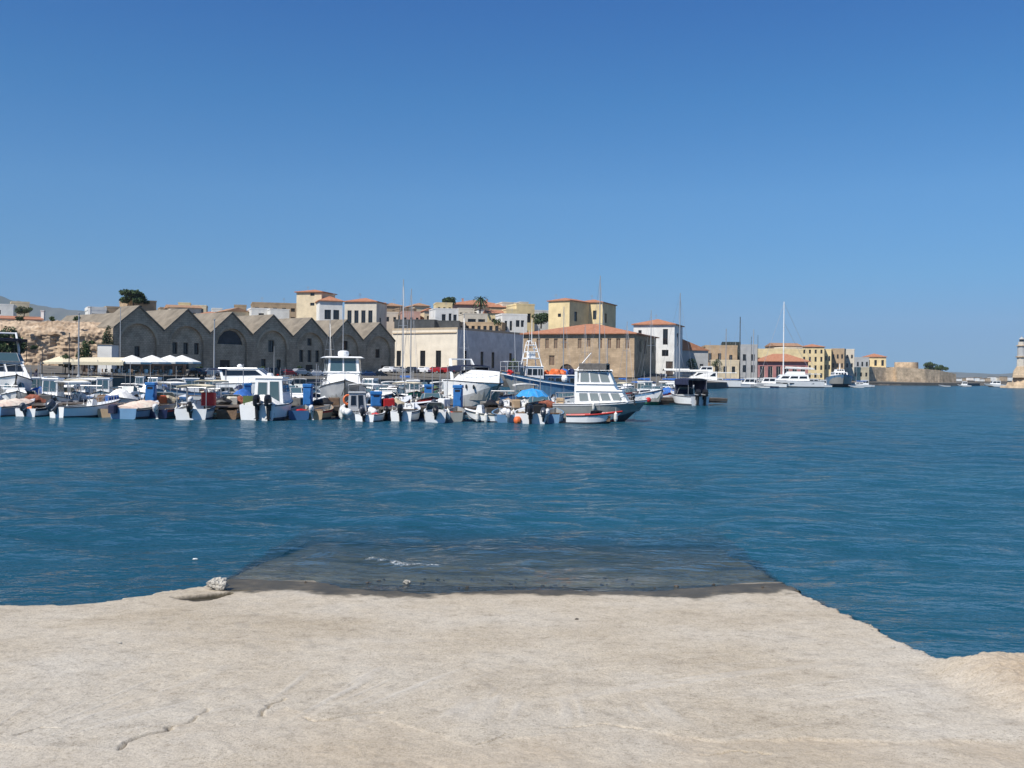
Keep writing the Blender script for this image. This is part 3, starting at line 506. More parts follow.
# the row of vaulted stone warehouses (old ship sheds)
ARS_LABEL = ['stone gabled ship shed, leftmost in the row, white doorway frame below one window', 'stone gabled ship shed with three small windows in a row under its blind arch',
             'stone gabled ship shed with a dark boarded opening filling the top of its arch', 'stone gabled ship shed with one large window high above two lower ones',
             'stone gabled ship shed with one small upper window above a row of three', 'stone gabled ship shed second from the cream building, behind the tall slim mast',
             'stone gabled ship shed at the right end of the row, against the cream building']
P1, P7 = Vector((-69.5, 186, 0)), Vector((-31.2, 234.5, 0)); u_ = (P7 - P1) / 6; AW = u_.length; ars_rz = math.atan2(u_.y, u_.x)
for k in range(7):
    t = thing('stone_warehouse', ARS_LABEL[k], 'warehouse', P1 + u_ * k + Vector((0, 0, 2)), ars_rz, 'row of vaulted stone warehouses')
    pk, va = 12.5 + .1 * math.sin(k * 3), 8.2 + .12 * math.cos(k * 2); hw = AW / 2 - .01; U, Y_, Zv = Vector((1, 0, 0)), Vector((0, 1, 0)), Vector((0, 0, 1))
    ar, sp_ = 3.75, 5.6; arch = [(-ar, 0.02)] + [(ar * math.cos(a), sp_ + ar * math.sin(a) * 1.02) for a in np.linspace(math.pi, 0, 15)] + [(ar, .02)]
    mb = MB(); mb.panel([(-hw, 0), (hw, 0), (hw, va), (0, pk), (-hw, va)], [arch], (Vector((0, 0, 0)), U, Zv, -Y_), 0, .55)
    D_ = 46.0 if k else 6.0
    mb.add([(-hw, 0, 0), (-hw, D_, 0), (-hw, D_, va), (-hw, 0, va)], [(0, 3, 2, 1)]); mb.add([(hw, 0, 0), (hw, D_, 0), (hw, D_, va), (hw, 0, va)], [(0, 1, 2, 3)])
    mb.add([(-hw, D_, 0), (hw, D_, 0), (hw, D_, va), (0, D_, pk), (-hw, D_, va)], [(0, 1, 2, 3, 4)])
    mb.build('wall', 'arsenal_stone', t)
    W7 = [[(-.55, 3.2, .55, 5.2)], [(-2.9, 4.0, -1.8, 6.2), (-.5, 4.0, .6, 6.2), (1.9, 4.0, 3.0, 6.2)], [], [(-.8, 4.9, .8, 7.4), (-2.6, 1.0, -1.4, 3.4), (1.4, 1.0, 2.6, 3.4)],
          [(-.6, 6.6, .6, 8.2), (-2.8, 3.0, -1.7, 5.6), (-.5, 3.0, .6, 5.6), (1.7, 3.0, 2.8, 5.6)], [(-.8, 6.0, .9, 8.0), (-1.9, 2.6, -1.0, 5.0), (1.1, 2.6, 2.0, 5.0)], [(-.7, 4.4, .7, 6.4)]][k]
    Dr = [[(-2.0, .05, 2.0, 2.3)], [(-1, .05, .8, 2.4)], [(-2.4, .05, 0, 3.0)], [], [(-1, .05, 1, 2.4)], [(-1.1, .05, .9, 2.5)], [(1.2, .05, 2.8, 2.6)]][k]
    fill = [(-ar, .02)] + [(ar * math.cos(a), sp_ + ar * math.sin(a) * 1.02) for a in np.linspace(math.pi, 0, 15)] + [(ar, .02)]
    hol = [rect(*q) for q in W7 + Dr]
    if k == 2: hol.append([(-3.1, 6.2), (3.1, 6.2), (2.6, 7.6), (1.5, 8.7), (0, 9.1), (-1.5, 8.7), (-2.6, 7.6)])
    mb = MB(); mb.panel(fill, hol, (Vector((0, .5, 0)), U, Zv, -Y_), 0, .4); mb.build('arch_infill', 'arsenal_infill', t)
    for q in W7: window_part(q[2] - q[0], q[3] - q[1], t, ((q[0] + q[2]) / 2, .85, (q[1] + q[3]) / 2))
    for q in Dr: MB().box((0, 0, 0), (q[2] - q[0], .1, q[3] - q[1])).box((0, -.06, 0), (.1, .04, q[3] - q[1] - .02)).build('door', 'door_wood', t, loc=((q[0] + q[2]) / 2, .85, (q[1] + q[3]) / 2))
    if k == 0:
        fr_ = MB()
        for q in ((-2.25, 1.2, .4, 2.4), (2.25, 1.2, .4, 2.4), (0, 2.6, 4.9, .4)): fr_.box((q[0], .42, q[1]), (q[2], .2, q[3]))
        fr_.build('door_frame', 'plaster_white', t)
    if k == 2: MB().box((0, 0, 0), (6.3, .1, 3.0)).box((0, -.1, -.9), (6.3, .1, .2)).build('boarding', 'plaster_dark', t, loc=(0, .85, 7.6))
    rim = MB()
    for a0, a1 in zip(np.linspace(math.pi, 0, 14)[:-1], np.linspace(math.pi, 0, 14)[1:]):
        q = [(r_ * math.cos(a), y_, sp_ + r_ * math.sin(a) * 1.02) for y_ in (-.07, .1) for r_, a in ((ar, a0), (ar, a1), (ar + .45, a1), (ar + .45, a0))]; rim.hexa([q[i] for i in (0, 1, 2, 3, 4, 5, 6, 7)])
    rim.build('arch_rim', 'trim' if k in (0, 3) else 'arsenal_stone', t)
    rf = MB()
    for s_ in (-1, 1): 
        q = [(s_ * (hw - .004), -.25, va + .02), (0, -.25, pk + .02), (0, D_, pk + .02), (s_ * (hw - .004), D_, va + .02)]
        v_ = q + [(x, y, z + .28) for x, y, z in q]; rf.add(v_, [(0, 1, 2, 3)[::s_], (4, 5, 6, 7)[::-s_], (0, 1, 5, 4)[::-s_], (2, 3, 7, 6)[::-s_], (3, 0, 4, 7)[::-s_]])
    rf.build('roof', 'roof_stone', t)

# ruined vault at the left: a big mass of broken masonry
rw = MB(); t0 = P1 - u_ * .5; nu, nv = 190, 60; Lr = 74.0; dvec = Vector((.985, .17, 0)); nvec = Vector((dvec.y, -dvec.x, 0)); ringz = []
zt_ = 11.6
verts = []
for j in range(nv):
    for i in range(nu):
        s_ = i / (nu - 1) * Lr; tv = j / (nv - 1); prof = [(0.0, -.5), (.38, 5.2), (.62, 8.2), (.78, 9.6), (1.0, 9.9)]
        back = [(0, 0), (.55, .4), (.62, .8), (.8, 6), (1, 26)]
        z = np.interp(tv, [0, .55, .62, .8, 1], [1.5, 9.0, 9.6, 11.6, 12.3]); bk = np.interp(tv, [0, .55, .62, .8, 1], [0, .7, 1.3, 7.5, 26])
        nn = noise.noise(Vector((s_ * .16, z * .2, 1.7))) * .9 + noise.noise(Vector((s_ * .6, z * .6, 4))) * .6 + noise.noise(Vector((s_ * 1.7, z * 1.9, 9))) * .5
        bay = .8 * max(0, math.cos(s_ * .62)) ** 3 * (1 if tv < .55 else .3)
        zz = z + (noise.noise(Vector((s_ * .3, 8, tv * 4))) * .35 + noise.noise(Vector((s_ * 1.6, 3, tv * 30))) * .35 if tv > .5 else 0) - (1.2 * (s_ / Lr) ** 2 if tv > .4 else 0) * .4
        p = t0 - dvec * s_ - nvec * bk + nvec * (nn * (1 if tv < .7 else .4) - bay + .4); verts.append((p.x, p.y, zz))
rw.add(verts, [(j * nu + i, j * nu + nu + i, j * nu + nu + i + 1, j * nu + i + 1) for j in range(nv - 1) for i in range(nu - 1)])
tag(rw.build('ruined_vault', 'rubble', smooth=False), 'broken tan masonry of a collapsed stone vault left of the gabled sheds', 'ruin')

# ------------------------------------------------------------------ buildings along the front
t = house('customs_house', 'long cream flat roofed building with three tall windows beside the gabled sheds', 'building', (392, 255), (457, 245), 330.5, 36, 'plaster_custom', 3.4, ('flat', .5),
      wins=[(.07, .12, .14, .5), (.44, .12, .52, .5), (.68, .10, .76, .5)], swins=[(.08, .1, .12, .5), (.3, .1, .34, .5), (.45, .1, .49, .5), (.7, .1, .74, .5)], trim='trim', sidem='plaster_shade_side')  # side wall coloured greyer than the cream front, its shade put into the plaster
c_ = MB(); c_.box((0, -.12, zat(392, 330.5, 255) - 3.4 - .75), (19.4, .22, .3)); c_.box((9.55, 18, zat(392, 330.5, 255) - 3.4 - .75), (.24, 36, .3)); c_.build('cornice', 'trim', t)
house('brick_warehouse', 'two storey tan stone warehouse with red hipped roof and dark arched gateway', 'warehouse', (523, 235), (634, 226), 334.5, 24, 'warehouse_stone', 2.4, ('hip', 3.0, .7),
      glass='shutter_brown', frame='trim', arch=(.40, .13, .30), wins=rows(.02, .42, 5, .034, .66, .90) + [(.50, .66, .535, .9), (.58, .70, .615, .90)] + rows(.66, .98, 4, .036, .66, .9) + [(.24, .26, .29, .5)], swins=[(.2, .6, .3, .88), (.42, .56, .54, .9), (.8, .62, .88, .86)], roofm='tile_red')
house('white_house', 'tall white three storey building with red hipped roof beside the stone warehouse', 'building', (633, 258), (674, 254.5), 325, 12, 'plaster_white', 2.6, ('hip', 1.8, .5),
      wins=[(.12, .74, .2, .9), (.72, .62, .84, .92), (.7, .4, .86, .52)], doors=[(.8, .02, .97, .3)], roofm='tile_red', swins=[(.3, .6, .5, .85)])
house('grey_shed', 'low grey plastered gabled shed with red roof edge, right of the white building', 'shed', (648, 266), (708, 266), 350, 20, 'plaster_grey', 2.6, ('gable', 3.4, .4), wins=[(.86, .1, .92, .5)], roofm='tile_red')
# far right waterfront
house('ruined_house', 'roofless tan stone ruin behind the far motor yacht', 'ruin', (705, 304), (737, 303), 347, 14, 'plaster_tan', 2.6, ('flat', .6), wins=[(.1, .5, .2, .8), (.4, .55, .5, .8), (.75, .45, .85, .75)])
house('stone_house', 'low tan stone house with small windows under the netted tower', 'house', (711, 297), (739, 296), 361, 6, 'plaster_cream', 2.4, ('flat', .4), wins=rows(.05, .95, 3, .12, .3, .7))
house('netted_tower', 'dark square tower wrapped in scaffold netting', 'tower', (722, 314), (740, 313), 345, 12, 'dark_net', 2.4, ('flat', 1.0), wins=[(.2, .6, .35, .75)], side='L')
house('grey_house', 'narrow blue grey house behind the far masts', 'house', (740, 362), (757, 361), 346, 14, 'plaster_grey', 2.4, ('flat', .6), wins=rows(0, 1, 2, .2, .55, .75) + rows(0, 1, 2, .2, .2, .42))
house('yellow_house', 'long yellow building with two windows above the red roofed arcade', 'building', (752, 424), (803, 422), 350, 16, 'plaster_yellow', 2.4, ('flat', .6), wins=[(.1, .55, .16, .74), (.27, .6, .34, .8), (.6, .56, .66, .74), (.82, .56, .88, .74)])
house('red_roof_house', 'brown topped house showing over the yellow building', 'house', (776, 440), (802, 442), 346, 12, 'plaster_tan', 3, ('gablex', 1.6, .4), roofm='tile_old')
house('pale_house', 'pale house between the red arcade and the yellow hotel', 'house', (786, 428), (802, 430), 348, 10, 'plaster_pale', 2.4, ('flat', .5), wins=rows(0, 1, 3, .16, .68, .84))
house('harbour_mosque', 'low rose coloured arcade with red tiled roof behind the white catamaran', 'building', (757, 384), (808, 382), 361.5, 14, 'plaster_rose', 2.2, ('hip', 3.2, .9),
      wins=rows(.02, .98, 6, .09, .1, .75), roofm='tile_red', frame='plaster_pale')
house('yellow_hotel', 'four storey yellow hotel with red roof at the far waterfront', 'building', (801, 442), (824, 440), 347, 18, 'plaster_yellow', 2.4, ('hip', 1.5, .4),
      wins=rows(0, 1, 4, .09, .8, .92) + rows(0, 1, 4, .09, .55, .7) + rows(0, 1, 4, .09, .3, .44) + rows(0, 1, 4, .1, .06, .2), roofm='tile_red')
house('yellow_house', 'narrow yellow house joined to the right of the yellow hotel', 'house', (824, 444), (831, 443), 350, 14, 'plaster_yellow', 2.4, ('flat', .5), wins=rows(0, 1, 2, .2, .65, .8) + rows(0, 1, 2, .2, .35, .5))
house('brown_house', 'brown and grey house between the yellow house and the pink one', 'house', (831, 448), (844, 446), 349.5, 14, 'plaster_tan', 2.4, ('flat', .5), wins=rows(0, 1, 3, .14, .7, .84) + rows(0, 1, 3, .14, .4, .55))
house('pink_house', 'pale pink house with three windows on the far waterfront', 'house', (840, 462), (854, 460), 350, 14, 'plaster_pale', 2.4, ('flat', .5), wins=rows(0, 1, 3, .13, .72, .84) + rows(0, 1, 3, .13, .42, .56))
house('long_yellow_house', 'low pale yellow row of houses along the far quay behind the blue grey ship', 'house', (826, 462), (869, 466), 367.5, 8, 'plaster_cream', 2.0, ('flat', .4), wins=rows(0, 1, 8, .05, .35, .65))
house('grey_house', 'low grey house with dark windows next to the red topped villa', 'house', (851, 506), (869, 504), 358, 12, 'plaster_grey', 6, ('flat', .5), wins=rows(0, 1, 4, .1, .45, .75))
house('villa', 'cream villa with bright red roof on the fort wall', 'house', (865, 524), (886, 522), 357, 12, 'plaster_yellow', 7, ('hip', 2.0, .5), wins=rows(0, 1, 3, .12, .4, .8), roofm='tile_red')
# the fort
def fortwall(name, label, pts_, thick, m, z0=-1.0):
    mb = MB(); n_ = 40; path_ = [(P(px, D, 0), zat(px, py, D)) for px, D, py in pts_]; seg_ = len(path_) - 1; fr1, fr2, bk1, bk2 = [], [], [], []
    for i in range(n_ + 1):
        q = i / n_ * seg_; k = min(int(q), seg_ - 1); f_ = q - k; p = path_[k][0].lerp(path_[k + 1][0], f_); z = path_[k][1] * (1 - f_) + path_[k + 1][1] * f_ + .3 * noise.noise(Vector((i * .9, 3, 1)))
        fr1.append((p.x + random.uniform(-.2, .2), p.y - 1.2, z0)); fr2.append((p.x, p.y, z)); bk2.append((p.x - 1, p.y + thick, z)); bk1.append((p.x - 1, p.y + thick, z0))
    for a, b_ in ((fr1, fr2), (fr2, bk2), (bk2, bk1)): mb.loft([a, b_], closed=False)
    mb.add([fr1[0], fr2[0], bk2[0], bk1[0]], [(3, 2, 1, 0)]); mb.add([fr1[-1], fr2[-1], bk2[-1], bk1[-1]], [(0, 1, 2, 3)])
    o_ = mb.build(name, m); return tag(o_, label, 'fort wall')
fortwall('fort_wall', 'long tan sea wall of the fort with small openings, below the red topped villa', [(842, 500, 368), (868, 510, 366.5), (885, 518, 367.5), (912, 520, 368.5)], 30, 'fort_stone')
fortwall('fort_wall', 'lower tan bastion of the fort under the dark trees at its seaward end', [(896, 516, 367), (925, 520, 369), (940, 526, 370.5), (956, 536, 374)], 26, 'fort_stone')
b_ = MB(); c = P(906, 545, 0); b_.lathe([(6.3, 4), (6.1, zat(906, 362.3, 545)), (5.5, zat(906, 362.3, 545)), (5.5, zat(906, 363.3, 545))], 28, 0, c); tag(b_.build('round_bastion', 'fort_stone'), 'low round tan bastion tower standing on the fort', 'fort tower')
rk = MB(); 
for i in range(60):
    px = 860 + i * 3.0; D = 470 + (px - 860) * .95 if px < 955 else 560 + (px - 955) * 1.2; p = P(px, D, 0)
    rk.add(*[(lambda s: ([(Vector(v) + p) for v in s.v], s.f))(stone_mb(random.uniform(1.0, 1.8), i, (1.4, 1, .55), 1))][0])
o = rk.build('rock_shore', 'pebble'); struct(o); o.location.z = -.2
# breakwater + lighthouse
bw = MB(); bw.box((0, 0, .6), (90, 8, 2.4), taper=.8).box((-2, 0, 2.1), (78, 3, 1.0)); c = P(1000, 700, 0); tag(bw.build('breakwater', 'quay_stone', loc=(c.x - 12, 700, 0), rz=.05), 'long low stone breakwater between the fort and the lighthouse', 'breakwater')
LH = P(1020, 386, 0); t = thing('lighthouse', 'pale round three stage stone lighthouse at the harbour mouth', 'lighthouse', LH)
def lz(py): return zat(1020, py, 386)
rb = MB(); 
for r_, z0_, z1_, dx in ((11.5, -1, .9, 5), (8.5, .9, 2.2, 4.5), (6.0, 2.2, 4.2, 4)): rb.lathe([(r_, z0_), (r_ * .94, z1_)], 9, 0, (dx, 1, 0))
rb.build('rock_base', 'fort_stone', t)
MB().lathe([(3.9, 4.0), (3.6, lz(372)), (3.2, lz(370)), (2.4, lz(366.5))], 8, 0, (1.0, 0, 0)).build('plinth', 'fort_stone', t)
MB().lathe([(1.75, lz(367)), (1.65, lz(357.2))], 8, 0, (.4, 0, 0)).build('lower_stage', 'light_render', t)
MB().lathe([(2.05, lz(357.4)), (2.05, lz(356.2))], 16, 0, (.4, 0, 0)).lathe([(1.85, lz(346.2)), (1.85, lz(345.2))], 16, 0, (.4, 0, 0)).build('gallery', 'fort_stone', t)
MB().lathe([(1.55, lz(356.2)), (1.45, lz(346))], 16, 0, (.4, 0, 0)).build('middle_stage', 'plaster_grey', t)
MB().lathe([(1.3, lz(345.2)), (1.25, lz(341.8))], 16, 0, (.4, 0, 0)).build('upper_stage', 'light_render', t)
MB().lathe([(.85, lz(341.8)), (.85, lz(339.2))], 10, 0, (.4, 0, 0)).build('lantern', 'glass_dark', t)
MB().lathe([(1.05, lz(339.3)), (.65, lz(337.8)), (.12, lz(337)), (.08, lz(335.8))], 10, 0, (.4, 0, 0)).build('dome', 'plaster_grey', t)
MB().box((2.2, -4.55, 6.6), (1.3, .3, 2.4)).build('door', 'door_wood', t)

# ------------------------------------------------------------------ the town on the hill
TOWN = [
 ('white_house', 'small white flat roofed house at the very left edge on top of the ruin', (-12, 250), (13, 252), 305, 8, 'plaster_white', 8, ('flat', .4), [(.3, .6, .5, .8)], 'roof_stone'),
 ('cream_house', 'cream house behind the bush at the upper left with a thin flat roof slab', (11, 262), (29, 264), 303, 8, 'plaster_cream', 8, ('flat', .5), [(.25, .55, .75, .75)], 'roof_stone'),
 ('red_roof_house', 'long low house with a sloping red roof at the upper left', (-25, 222), (42, 228), 318.5, 16, 'plaster_pale', 8, ('shed', 1.4, .3), [], 'tile_red'),
 ('white_house', 'white house with shaded terrace left of the pine tree', (88, 250), (106, 252), 310, 8, 'plaster_white', 8, ('flat', .9), [(.2, .5, .8, .85)], 'roof_stone'),
 ('tan_house', 'low tan house joined to the white terrace house', (106, 254), (138, 258), 308, 10, 'plaster_tan', 8, ('flat', .5), rows(.1, .9, 3, .1, .5, .75), 'roof_stone'),
 ('brown_house', 'brown cube shaped house under the pine tree', (134, 262), (156, 266), 301, 10, 'plaster_tan', 8, ('flat', .4), [(.2, .6, .35, .8)], 'roof_stone'),
 ('cream_house', 'low cream house with brown roof edge between the first two gables', (156, 280), (176, 282), 311.5, 10, 'plaster_cream', 8, ('flat', .5), [(.4, .6, .6, .85)], 'roof_stone'),
 ('tan_house', 'tan house with a brown slab roof above the second gable', (170, 286), (201, 290), 307, 10, 'plaster_pale', 8, ('gablex', 1.0, .4), rows(.1, .9, 3, .1, .5, .75), 'tile_old'),
 ('red_roof_house', 'low house with a red roof between the second and third gables', (201, 270), (227, 274), 315, 10, 'plaster_yellow', 8, ('hip', 1.3, .4), [(.35, .3, .6, .8)], 'tile_red'),
 ('cream_house', 'cream house with a stepped roof right of the third gable', (226, 290), (249, 294), 311, 10, 'plaster_cream', 8, ('gable', 1.2, .3), [(.2, .5, .35, .75), (.6, .5, .75, .75)], 'tile_old'),
 ('brown_house', 'long brown block of old houses behind the white walled house', (252, 312), (297, 316), 303.5, 12, 'plaster_tan', 8, ('flat', .5), rows(0, 1, 5, .09, .6, .8), 'roof_stone'),
 ('white_house', 'bluish white house with one window above the fourth gable', (251, 290), (269, 292), 309, 8, 'plaster_white', 8, ('flat', .4), [(.4, .5, .7, .8)], 'roof_stone'),
 ('white_house', 'white blank walled house left of the tall cream tower', (270, 286), (289, 288), 309.5, 9, 'plaster_white', 8, ('flat', .3), [], 'roof_stone'),
 ('tower_house', 'tall cream tower house with small red roof, highest of the row', (296, 286), (321, 284), 292.5, 9, 'plaster_cream', 8, ('hip', 1.1, .5), [(.55, .82, .72, .97)], 'tile_red'),
 ('white_house', 'white house with red roof and two wide windows right of the tower', (319, 278), (342, 280), 301, 12, 'plaster_white', 6, ('hip', 1.7, .4), [(.22, .70, .5, .86), (.6, .70, .86, .86), (.15, .3, .27, .48), (.52, .3, .66, .48), (.78, .3, .92, .48)], 'tile_red'),
 ('cream_house', 'cream house with four tall windows and red roof right of the tower', (344, 280), (376, 278.5), 302, 10, 'plaster_pale', 6, ('hip', 1.5, .4), rows(.05, .92, 4, .13, .58, .86) + [(.5, .30, .6, .44), (.7, .30, .8, .44)], 'tile_red'),
 ('tan_house', 'tan house with small pyramid roof behind the antennas', (383, 312), (403, 314), 306, 10, 'plaster_tan', 10, ('hip', 1.3, .3), [(.2, .2, .35, .5), (.6, .2, .75, .5)], 'tile_old'),
 ('ruined_house', 'ruined brown gable walls between the two pyramid roofed houses', (399, 300), (416, 302), 309, 8, 'plaster_brown', 10, ('flat', .4), [(.3, .5, .45, .8), (.65, .4, .8, .7)], 'roof_stone'),
 ('tan_house', 'ochre house with a small pyramid roof left of the white window house', (414, 308), (429, 310), 306, 9, 'plaster_cream', 10, ('hip', 1.2, .3), [(.35, .3, .55, .7)], 'tile_old'),
 ('white_house', 'bright white house with two black windows above the cream building', (435, 282), (458, 284), 309, 8, 'plaster_white', 9, ('flat', .3), [(.28, .4, .45, .75), (.58, .15, .7, .8), (.78, .4, .93, .75)], 'roof_stone'),
 ('dark_shed', 'long dark grey shed on the roofline behind the cream building', (394, 274), (434, 272), 320.5, 8, 'plaster_dark', 9, ('flat', .3), [], 'roof_stone'),
 ('dark_shed', 'short black walled shed under the bright white house', (435, 274), (459, 274), 321.5, 8, 'plaster_dark', 9, ('flat', .3), [], 'roof_stone'),
 ('pink_house', 'big pink house with broad red hipped roof, highest of the right hand hill', (449, 352), (506, 356), 304.5, 20, 'plaster_pink', 10, ('hip', 2.6, .6), rows(0, 1, 6, .05, .5, .75), 'tile_red'),
 ('cream_house', 'cream house with open dark loggia under the palm tree', (464, 300), (487, 302), 314, 8, 'plaster_pale', 9, ('flat', .3), [(.15, .35, .5, .75), (.6, .35, .9, .75)], 'roof_stone'),
 ('cream_house', 'low cream rooftop rooms with awnings above the shaded wall', (456, 288), (502, 286), 323, 6, 'plaster_tan', 13.6, ('flat', .3), rows(.05, .95, 7, .07, .3, .8), 'roof_stone'),
 ('white_house', 'small white gabled house right of the loggia', (478, 322), (489, 323), 309, 7, 'plaster_white', 10, ('gable', 1.0, .3), [], 'roof_stone'),
 ('orange_house', 'orange house with small red roof above the rooftop rooms', (487, 310), (503, 311), 313, 8, 'plaster_yellow', 9, ('gablex', 1.2, .3), [(.3, .3, .5, .7)], 'tile_red'),
 ('white_house', 'greyish white house with a door and two windows right of the orange house', (502, 292), (527, 294), 315, 8, 'plaster_white', 14, ('flat', .5), [(.1, .2, .2, .7), (.3, .2, .4, .7), (.55, .4, .7, .75), (.75, .4, .88, .75)], 'roof_stone'),
 ('yellow_house', 'yellow stepped house left of the dark tree', (516, 318), (534, 320), 305, 10, 'plaster_yellow', 8, ('flat', .5), [(.6, .68, .8, .85), (.7, .2, .85, .45)], 'roof_stone'),
 ('tan_house', 'tan house far behind with an awning between the palm and the yellow house', (502, 336), (520, 338), 303, 8, 'plaster_pale', 10, ('flat', .4), [(.3, .6, .6, .8)], 'roof_stone'),
 ('cream_house', 'pale house half hidden behind the trees left of the big yellow building', (534, 330), (549, 332), 311, 8, 'plaster_white', 8, ('flat', .4), [], 'roof_stone'),
]
TOWN += [
 ('tan_house', 'small tan house with a flat roof peeping over the first valley between gables', (160, 300), (168, 301), 308, 6, 'plaster_tan', 12, ('flat', .3), [(.3, .5, .6, .8)], 'roof_stone'),
 ('yellow_house', 'small ochre roof room over the second gable', (178, 318), (190, 319), 303.5, 7, 'plaster_yellow', 12, ('flat', .4), [(.3, .6, .5, .85)], 'roof_stone'),
 ('cream_house', 'cream roof room left of the red roof house between gables', (192, 330), (206, 331), 306, 7, 'plaster_cream', 12, ('flat', .4), [(.2, .6, .4, .85), (.6, .6, .8, .85)], 'roof_stone'),
 ('white_house', 'white cube above the third gable peak', (212, 322), (222, 323), 309, 7, 'plaster_white', 12, ('flat', .4), [(.3, .6, .6, .85)], 'roof_stone'),
 ('tan_house', 'tan cube with a parapet left of the long brown block', (234, 330), (246, 331), 306, 7, 'plaster_tan', 12, ('flat', .5), [(.3, .6, .5, .85)], 'roof_stone'),
 ('red_roof_house', 'little house with a red gable behind the cream house with four windows', (372, 318), (386, 319), 305, 8, 'plaster_pink', 12, ('gablex', 1.2, .3), [(.3, .5, .6, .8)], 'tile_red'),
 ('pale_house', 'pale house with two small windows left of the dark shed', (384, 296), (398, 297), 313, 7, 'plaster_pale', 12, ('flat', .4), rows(0, 1, 2, .2, .55, .8), 'roof_stone'),
 ('pink_house', 'pink walled house with three windows above the long dark shed', (402, 290), (420, 291), 312.5, 7, 'plaster_pink', 12, ('flat', .4), rows(0, 1, 3, .14, .5, .75), 'roof_stone'),
 ('cream_house', 'narrow cream house left of the bright white house', (424, 292), (435, 293), 311, 7, 'plaster_cream', 12, ('gable', 1.0, .3), [(.25, .5, .42, .75), (.6, .5, .77, .75)], 'tile_red'),
 ('ochre_house', 'ochre house behind the white house, under the round dark tree', (436, 318), (452, 319), 303.5, 8, 'plaster_yellow', 12, ('flat', .4), rows(0, 1, 3, .14, .55, .8), 'roof_stone'),
 ('pale_house', 'pale house with balcony below the pink house with the red roof', (458, 322), (474, 323), 309, 8, 'plaster_pale', 12, ('flat', .4), rows(0, 1, 3, .16, .5, .8), 'roof_stone'),
 ('tan_house', 'tan house tucked below the right end of the pink house', (490, 334), (506, 335), 307, 8, 'plaster_tan', 12, ('gablex', 1.2, .3), rows(0, 1, 3, .14, .5, .8), 'tile_red'),
 ('yellow_house', 'small yellow house behind the greyish white house', (506, 312), (518, 313), 310, 8, 'plaster_yellow', 12, ('flat', .4), rows(0, 1, 2, .2, .5, .75), 'roof_stone'),
 ('white_house', 'white roof room on the yellow stepped house', (520, 330), (528, 331), 302.5, 6, 'plaster_pale', 12, ('flat', .3), [(.3, .5, .6, .8)], 'roof_stone'),
]
for nm, lab, a, b_, yt, dp, wl_, z0, rf_, wn, rm in TOWN:
    k_ = min(1, 5.6 / (zat(a[0], yt, a[1]) - z0)); two_ = wn and min(q[1] for q in wn) < .35 and max(q[1] for q in wn) > .52; k_ = 1 if two_ else k_; up_w = [(u0, 1 - (1 - v0) * k_, u1, 1 - (1 - v1) * k_) for u0, v0, u1, v1 in wn]
    wn = up_w + ([(u0, v0 - .5 * k_, u1, v1 - .5 * k_) for u0, v0, u1, v1 in up_w] if k_ < .62 and 'shed' not in nm and wn and min(q[1] for q in wn) >= .45 else [])
    house(nm, lab, 'house' if 'shed' not in nm else 'shed', a, b_, yt, dp, wl_, z0, rf_, wins=wn, roofm=rm, swins=[(.3, .55, .45, .75)] if dp > 8 else (), chim=[(.3, .5), (.75, .6)] if 'broad red' in lab else ())
t = house('yellow_building', 'big pale yellow building with red roof and two wings above the stone warehouse', 'building', (548, 296), (569, 292), 301.5, 14, 'plaster_yellow', 8, ('hip', 1.2, .4), wins=[(.45, .72, .6, .78), (.45, .42, .6, .48)], swins=[(.2, .65, .32, .82), (.2, .38, .32, .56)], roofm='tile_red')
house('yellow_building', 'right wing of the big yellow building, with four small windows', 'building', (577, 303), (602, 300), 303, 14, 'plaster_yellow', 8, ('hip', 1.3, .4), wins=[(.2, .7, .34, .86), (.62, .7, .76, .86), (.2, .4, .34, .56), (.62, .4, .76, .56)], swins=[(.2, .65, .32, .82)], roofm='tile_red')
house('yellow_building', 'narrow far end of the big yellow building behind the mast', 'building', (604, 315), (611, 314.6), 307, 10, 'plaster_yellow', 8, ('flat', .5), wins=[(.3, .6, .6, .8)])
# slim posts and chimneys
for px, D, y0_, y1_, r_, lab in ((43, 236, 311, 320, .35, 'thin white chimney post on top of the ruin at the left'), (89.5, 246, 307, 318, .3, 'thin white post beside the terrace house at the left')):
    b_ = MB(); z0_, z1_ = zat(px, y1_, D), zat(px, y0_, D); b_.box((0, 0, (z1_ - z0_) / 2), (r_ * 2, r_ * 2, z1_ - z0_)).box((0, 0, z1_ - z0_), (r_ * 2.6, r_ * 2.6, .15)); tag(b_.build('chimney_post', 'plaster_white', loc=P(px, D, z0_)), lab, 'chimney')

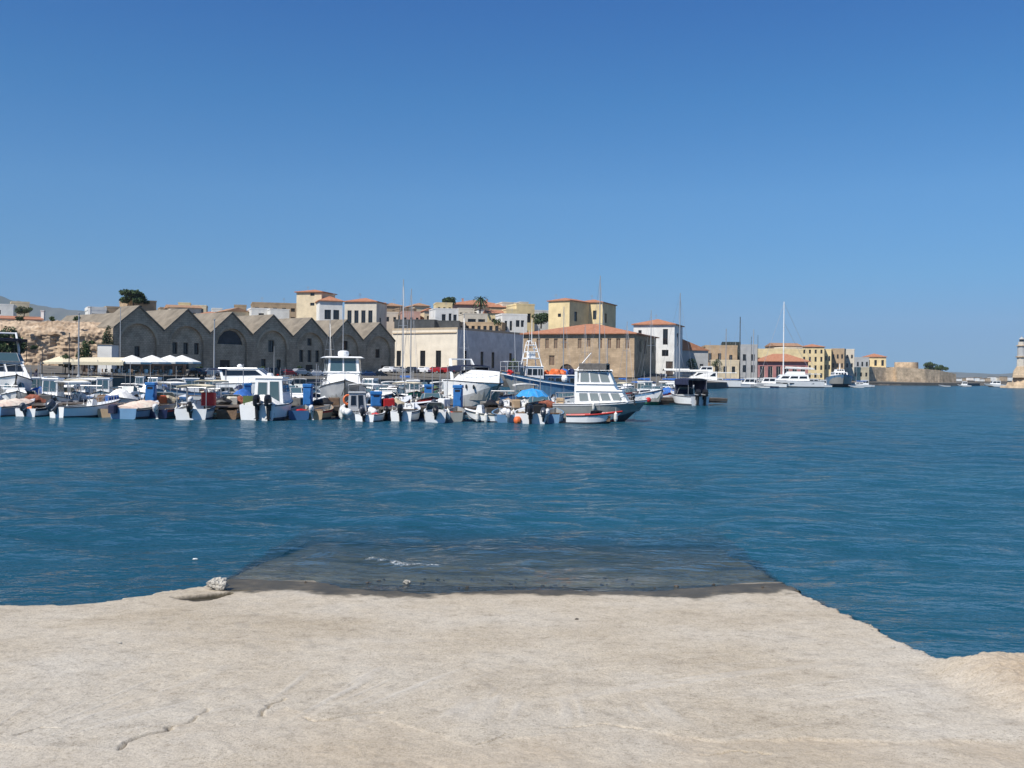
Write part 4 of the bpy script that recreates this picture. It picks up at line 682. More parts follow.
for i, (px, D, yb, yt) in enumerate(((262, 316, 303, 296), (284, 316, 303, 297), (308, 288, 291, 285), (334, 284, 299, 292), (360, 282, 299, 292), (394, 316, 304, 297), (421, 312, 304, 297), (446, 288, 308, 301), (512, 296, 314, 307), (556, 300, 299, 293), (592, 306, 300, 294), (656, 260, 321, 313))):
    z0_, z1_ = zat(px, yb, D) - .6, zat(px, yt, D); b_ = MB().tube((0, 0, 0), (0, 0, z1_ - z0_), .05, .03, 5); [b_.box((0, 0, (z1_ - z0_) * k_), (1.3 - .25 * j_, .04, .04)) for j_, k_ in enumerate((.72, .82, .92))]; b_.box((0, 0, (z1_ - z0_) * .82), (.04, 1.0, .04))
    tag(b_.build('roof_aerial', 'alu', loc=P(px, D + 3, z0_), rz=i), ['thin aerial on the brown block of old houses, left one', 'thin aerial on the brown block of old houses, right one', 'aerial above the tall cream tower house', 'aerial on the white red roofed house by the tower', 'aerial on the cream house with four tall windows', 'aerial on the left pyramid roofed house', 'aerial on the right pyramid roofed house', 'aerial on the bright white house with black windows', 'aerial on the greyish white house', 'aerial on the left wing of the yellow building', 'aerial on the right wing of the yellow building', 'aerial on the roof of the tall white building'][i], 'aerial')
# distant white houses on the far coast
fb = None
for i in range(34):
    px = 944 + i * 2.3 + random.uniform(-1, 1); D = 1390 + random.uniform(-40, 90); z = 1 + random.uniform(0, 3.5)
    t = thing('coast_house', 'tiny white house on the hazy far coast, in the group left of the lighthouse', 'house', P(px, D, z), random.uniform(-.4, .4), 'far white houses on the coast')
    w_, d_, h_ = random.uniform(5, 13), 8, random.uniform(3, 6.5); MB().box((0, 0, h_ / 2), (w_, d_, h_)).build('wall', random.choice(['plaster_white', 'plaster_white', 'plaster_pale', 'plaster_tan']), t)
    MB().box((0, 0, h_ + .2), (w_ + .6, d_ + .6, .4)).build('roof', 'roof_stone', t)

# ------------------------------------------------------------------ trees
def crown_mb(blobs, n_, size, seed):
    rr = np.random.default_rng(seed); mb = MB()
    for (cx, cy, cz, rx, ry, rz_, w_) in blobs:
        for _ in range(int(n_ * w_)):
            d = rr.normal(size=3); d /= np.linalg.norm(d); rad = rr.uniform(.25, 1) ** .45; p = Vector((cx + d[0] * rx * rad, cy + d[1] * ry * rad, cz + d[2] * rz_ * rad))
            nv_ = Vector(rr.normal(size=3)).normalized(); a = nv_.orthogonal().normalized(); b_ = nv_.cross(a); s_ = size * rr.uniform(.6, 1.4)
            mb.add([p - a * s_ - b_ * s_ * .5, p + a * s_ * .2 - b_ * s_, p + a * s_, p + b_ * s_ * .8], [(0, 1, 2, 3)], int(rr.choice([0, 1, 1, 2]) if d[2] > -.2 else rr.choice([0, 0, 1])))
    return mb
def tree(name, label, px, D, ytop, ybase, w_px, seed, n_=1500, kind='round', z0=None, cat='tree', mats=('leaf_dark', 'leaf_mid', 'leaf_light')):
    zt, zb = zat(px, ytop, D), zat(px, ybase, D); H = zt - zb; W = w_px * D / F; t = thing(name, label, cat, P(px, D, zb)); rr = random.Random(seed); bl = []
    lo_ = .22 if cat == 'bush' or H < W else .38
    for i in range(13): q_ = rr.uniform(-.34, .34); bl.append((q_ * W, rr.uniform(-.3, .3) * W, H * (lo_ + (.84 - lo_) * rr.uniform(0, 1) * (1 - 1.6 * q_ * q_)), W * rr.uniform(.15, .25), W * rr.uniform(.15, .25), H * rr.uniform(.14, .22), 1 / 10))
    tr = MB(); tr.tube((0, 0, -.5), (.03 * W, 0, H * .5), W * .035, W * .022, 8)
    for bb in bl[:6]: tr.tube((.03 * W, 0, H * .35), bb[:3], W * .015, W * .004, 5)
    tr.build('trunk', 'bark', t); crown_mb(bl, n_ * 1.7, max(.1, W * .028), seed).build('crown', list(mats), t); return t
tree('pine_tree', 'dark pine tree rising above the roofs over the first stone gable', 133, 262, 289, 306, 30, 3, 1800)
tree('bush', 'dark green bush growing beside the cream house at the upper left', 24, 238, 306, 315, 16, 4, 700, cat='bush')
tree('green_tree', 'leafy green tree in front of the ruin at the left edge of the photo', 3, 152, 324, 366, 36, 5, 2600)
tree('green_bush', 'green bush on the quay left of the tall pole', 65, 158, 354, 372, 20, 6, 900, cat='bush')
tree('green_bush', 'dark shrub on the quay just right of the tall pole', 84, 160, 340, 368, 15, 7, 900, cat='bush')
tree('green_bush', 'slim climbing shrub on the wall corner left of the first stone gable', 108, 176, 322, 362, 12, 8, 900, cat='bush', mats=('leaf_dark', 'leaf_dark', 'leaf_mid'))
tree('green_tree', 'round green tree left of the big yellow building', 541, 306, 309, 327, 20, 9, 1300)
tree('dark_tree', 'dark round tree beside the pink house with the red roof', 447, 330, 294.5, 309, 17, 10, 1300)
tree('green_bush', 'small bush on the roof terrace left of the greyish white house', 497, 284, 318, 327, 9, 13, 400, cat='bush')
tree('dark_tree', 'dark tree on the fort bastion, left of the pair', 931, 540, 361.5, 371, 15, 11, 900)
tree('dark_tree', 'dark tree on the fort bastion, right of the pair', 942, 545, 363, 372, 14, 12, 900)
t = thing('palm_tree', 'palm tree with drooping fronds in front of the red hipped roof', 'palm', P(479, 310, 12)); zt = zat(479, 299, 310) - 12
MB().tube((0, 0, 0), (.3, 0, zt), .3, .2, 8).build('trunk', 'bark', t); fr = MB()
for i in range(34):
    a = i * 2.4; up_ = .9 - 1.5 * (i / 34); L_ = 2.6; pr = Vector((.3, 0, zt)); wv = Vector((-math.sin(a), math.cos(a), 0)) * .22
    for s_ in range(5):
        nx = pr + Vector((math.cos(a) * L_ / 5, math.sin(a) * L_ / 5, (up_ - s_ * .32) * L_ / 5)); fr.add([pr - wv, pr + wv, nx + wv * .85, nx - wv * .85], [(0, 1, 2, 3)], i % 2); pr = nx
fr.build('crown', ['leaf_mid', 'leaf_dark'], t)

for i, (px, D, w_, yt) in enumerate(((20, 178, 9, 316), (52, 180, 7, 316.5), (76, 182, 8, 316), (34, 168, 6, 345), (92, 176, 7, 340))): tree('scrub_bush', ['low scrub on the left end of the ruin crest', 'low scrub in the middle of the ruin crest', 'low scrub near the right end of the ruin crest', 'small shrub rooted in the face of the ruin', 'shrub at the foot of the ruin near the first shed'][i], px, D, yt, yt + 5, w_, 300 + i, 260, cat='bush')
# ------------------------------------------------------------------ air
HAZE = 7e-5
hz = MB().box((0, 0, 298), (19600, 19600, 604)); ho = hz.build('haze', 'foamplastic'); ho['kind'] = 'stuff'
hm = bpy.data.materials.new('haze_air'); hm.use_nodes = True; hn = hm.node_tree; hn.nodes.clear()
hv = hn.nodes.new('ShaderNodeVolumePrincipled'); hv.inputs['Density'].default_value = HAZE; hv.inputs['Color'].default_value = (.62, .8, 1, 1); hv.inputs['Anisotropy'].default_value = 0
hout = hn.nodes.new('ShaderNodeOutputMaterial'); hn.links.new(hv.outputs[0], hout.inputs['Volume']); ho.data.materials[0] = hm

# ------------------------------------------------------------------ boats: parts
class Hull:
    def __init__(s, L, B, H, rise=.55, stern=.9, full=2.1, rake=.16):
        s.L, s.B, s.H, s.rise, s.stern, s.full, s.rake = L, B, H, rise, stern, full, rake
    def hb(s, t): return s.B / 2 * max(.03, (1 - max(0, (t - .35) / .65) ** s.full)) * (s.stern + (1 - s.stern) * min(1, t / .35))
    def sheer(s, t): return s.H * (1 + s.rise * t ** 2)
    def X(s, t, z=None):   # raked stem: low points sit further aft
        f = 0 if z is None else max(0, 1 - z / s.sheer(t)); return -s.L / 2 + s.L * t - s.rake * s.L * t ** 4 * f
    def pt(s, t, side, dz=0, inset=0): return Vector((s.X(t), side * max(.0, s.hb(t) - inset), s.sheer(t) + dz))
    def build(s, parent, col, bottom='antifoul', inner='interior', stripe=None, floor=None, tdeck=.55, n_=16, boot=.14):
        mb = MB(); mats_ = [col, bottom, inner, stripe or col]; rings = []; fl = floor if floor is not None else s.H * .35
        for i in range(n_ + 1):
            t = i / n_; b_, sh = s.hb(t), s.sheer(t); zk = -.35 * s.H if t < .6 else -.35 * s.H + (sh * .75 + .35 * s.H) * ((t - .6) / .4) ** 2.6
            zc = max(zk + .02, .02 * s.H + .55 * sh * t ** 4); cbm = b_ * (.9 - .42 * t ** 3); zb = max(zc + .02, boot * s.H + zc * .9 + .02); f1 = (zb - zc) / max(.01, sh - zc); f2 = .72
            br = lambda f: cbm + (b_ - cbm) * f ** .8
            zs = zc + (sh - zc) * f2; gw = min(.09, b_ * .5); bi = max(.005, b_ - gw)
            side = [(s.X(t, zk), 0, zk), (s.X(t, zc), cbm, zc), (s.X(t, zb), br(f1), zb), (s.X(t, zs), br(f2), zs), (s.X(t), b_, sh), (s.X(t), bi, sh), (s.X(t, fl), bi * .92, min(fl, sh - .03)), (s.X(t, fl), 0, min(fl, sh - .03))]
            rings.append(side)
        order = [1, 1, 0, 3, 0, 2, 2]
        for sd in (1, -1):
            for i in range(n_):
                for j in range(7):
                    q = [rings[i][j], rings[i + 1][j], rings[i + 1][j + 1], rings[i][j + 1]]; q = [(x, y * sd, z) for x, y, z in q]; mb.add(q, [(0, 1, 2, 3)[::-sd]], order[j])
        r_ = rings[0]; tr = [(x, y, z) for x, y, z in r_[:5]] + [(x, -y, z) for x, y, z in r_[4:0:-1]]; mb.add(tr, [tuple(range(len(tr)))[::-1]], 0)
        ti = [(x + .07, y * .97, z) for x, y, z in (r_[4], r_[7])]; b0 = s.hb(0) - .05
        mb.hexa([(-s.L / 2 + .004, -b0, fl), (-s.L / 2 + .08, -b0, fl), (-s.L / 2 + .08, b0, fl), (-s.L / 2 + .004, b0, fl), (-s.L / 2 + .004, -b0, s.H * .93), (-s.L / 2 + .08, -b0, s.H * .93), (-s.L / 2 + .08, b0, s.H * .93), (-s.L / 2 + .004, b0, s.H * .93)], 2)
        o_ = mb.build('hull', mats_, parent)
        rub = MB()
        for sd in (1, -1):
            for i in range(10): rub.tube(s.pt(i / 10, sd, -.03, -.01), s.pt((i + 1) / 10, sd, -.03, -.01), .028, n=4)
        rub.build('rub_rail', 'rubber' if col != 'gel_cream' else 'wood', parent); return o_
    def deck(s, parent, t0, m, camber=.06, t1=1.0, name='deck', dz=.006):
        mb = MB(); rings = []
        for i in range(9):
            t = t0 + (t1 - t0) * i / 8; b_ = s.hb(t); rings.append([(s.X(t), b_ * k, s.sheer(t) + dz + camber * (1 - k * k)) for k in (-1, -.6, -.2, .2, .6, 1)])
        mb.loft(rings, closed=False); b0 = s.hb(t0); x0, z0_ = s.X(t0), s.sheer(t0)
        mb.add(rings[0] + [(x0, b0 * .9, s.H * .4), (x0, -b0 * .9, s.H * .4)], [tuple(range(8))[::-1]]); return mb.build(name, m, parent, smooth=False)
    def rail(s, parent, t0=.5, h=.45, m='steel'):
        mb = MB(); ts = [t0 + (.985 - t0) * i / 6 for i in range(7)]
        for sd in (1, -1):
            tp = [s.pt(t, sd, h, .05) for t in ts]; mb.path([s.pt(t0, sd, 0, .05)] + tp, .016, 4); [mb.tube(s.pt(t, sd, 0, .05), p, .013, n=4) for t, p in zip(ts, tp)]
        mb.tube(s.pt(.985, 1, h, .05), s.pt(.985, -1, h, .05), .016, n=4); return mb.build('bow_rail', m, parent)
def outboard(parent, x, y, z, size=1.0, m='motor_black', tilt=0.0, steer=0.0):
    mb = MB(); k = size
    mb.box((-.08 * k, 0, -.28 * k), (.16 * k, .13 * k, .62 * k), taper=1.15); mb.box((-.10 * k, 0, -.72 * k), (.13 * k, .07 * k, .36 * k)); mb.box((-.12 * k, 0, -.60 * k), (.36 * k, .2 * k, .025 * k))
    mb.tube((-.32 * k, 0, -.86 * k), (.1 * k, 0, -.86 * k), .035 * k, .075 * k, 8); mb.box((-.06 * k, 0, -.98 * k), (.16 * k, .02 * k, .18 * k), taper=.6)
    for a in (0, 2.1, 4.2): mb.hexa([Vector((-.34 * k, 0, -.86 * k)) + Vector(v) * k for v in [(0, .02 * math.cos(a), .02 * math.sin(a)), (.03, .02 * math.cos(a), .02 * math.sin(a)), (.05, .13 * math.cos(a + .4), .13 * math.sin(a + .4)), (0, .13 * math.cos(a + .4), .13 * math.sin(a + .4)),
                                   (0, .03 * math.cos(a + .6), .03 * math.sin(a + .6)), (.03, .03 * math.cos(a + .6), .03 * math.sin(a + .6)), (.05, .12 * math.cos(a + .9), .12 * math.sin(a + .9)), (0, .12 * math.cos(a + .9), .12 * math.sin(a + .9))]])
    mb.box((.1 * k, 0, -.1 * k), (.18 * k, .22 * k, .3 * k)); o_ = mb.build('outboard_motor', m, parent); o_.location = (x, y, z); o_.rotation_euler = (0, tilt, steer)
    c_ = MB(); rings = []
    for zz, sx, sy, dx in ((.0, .26, .17, 0), (.08, .3, .19, -.01), (.34, .29, .185, -.02), (.46, .22, .15, -.03), (.5, .12, .09, -.03)):
        rings.append([Vector(((math.cos(a) * sx * (1 if math.cos(a) > 0 else 1.05) + dx - .06) * k, math.sin(a) * sy * k, zz * k)) for a in [2 * math.pi * i / 10 for i in range(10)]])
    c_.loft(rings); c_.build('cowling', m, o_, smooth=False); MB().box((.005 * k, 0, 0), (.5 * k, .375 * k, .03 * k)).build('cowl_band', 'motor_white' if m != 'motor_white' else 'motor_grey', o_, loc=(-.08 * k, 0, .12 * k)); return o_
def windscreen(parent, x, z, w_, h_, rake=.35, wrap=.5, glass='glass_tint', frame='alu'):
    b0, b1 = w_ / 2, w_ / 2 * .86; lo = [(x - wrap, -b0, z), (x, -b0 * .72, z), (x, b0 * .72, z), (x - wrap, b0, z)]; hi = [(x - wrap - rake * .5, -b1, z + h_ * .8), (x - rake, -b1 * .72, z + h_), (x - rake, b1 * .72, z + h_), (x - wrap - rake * .5, b1, z + h_ * .8)]
    mb = MB(); mb.path(lo, .022, 4); mb.path(hi, .025, 4); [mb.tube(a, b_, .022, n=4) for a, b_ in zip(lo, hi)]; f = mb.build('windscreen', frame, parent); g_ = MB()
    for i in range(3):
        q = [Vector(lo[i]), Vector(lo[i + 1]), Vector(hi[i + 1]), Vector(hi[i])]; nn = (q[1] - q[0]).cross(q[3] - q[0]).normalized() * .012; g_.hexa([p - nn for p in q] + [p + nn for p in q])
    g_.build('glass', glass, f); return f
def cabin(parent, x0, x1, w_, z0, z1, rf=.4, rb=.05, taper=.85, m='gel_white', wins=3, glass='glass_dark', front=2, back=False, roof_ov=.08, roofm=None, name='cabin', v0=.42, v1=.86, zf=None):
    """deckhouse: x0 aft, x1 forward; sloping front/back, real window parts standing in each side"""
    b0, b1 = w_ / 2, w_ / 2 * taper; zf = z0 if zf is None else zf
    lo = [Vector((x0, -b0, z0)), Vector((x1, -b0 * .8, zf)), Vector((x1, b0 * .8, zf)), Vector((x0, b0, z0))]; hi = [Vector((x0 + rb, -b1, z1)), Vector((x1 - rf, -b1 * .8, z1)), Vector((x1 - rf, b1 * .8, z1)), Vector((x0 + rb, b1, z1))]
    mb = MB(); mb.hexa(lo + hi); c_ = mb.build(name, m, parent)
    def win(A, B, C, D, u0, u1, va, vb, cache=None):
        P_ = lambda u, v: (A * (1 - u) + B * u) * (1 - v) + (D * (1 - u) + C * u) * v
        q = [P_(u0, va), P_(u1, va), P_(u1, vb), P_(u0, vb)]; nn = (q[1] - q[0]).cross(q[3] - q[0]).normalized(); g_ = MB(); g_.hexa([p - nn * .02 for p in q] + [p + nn * .012 for p in q], 1)
        for i in range(4): g_.tube(q[i] + nn * .012, q[(i + 1) % 4] + nn * .012, .016, n=4, mi=0)
        g_.build('window', ['alu', glass], c_)
    for k in range(wins):
        u0, u1 = .06 + .9 * k / max(1, wins), .06 + .9 * (k + 1) / max(1, wins) - .05
        win(lo[0], lo[1], hi[1], hi[0], u0, u1, v0, v1); win(lo[2], lo[3], hi[3], hi[2], 1 - u1, 1 - u0, v0, v1)
    for k in range(front): u0, u1 = .06 + .9 * k / front, .06 + .9 * (k + 1) / front - .05; win(lo[1], lo[2], hi[2], hi[1], u0, u1, v0, v1 + .04)
    if back: win(lo[3], lo[0], hi[0], hi[3], .12, .45, .3, .85); win(lo[3], lo[0], hi[0], hi[3], .55, .88, .08, .88)
    rb_ = MB(); rb_.hexa([h + Vector((sx * roof_ov, sy * roof_ov, .002)) for h, sx, sy in zip(hi, (-1, 1, 1, -1), (-1, -1, 1, 1))] + [h + Vector((sx * roof_ov * .5, sy * roof_ov * .5, .08)) for h, sx, sy in zip(hi, (-1, 1, 1, -1), (-1, -1, 1, 1))]); rb_.build('roof', roofm or m, parent)
    return c_
def canopy(parent, x0, x1, w_, z0, z, m='canvas_cream', sides=None, arch=.1, valance=.12, fm='steel'):
    mb = MB(); rings = []
    for x in np.linspace(x0, x1, 7):
        e = .05 * math.sin((x - x0) / (x1 - x0) * math.pi * 3); rings.append([(x, -w_ / 2, z - valance), (x, -w_ / 2, z)] + [(x, w_ / 2 * k, z + arch * (1 - k * k) - abs(e) * .5) for k in (-.6, -.2, .2, .6)] + [(x, w_ / 2, z), (x, w_ / 2, z - valance), (x, w_ / 2 - .02, z - valance), (x, w_ / 2 - .02, z - .03), (x, 0, z + arch - .05), (x, -w_ / 2 + .02, z - .03), (x, -w_ / 2 + .02, z - valance)])
    mb.loft(rings); mb.build('canopy', m, parent); fr = MB()
    for x in (x0 + .05, x1 - .05):
        for y in (-1, 1): fr.tube((x, y * (w_ / 2 - .04), z0), (x, y * (w_ / 2 - .04), z - .02), .024, n=5)
    fr.path([(x0 + .05, -w_ / 2 + .04, z - .04), (x1 - .05, -w_ / 2 + .04, z - .04), (x1 - .05, w_ / 2 - .04, z - .04), (x0 + .05, w_ / 2 - .04, z - .04), (x0 + .05, -w_ / 2 + .04, z - .04)], .022, 5); [fr.tube((x0 + (x1 - x0) * .5, y * (w_ / 2 - .04), z0), (x0 + (x1 - x0) * .5, y * (w_ / 2 - .04), z - .02), .03, n=5) for y in (-1, 1) if fm == 'black']; fr.build('canopy_frame', fm, parent)
    if sides: MB().hexa([(x1 - .06, -w_ / 2 + .03, z0), (x1 + .1, -w_ / 2 + .03, z0), (x1 + .1, w_ / 2 - .03, z0), (x1 - .06, w_ / 2 - .03, z0), (x1 - .06, -w_ / 2 + .03, z - .06), (x1 - .03, -w_ / 2 + .03, z - .06), (x1 - .03, w_ / 2 - .03, z - .06), (x1 - .06, w_ / 2 - .03, z - .06)]).build('canopy_curtain', sides, parent)
def boat_cover(parent, h, t0, t1, hump, m, ridge_=.5):
    mb = MB(); rings = []
    for i in range(13):
        t = t0 + (t1 - t0) * i / 12; b_ = h.hb(t) + .03; e = math.sin(math.pi * min(1, (i + 1.2) / 13.2)) ** .7; sag = .05 * math.sin(i * 2.1)
        rings.append([(h.X(t), b_ * k, h.sheer(t) - .1 * (abs(k) > .99) + (hump * e + sag * e) * (1 - abs(k) ** 1.6)) for k in (-1, -.97, -.7, -.35, 0, .35, .7, .97, 1)])
    mb.loft(rings, closed=False)
    for rg in (rings[0], rings[-1]): mb.add(rg, [tuple(range(9))])
    mb.build('boat_cover', m, parent)
def bench(parent, x, w_, z, m='interior'): MB().box((x, 0, z), (.32, w_, .05)).box((x, 0, z - .16), (.22, w_ * .9, .26)).build('bench', m, parent)
def console(parent, x, z, m='gel_white', h_=.75, w_=.6):
    MB().hexa([(x - .25, -w_ / 2, z), (x + .35, -w_ / 2, z), (x + .35, w_ / 2, z), (x - .25, w_ / 2, z), (x - .15, -w_ / 2, z + h_), (x + .1, -w_ / 2, z + h_), (x + .1, w_ / 2, z + h_), (x - .15, w_ / 2, z + h_)]).build('console', m, parent)
    b_ = MB(); a = [2 * math.pi * i / 10 for i in range(11)]; b_.path([(x - .2 - .05 * math.cos(q), .17 * math.sin(q), z + h_ * .8 + .17 * math.cos(q)) for q in a], .015, 4); b_.build('steering_wheel', 'black', parent)
def mast_part(parent, x, z0, z1, r_=.06, m='alu', name='mast', lean=0, n_=8): return MB().tube((x, 0, z0), (x + lean, 0, z1), r_, r_ * .6, n_).build(name, m, parent)
def fenders(parent, h, ts, m='fender', side=-1, n_=1):
    for t in ts: p = h.pt(t, side, -.05, -.13); MB().lathe([(.01, .12), (.05, .06), (.11, 0), (.115, -.3), (.07, -.42), (.01, -.45)], 8).tube((0, 0, .1), (0, 0, .35), .012, n=4).build('fender', m, parent, loc=p)
def cleats(parent, h):
    for t, sd in ((.06, 1), (.06, -1)): p = h.pt(t, sd, .03, .04); MB().box((0, 0, 0), (.16, .03, .03)).box((0, 0, -.015), (.05, .03, .03)).build('cleat', 'steel', parent, loc=p)
def clutter(parent, h, seed, t0=.1, t1=.5, n_=5):
    rr = random.Random(seed); pal = ['canvas_white', 'orange', 'canvas_blue', 'rope', 'interior_grey', 'gel_white', 'red', 'net', 'wood']
    nm = {'canvas_white': 'folded_cloth', 'orange': 'life_jacket', 'canvas_blue': 'folded_cloth', 'rope': 'rope_coil', 'interior_grey': 'locker', 'gel_white': 'cool_box', 'red': 'fuel_tank', 'net': 'net_heap', 'wood': 'locker'}
    for i in range(n_):
        t = rr.uniform(t0, t1); k = rr.choice(pal); y = rr.uniform(-.6, .6) * h.hb(t); z = h.H * .35; s_ = rr.uniform(.2, .45)
        if nm[k] == 'rope_coil': b_ = MB(); [b_.path([(s_ * .5 * math.cos(a), s_ * .5 * math.sin(a), .03 + .045 * r_) for a in np.linspace(0, 6.28, 11)], .022, 4) for r_ in range(4)]
        elif nm[k] in ('net_heap', 'folded_cloth', 'life_jacket'): b_ = stone_mb(s_ * .7, seed + i, (1, 1, .8), 1); b_.v = [(x, y_, z_ + s_ * .4) for x, y_, z_ in b_.v]
        else: b_ = MB(); b_.rbox((0, 0, s_ * .45), (s_ * 1.3, s_, s_ * .9), .04); b_.box((0, 0, s_ * .93), (s_ * .4, .04, .06))
        b_.build(nm[k], k, parent, loc=(h.X(t), y, z), rz=rr.uniform(0, 3))
def sailrig(parent, h, H_, m='alu', boom=True, x=.08, furl=True):
    X_ = x * h.L; z0_ = h.H * .9; mast_part(parent, X_, z0_, H_, max(.045, H_ * (.0065 if H_ < 12 or h.L < 10 else .0095)), m)
    b_ = MB(); r_ = .009 if H_ < 12 else .016
    for sd in (-1, 1): b_.path([h.pt(.5, sd, 0, .05), (X_, sd * h.B * .2, H_ * .6), (X_, 0, H_ * .97)], r_, 3); b_.tube((X_, 0, H_ * .6), (X_, sd * h.B * .2, H_ * .6), .03, n=4)
    b_.tube(h.pt(.98, 1, 0, h.hb(.98)), (X_, 0, H_ * .95), r_, n=3); b_.tube((-h.L / 2, 0, h.H), (X_, 0, H_ * .99), r_, n=3); b_.build('rigging', 'steel', parent)
    if boom: MB().tube((X_, 0, z0_ + 1.1), (-h.L * .38, 0, z0_ + 1.15), .07, n=6).build('boom', 'alu', parent); MB().tube((X_ - .1, 0, z0_ + 1.24), (-h.L * .36, 0, z0_ + 1.26), .16, .1, 8).build('sail_cover', 'canvas_blue' if m == 'alu' else 'canvas_white', parent)
GRP = 'boats moored in the harbour'
def boat(name, label, cat, px, D, head, L, B, H, hull='gel_white', group=GRP, roll=0, **kw):
    t = thing(name, label, cat, P(px, D, 0), R(head), group); t.rotation_euler.x = R(roll)
    h = Hull(L, B, H, **{k: kw.pop(k) for k in ('rise', 'stern', 'full', 'rake') if k in kw}); h.build(t, hull, **kw); return t, h
def small(label, px, D, head, L=4.6, B=1.85, H=.62, style='open', hull='gel_white', motor='motor_black', tilt=-.5, name='motor_boat', seed=0, stripe=None, inner='interior', td=.58, extra=(), ms=.95, deckm=None, canv='canvas_cream', **kw):
    rs = random.Random(seed * 7 + 1)
    if seed >= 30 and not deckm: deckm = rs.choice(['gel_white', 'interior', 'gel_tan', 'gel_cream', 'gel_silver', 'canvas_navy'])
    if seed >= 30 and not stripe: stripe = rs.choice([None, 'gel_navy', 'gel_blue', 'gel_red', None, 'gel_sky'])
    t, h = boat(name, label, 'boat', px, D, head, L, B, H, hull, stripe=stripe, inner=inner, tdeck=td, **kw); t.scale = (.8, .8, .86)
    if style != 'row': h.deck(t, td, deckm or ('gel_white' if hull not in ('gel_cream',) else hull))
    if motor: outboard(t, -L / 2 - .12, 0, H * .95, ms, motor, tilt, .1 * math.sin(seed))
    fl = H * .35
    if style == 'open': bench(t, -L * .3, B * .8, H * .75); bench(t, -L * .05, B * .85, H * .8); console(t, .05 * L, fl, h_=.8)
    if style == 'row': bench(t, -L * .3, B * .75, H * .8, 'wood'); bench(t, 0, B * .85, H * .8, 'wood'); bench(t, L * .25, B * .6, H * .95, 'wood')
    if style == 'wind': bench(t, -L * .32, B * .8, H * .8); windscreen(t, h.X(td) + .25, h.sheer(td) + .04, B * .82, .42)
    if style == 'cuddy': cabin(t, h.X(td - .08), h.X(.86), B * .74, h.sheer(td) - .02, h.sheer(td) + .42, .75, .1, .8, 'gel_white', 1, 'glass_dark', 0, zf=h.sheer(.86) - .03, v0=.3, v1=.75); windscreen(t, h.X(td) + .15, h.sheer(td) + .44, B * .6, .4, .25, .35)
    if style == 'pilot': cabin(t, h.X(.42), h.X(.72), B * .66, fl, H + 1.35, .3, .02, .88, 'gel_white', 2, 'glass_tint', 2, v0=.55, v1=.9); h.rail(t, .62)
    if style == 'canopy': canopy(t, -L * .46, L * .12, B * .86, H, H + 1.25, canv); console(t, .02 * L, fl, h_=.85); bench(t, -L * .3, B * .8, H * .75)
    if style == 'cover': boat_cover(t, h, .02, .93, .32, canv)
    if style == 'tarp': boat_cover(t, h, .1, .8, .75, canv)
    if 'rail' in extra: h.rail(t, .6, .32)
    if 'arch' in extra: b_ = MB(); [b_.tube((-L * .3, y * B * .42, H), (-L * .36, y * B * .36, H + .95), .035, n=5) for y in (-1, 1)]; b_.tube((-L * .36, -B * .36, H + .95), (-L * .36, B * .36, H + .95), .035, n=5); b_.build('stern_arch', 'steel', t)
    if 'mast' in extra: mast_part(t, 0, fl, H + 2.6, .035)
    if 'pole' in extra: b_ = MB(); b_.tube((-L * .2, B * .2, fl), (-L * .24, B * .2, H + 1.9), .014, n=4); b_.tube((-L * .3, -B * .3, fl), (-L * .34, -B * .3, H + 1.7), .012, n=4); b_.build('fishing_rods', 'steel', t)
    cleats(t, h); clutter(t, h, seed + 31, n_=4 if style in ('open', 'wind', 'canopy', 'row', 'cuddy') else 0)
    if style in ('open', 'wind', 'canopy', 'cuddy'): fenders(t, h, (.3, .55), side=-1 if seed % 2 else 1)
    return t, h
# ------------------------------------------------------------------ pontoons
def pontoon(label, pxa, Da, pxb, Db, wd=2.4, group='floating pontoons'):
    A, B = P(pxa, Da, 0), P(pxb, Db, 0); Lp = (B - A).length; rz = math.atan2(B.y - A.y, B.x - A.x); t = thing('pontoon', label, 'pontoon', (A + B) / 2, rz, group); b_ = MB(); n_ = int(Lp / .22); rr = random.Random(int(Lp * 10))
    for i in range(n_): b_.box((-Lp / 2 + (i + .5) * Lp / n_, 0, .56 + rr.uniform(-.006, .006)), (Lp / n_ - .02, wd, .04))
    b_.build('deck', 'pontoon_wood', t); s_ = MB()
    for y in (-1, 1): s_.box((0, y * (wd / 2 - .06), .43), (Lp - .04, .1, .2)); s_.box((0, y * (wd / 2 - .1), .25), (Lp - .1, .06, .12))
    for k in range(int(Lp / 3)): s_.box((-Lp / 2 + (k + .5) * 3, 0, .12), (1.9, wd - .3, .56))
    s_.build('frame', 'pontoon_side', t); c_ = MB()
    for k in range(int(Lp / 4)):
        for y in (-1, 1): c_.box((-Lp / 2 + (k + .5) * 4, y * (wd / 2 - .15), .64), (.3, .06, .05)); c_.box((-Lp / 2 + (k + .5) * 4, y * (wd / 2 - .15), .6), (.1, .05, .06))
    c_.build('cleats', 'steel', t); return t
pontoon('long weathered plank pontoon behind the front row of boats, left stretch', -120, 53.4, 292, 53.4); pontoon('long weathered plank pontoon behind the front row, right stretch ending by the blue umbrella', 293, 53.4, 556, 53.4)
pontoon('second plank pontoon running behind the middle rows of boats', -140, 74, 500, 76); pontoon('third plank pontoon further back among the moored boats', -150, 103, 560, 106)
pontoon('end of a dark floating pontoon sticking out beside the boat with the navy canopy', 604, 86.5, 724, 86.5, 3.0)
pontoon('short finger pontoon between the two cabin boats, close to the red box boat', 222, 49.4, 222.5, 52.2, 1.7); pontoon('short dark finger pontoon right of the inflatable boat', 399, 49.0, 399.5, 52.2, 2.0); pontoon('short finger pontoon near the left edge of the front row', 47, 49.2, 47.5, 52.2, 1.4)
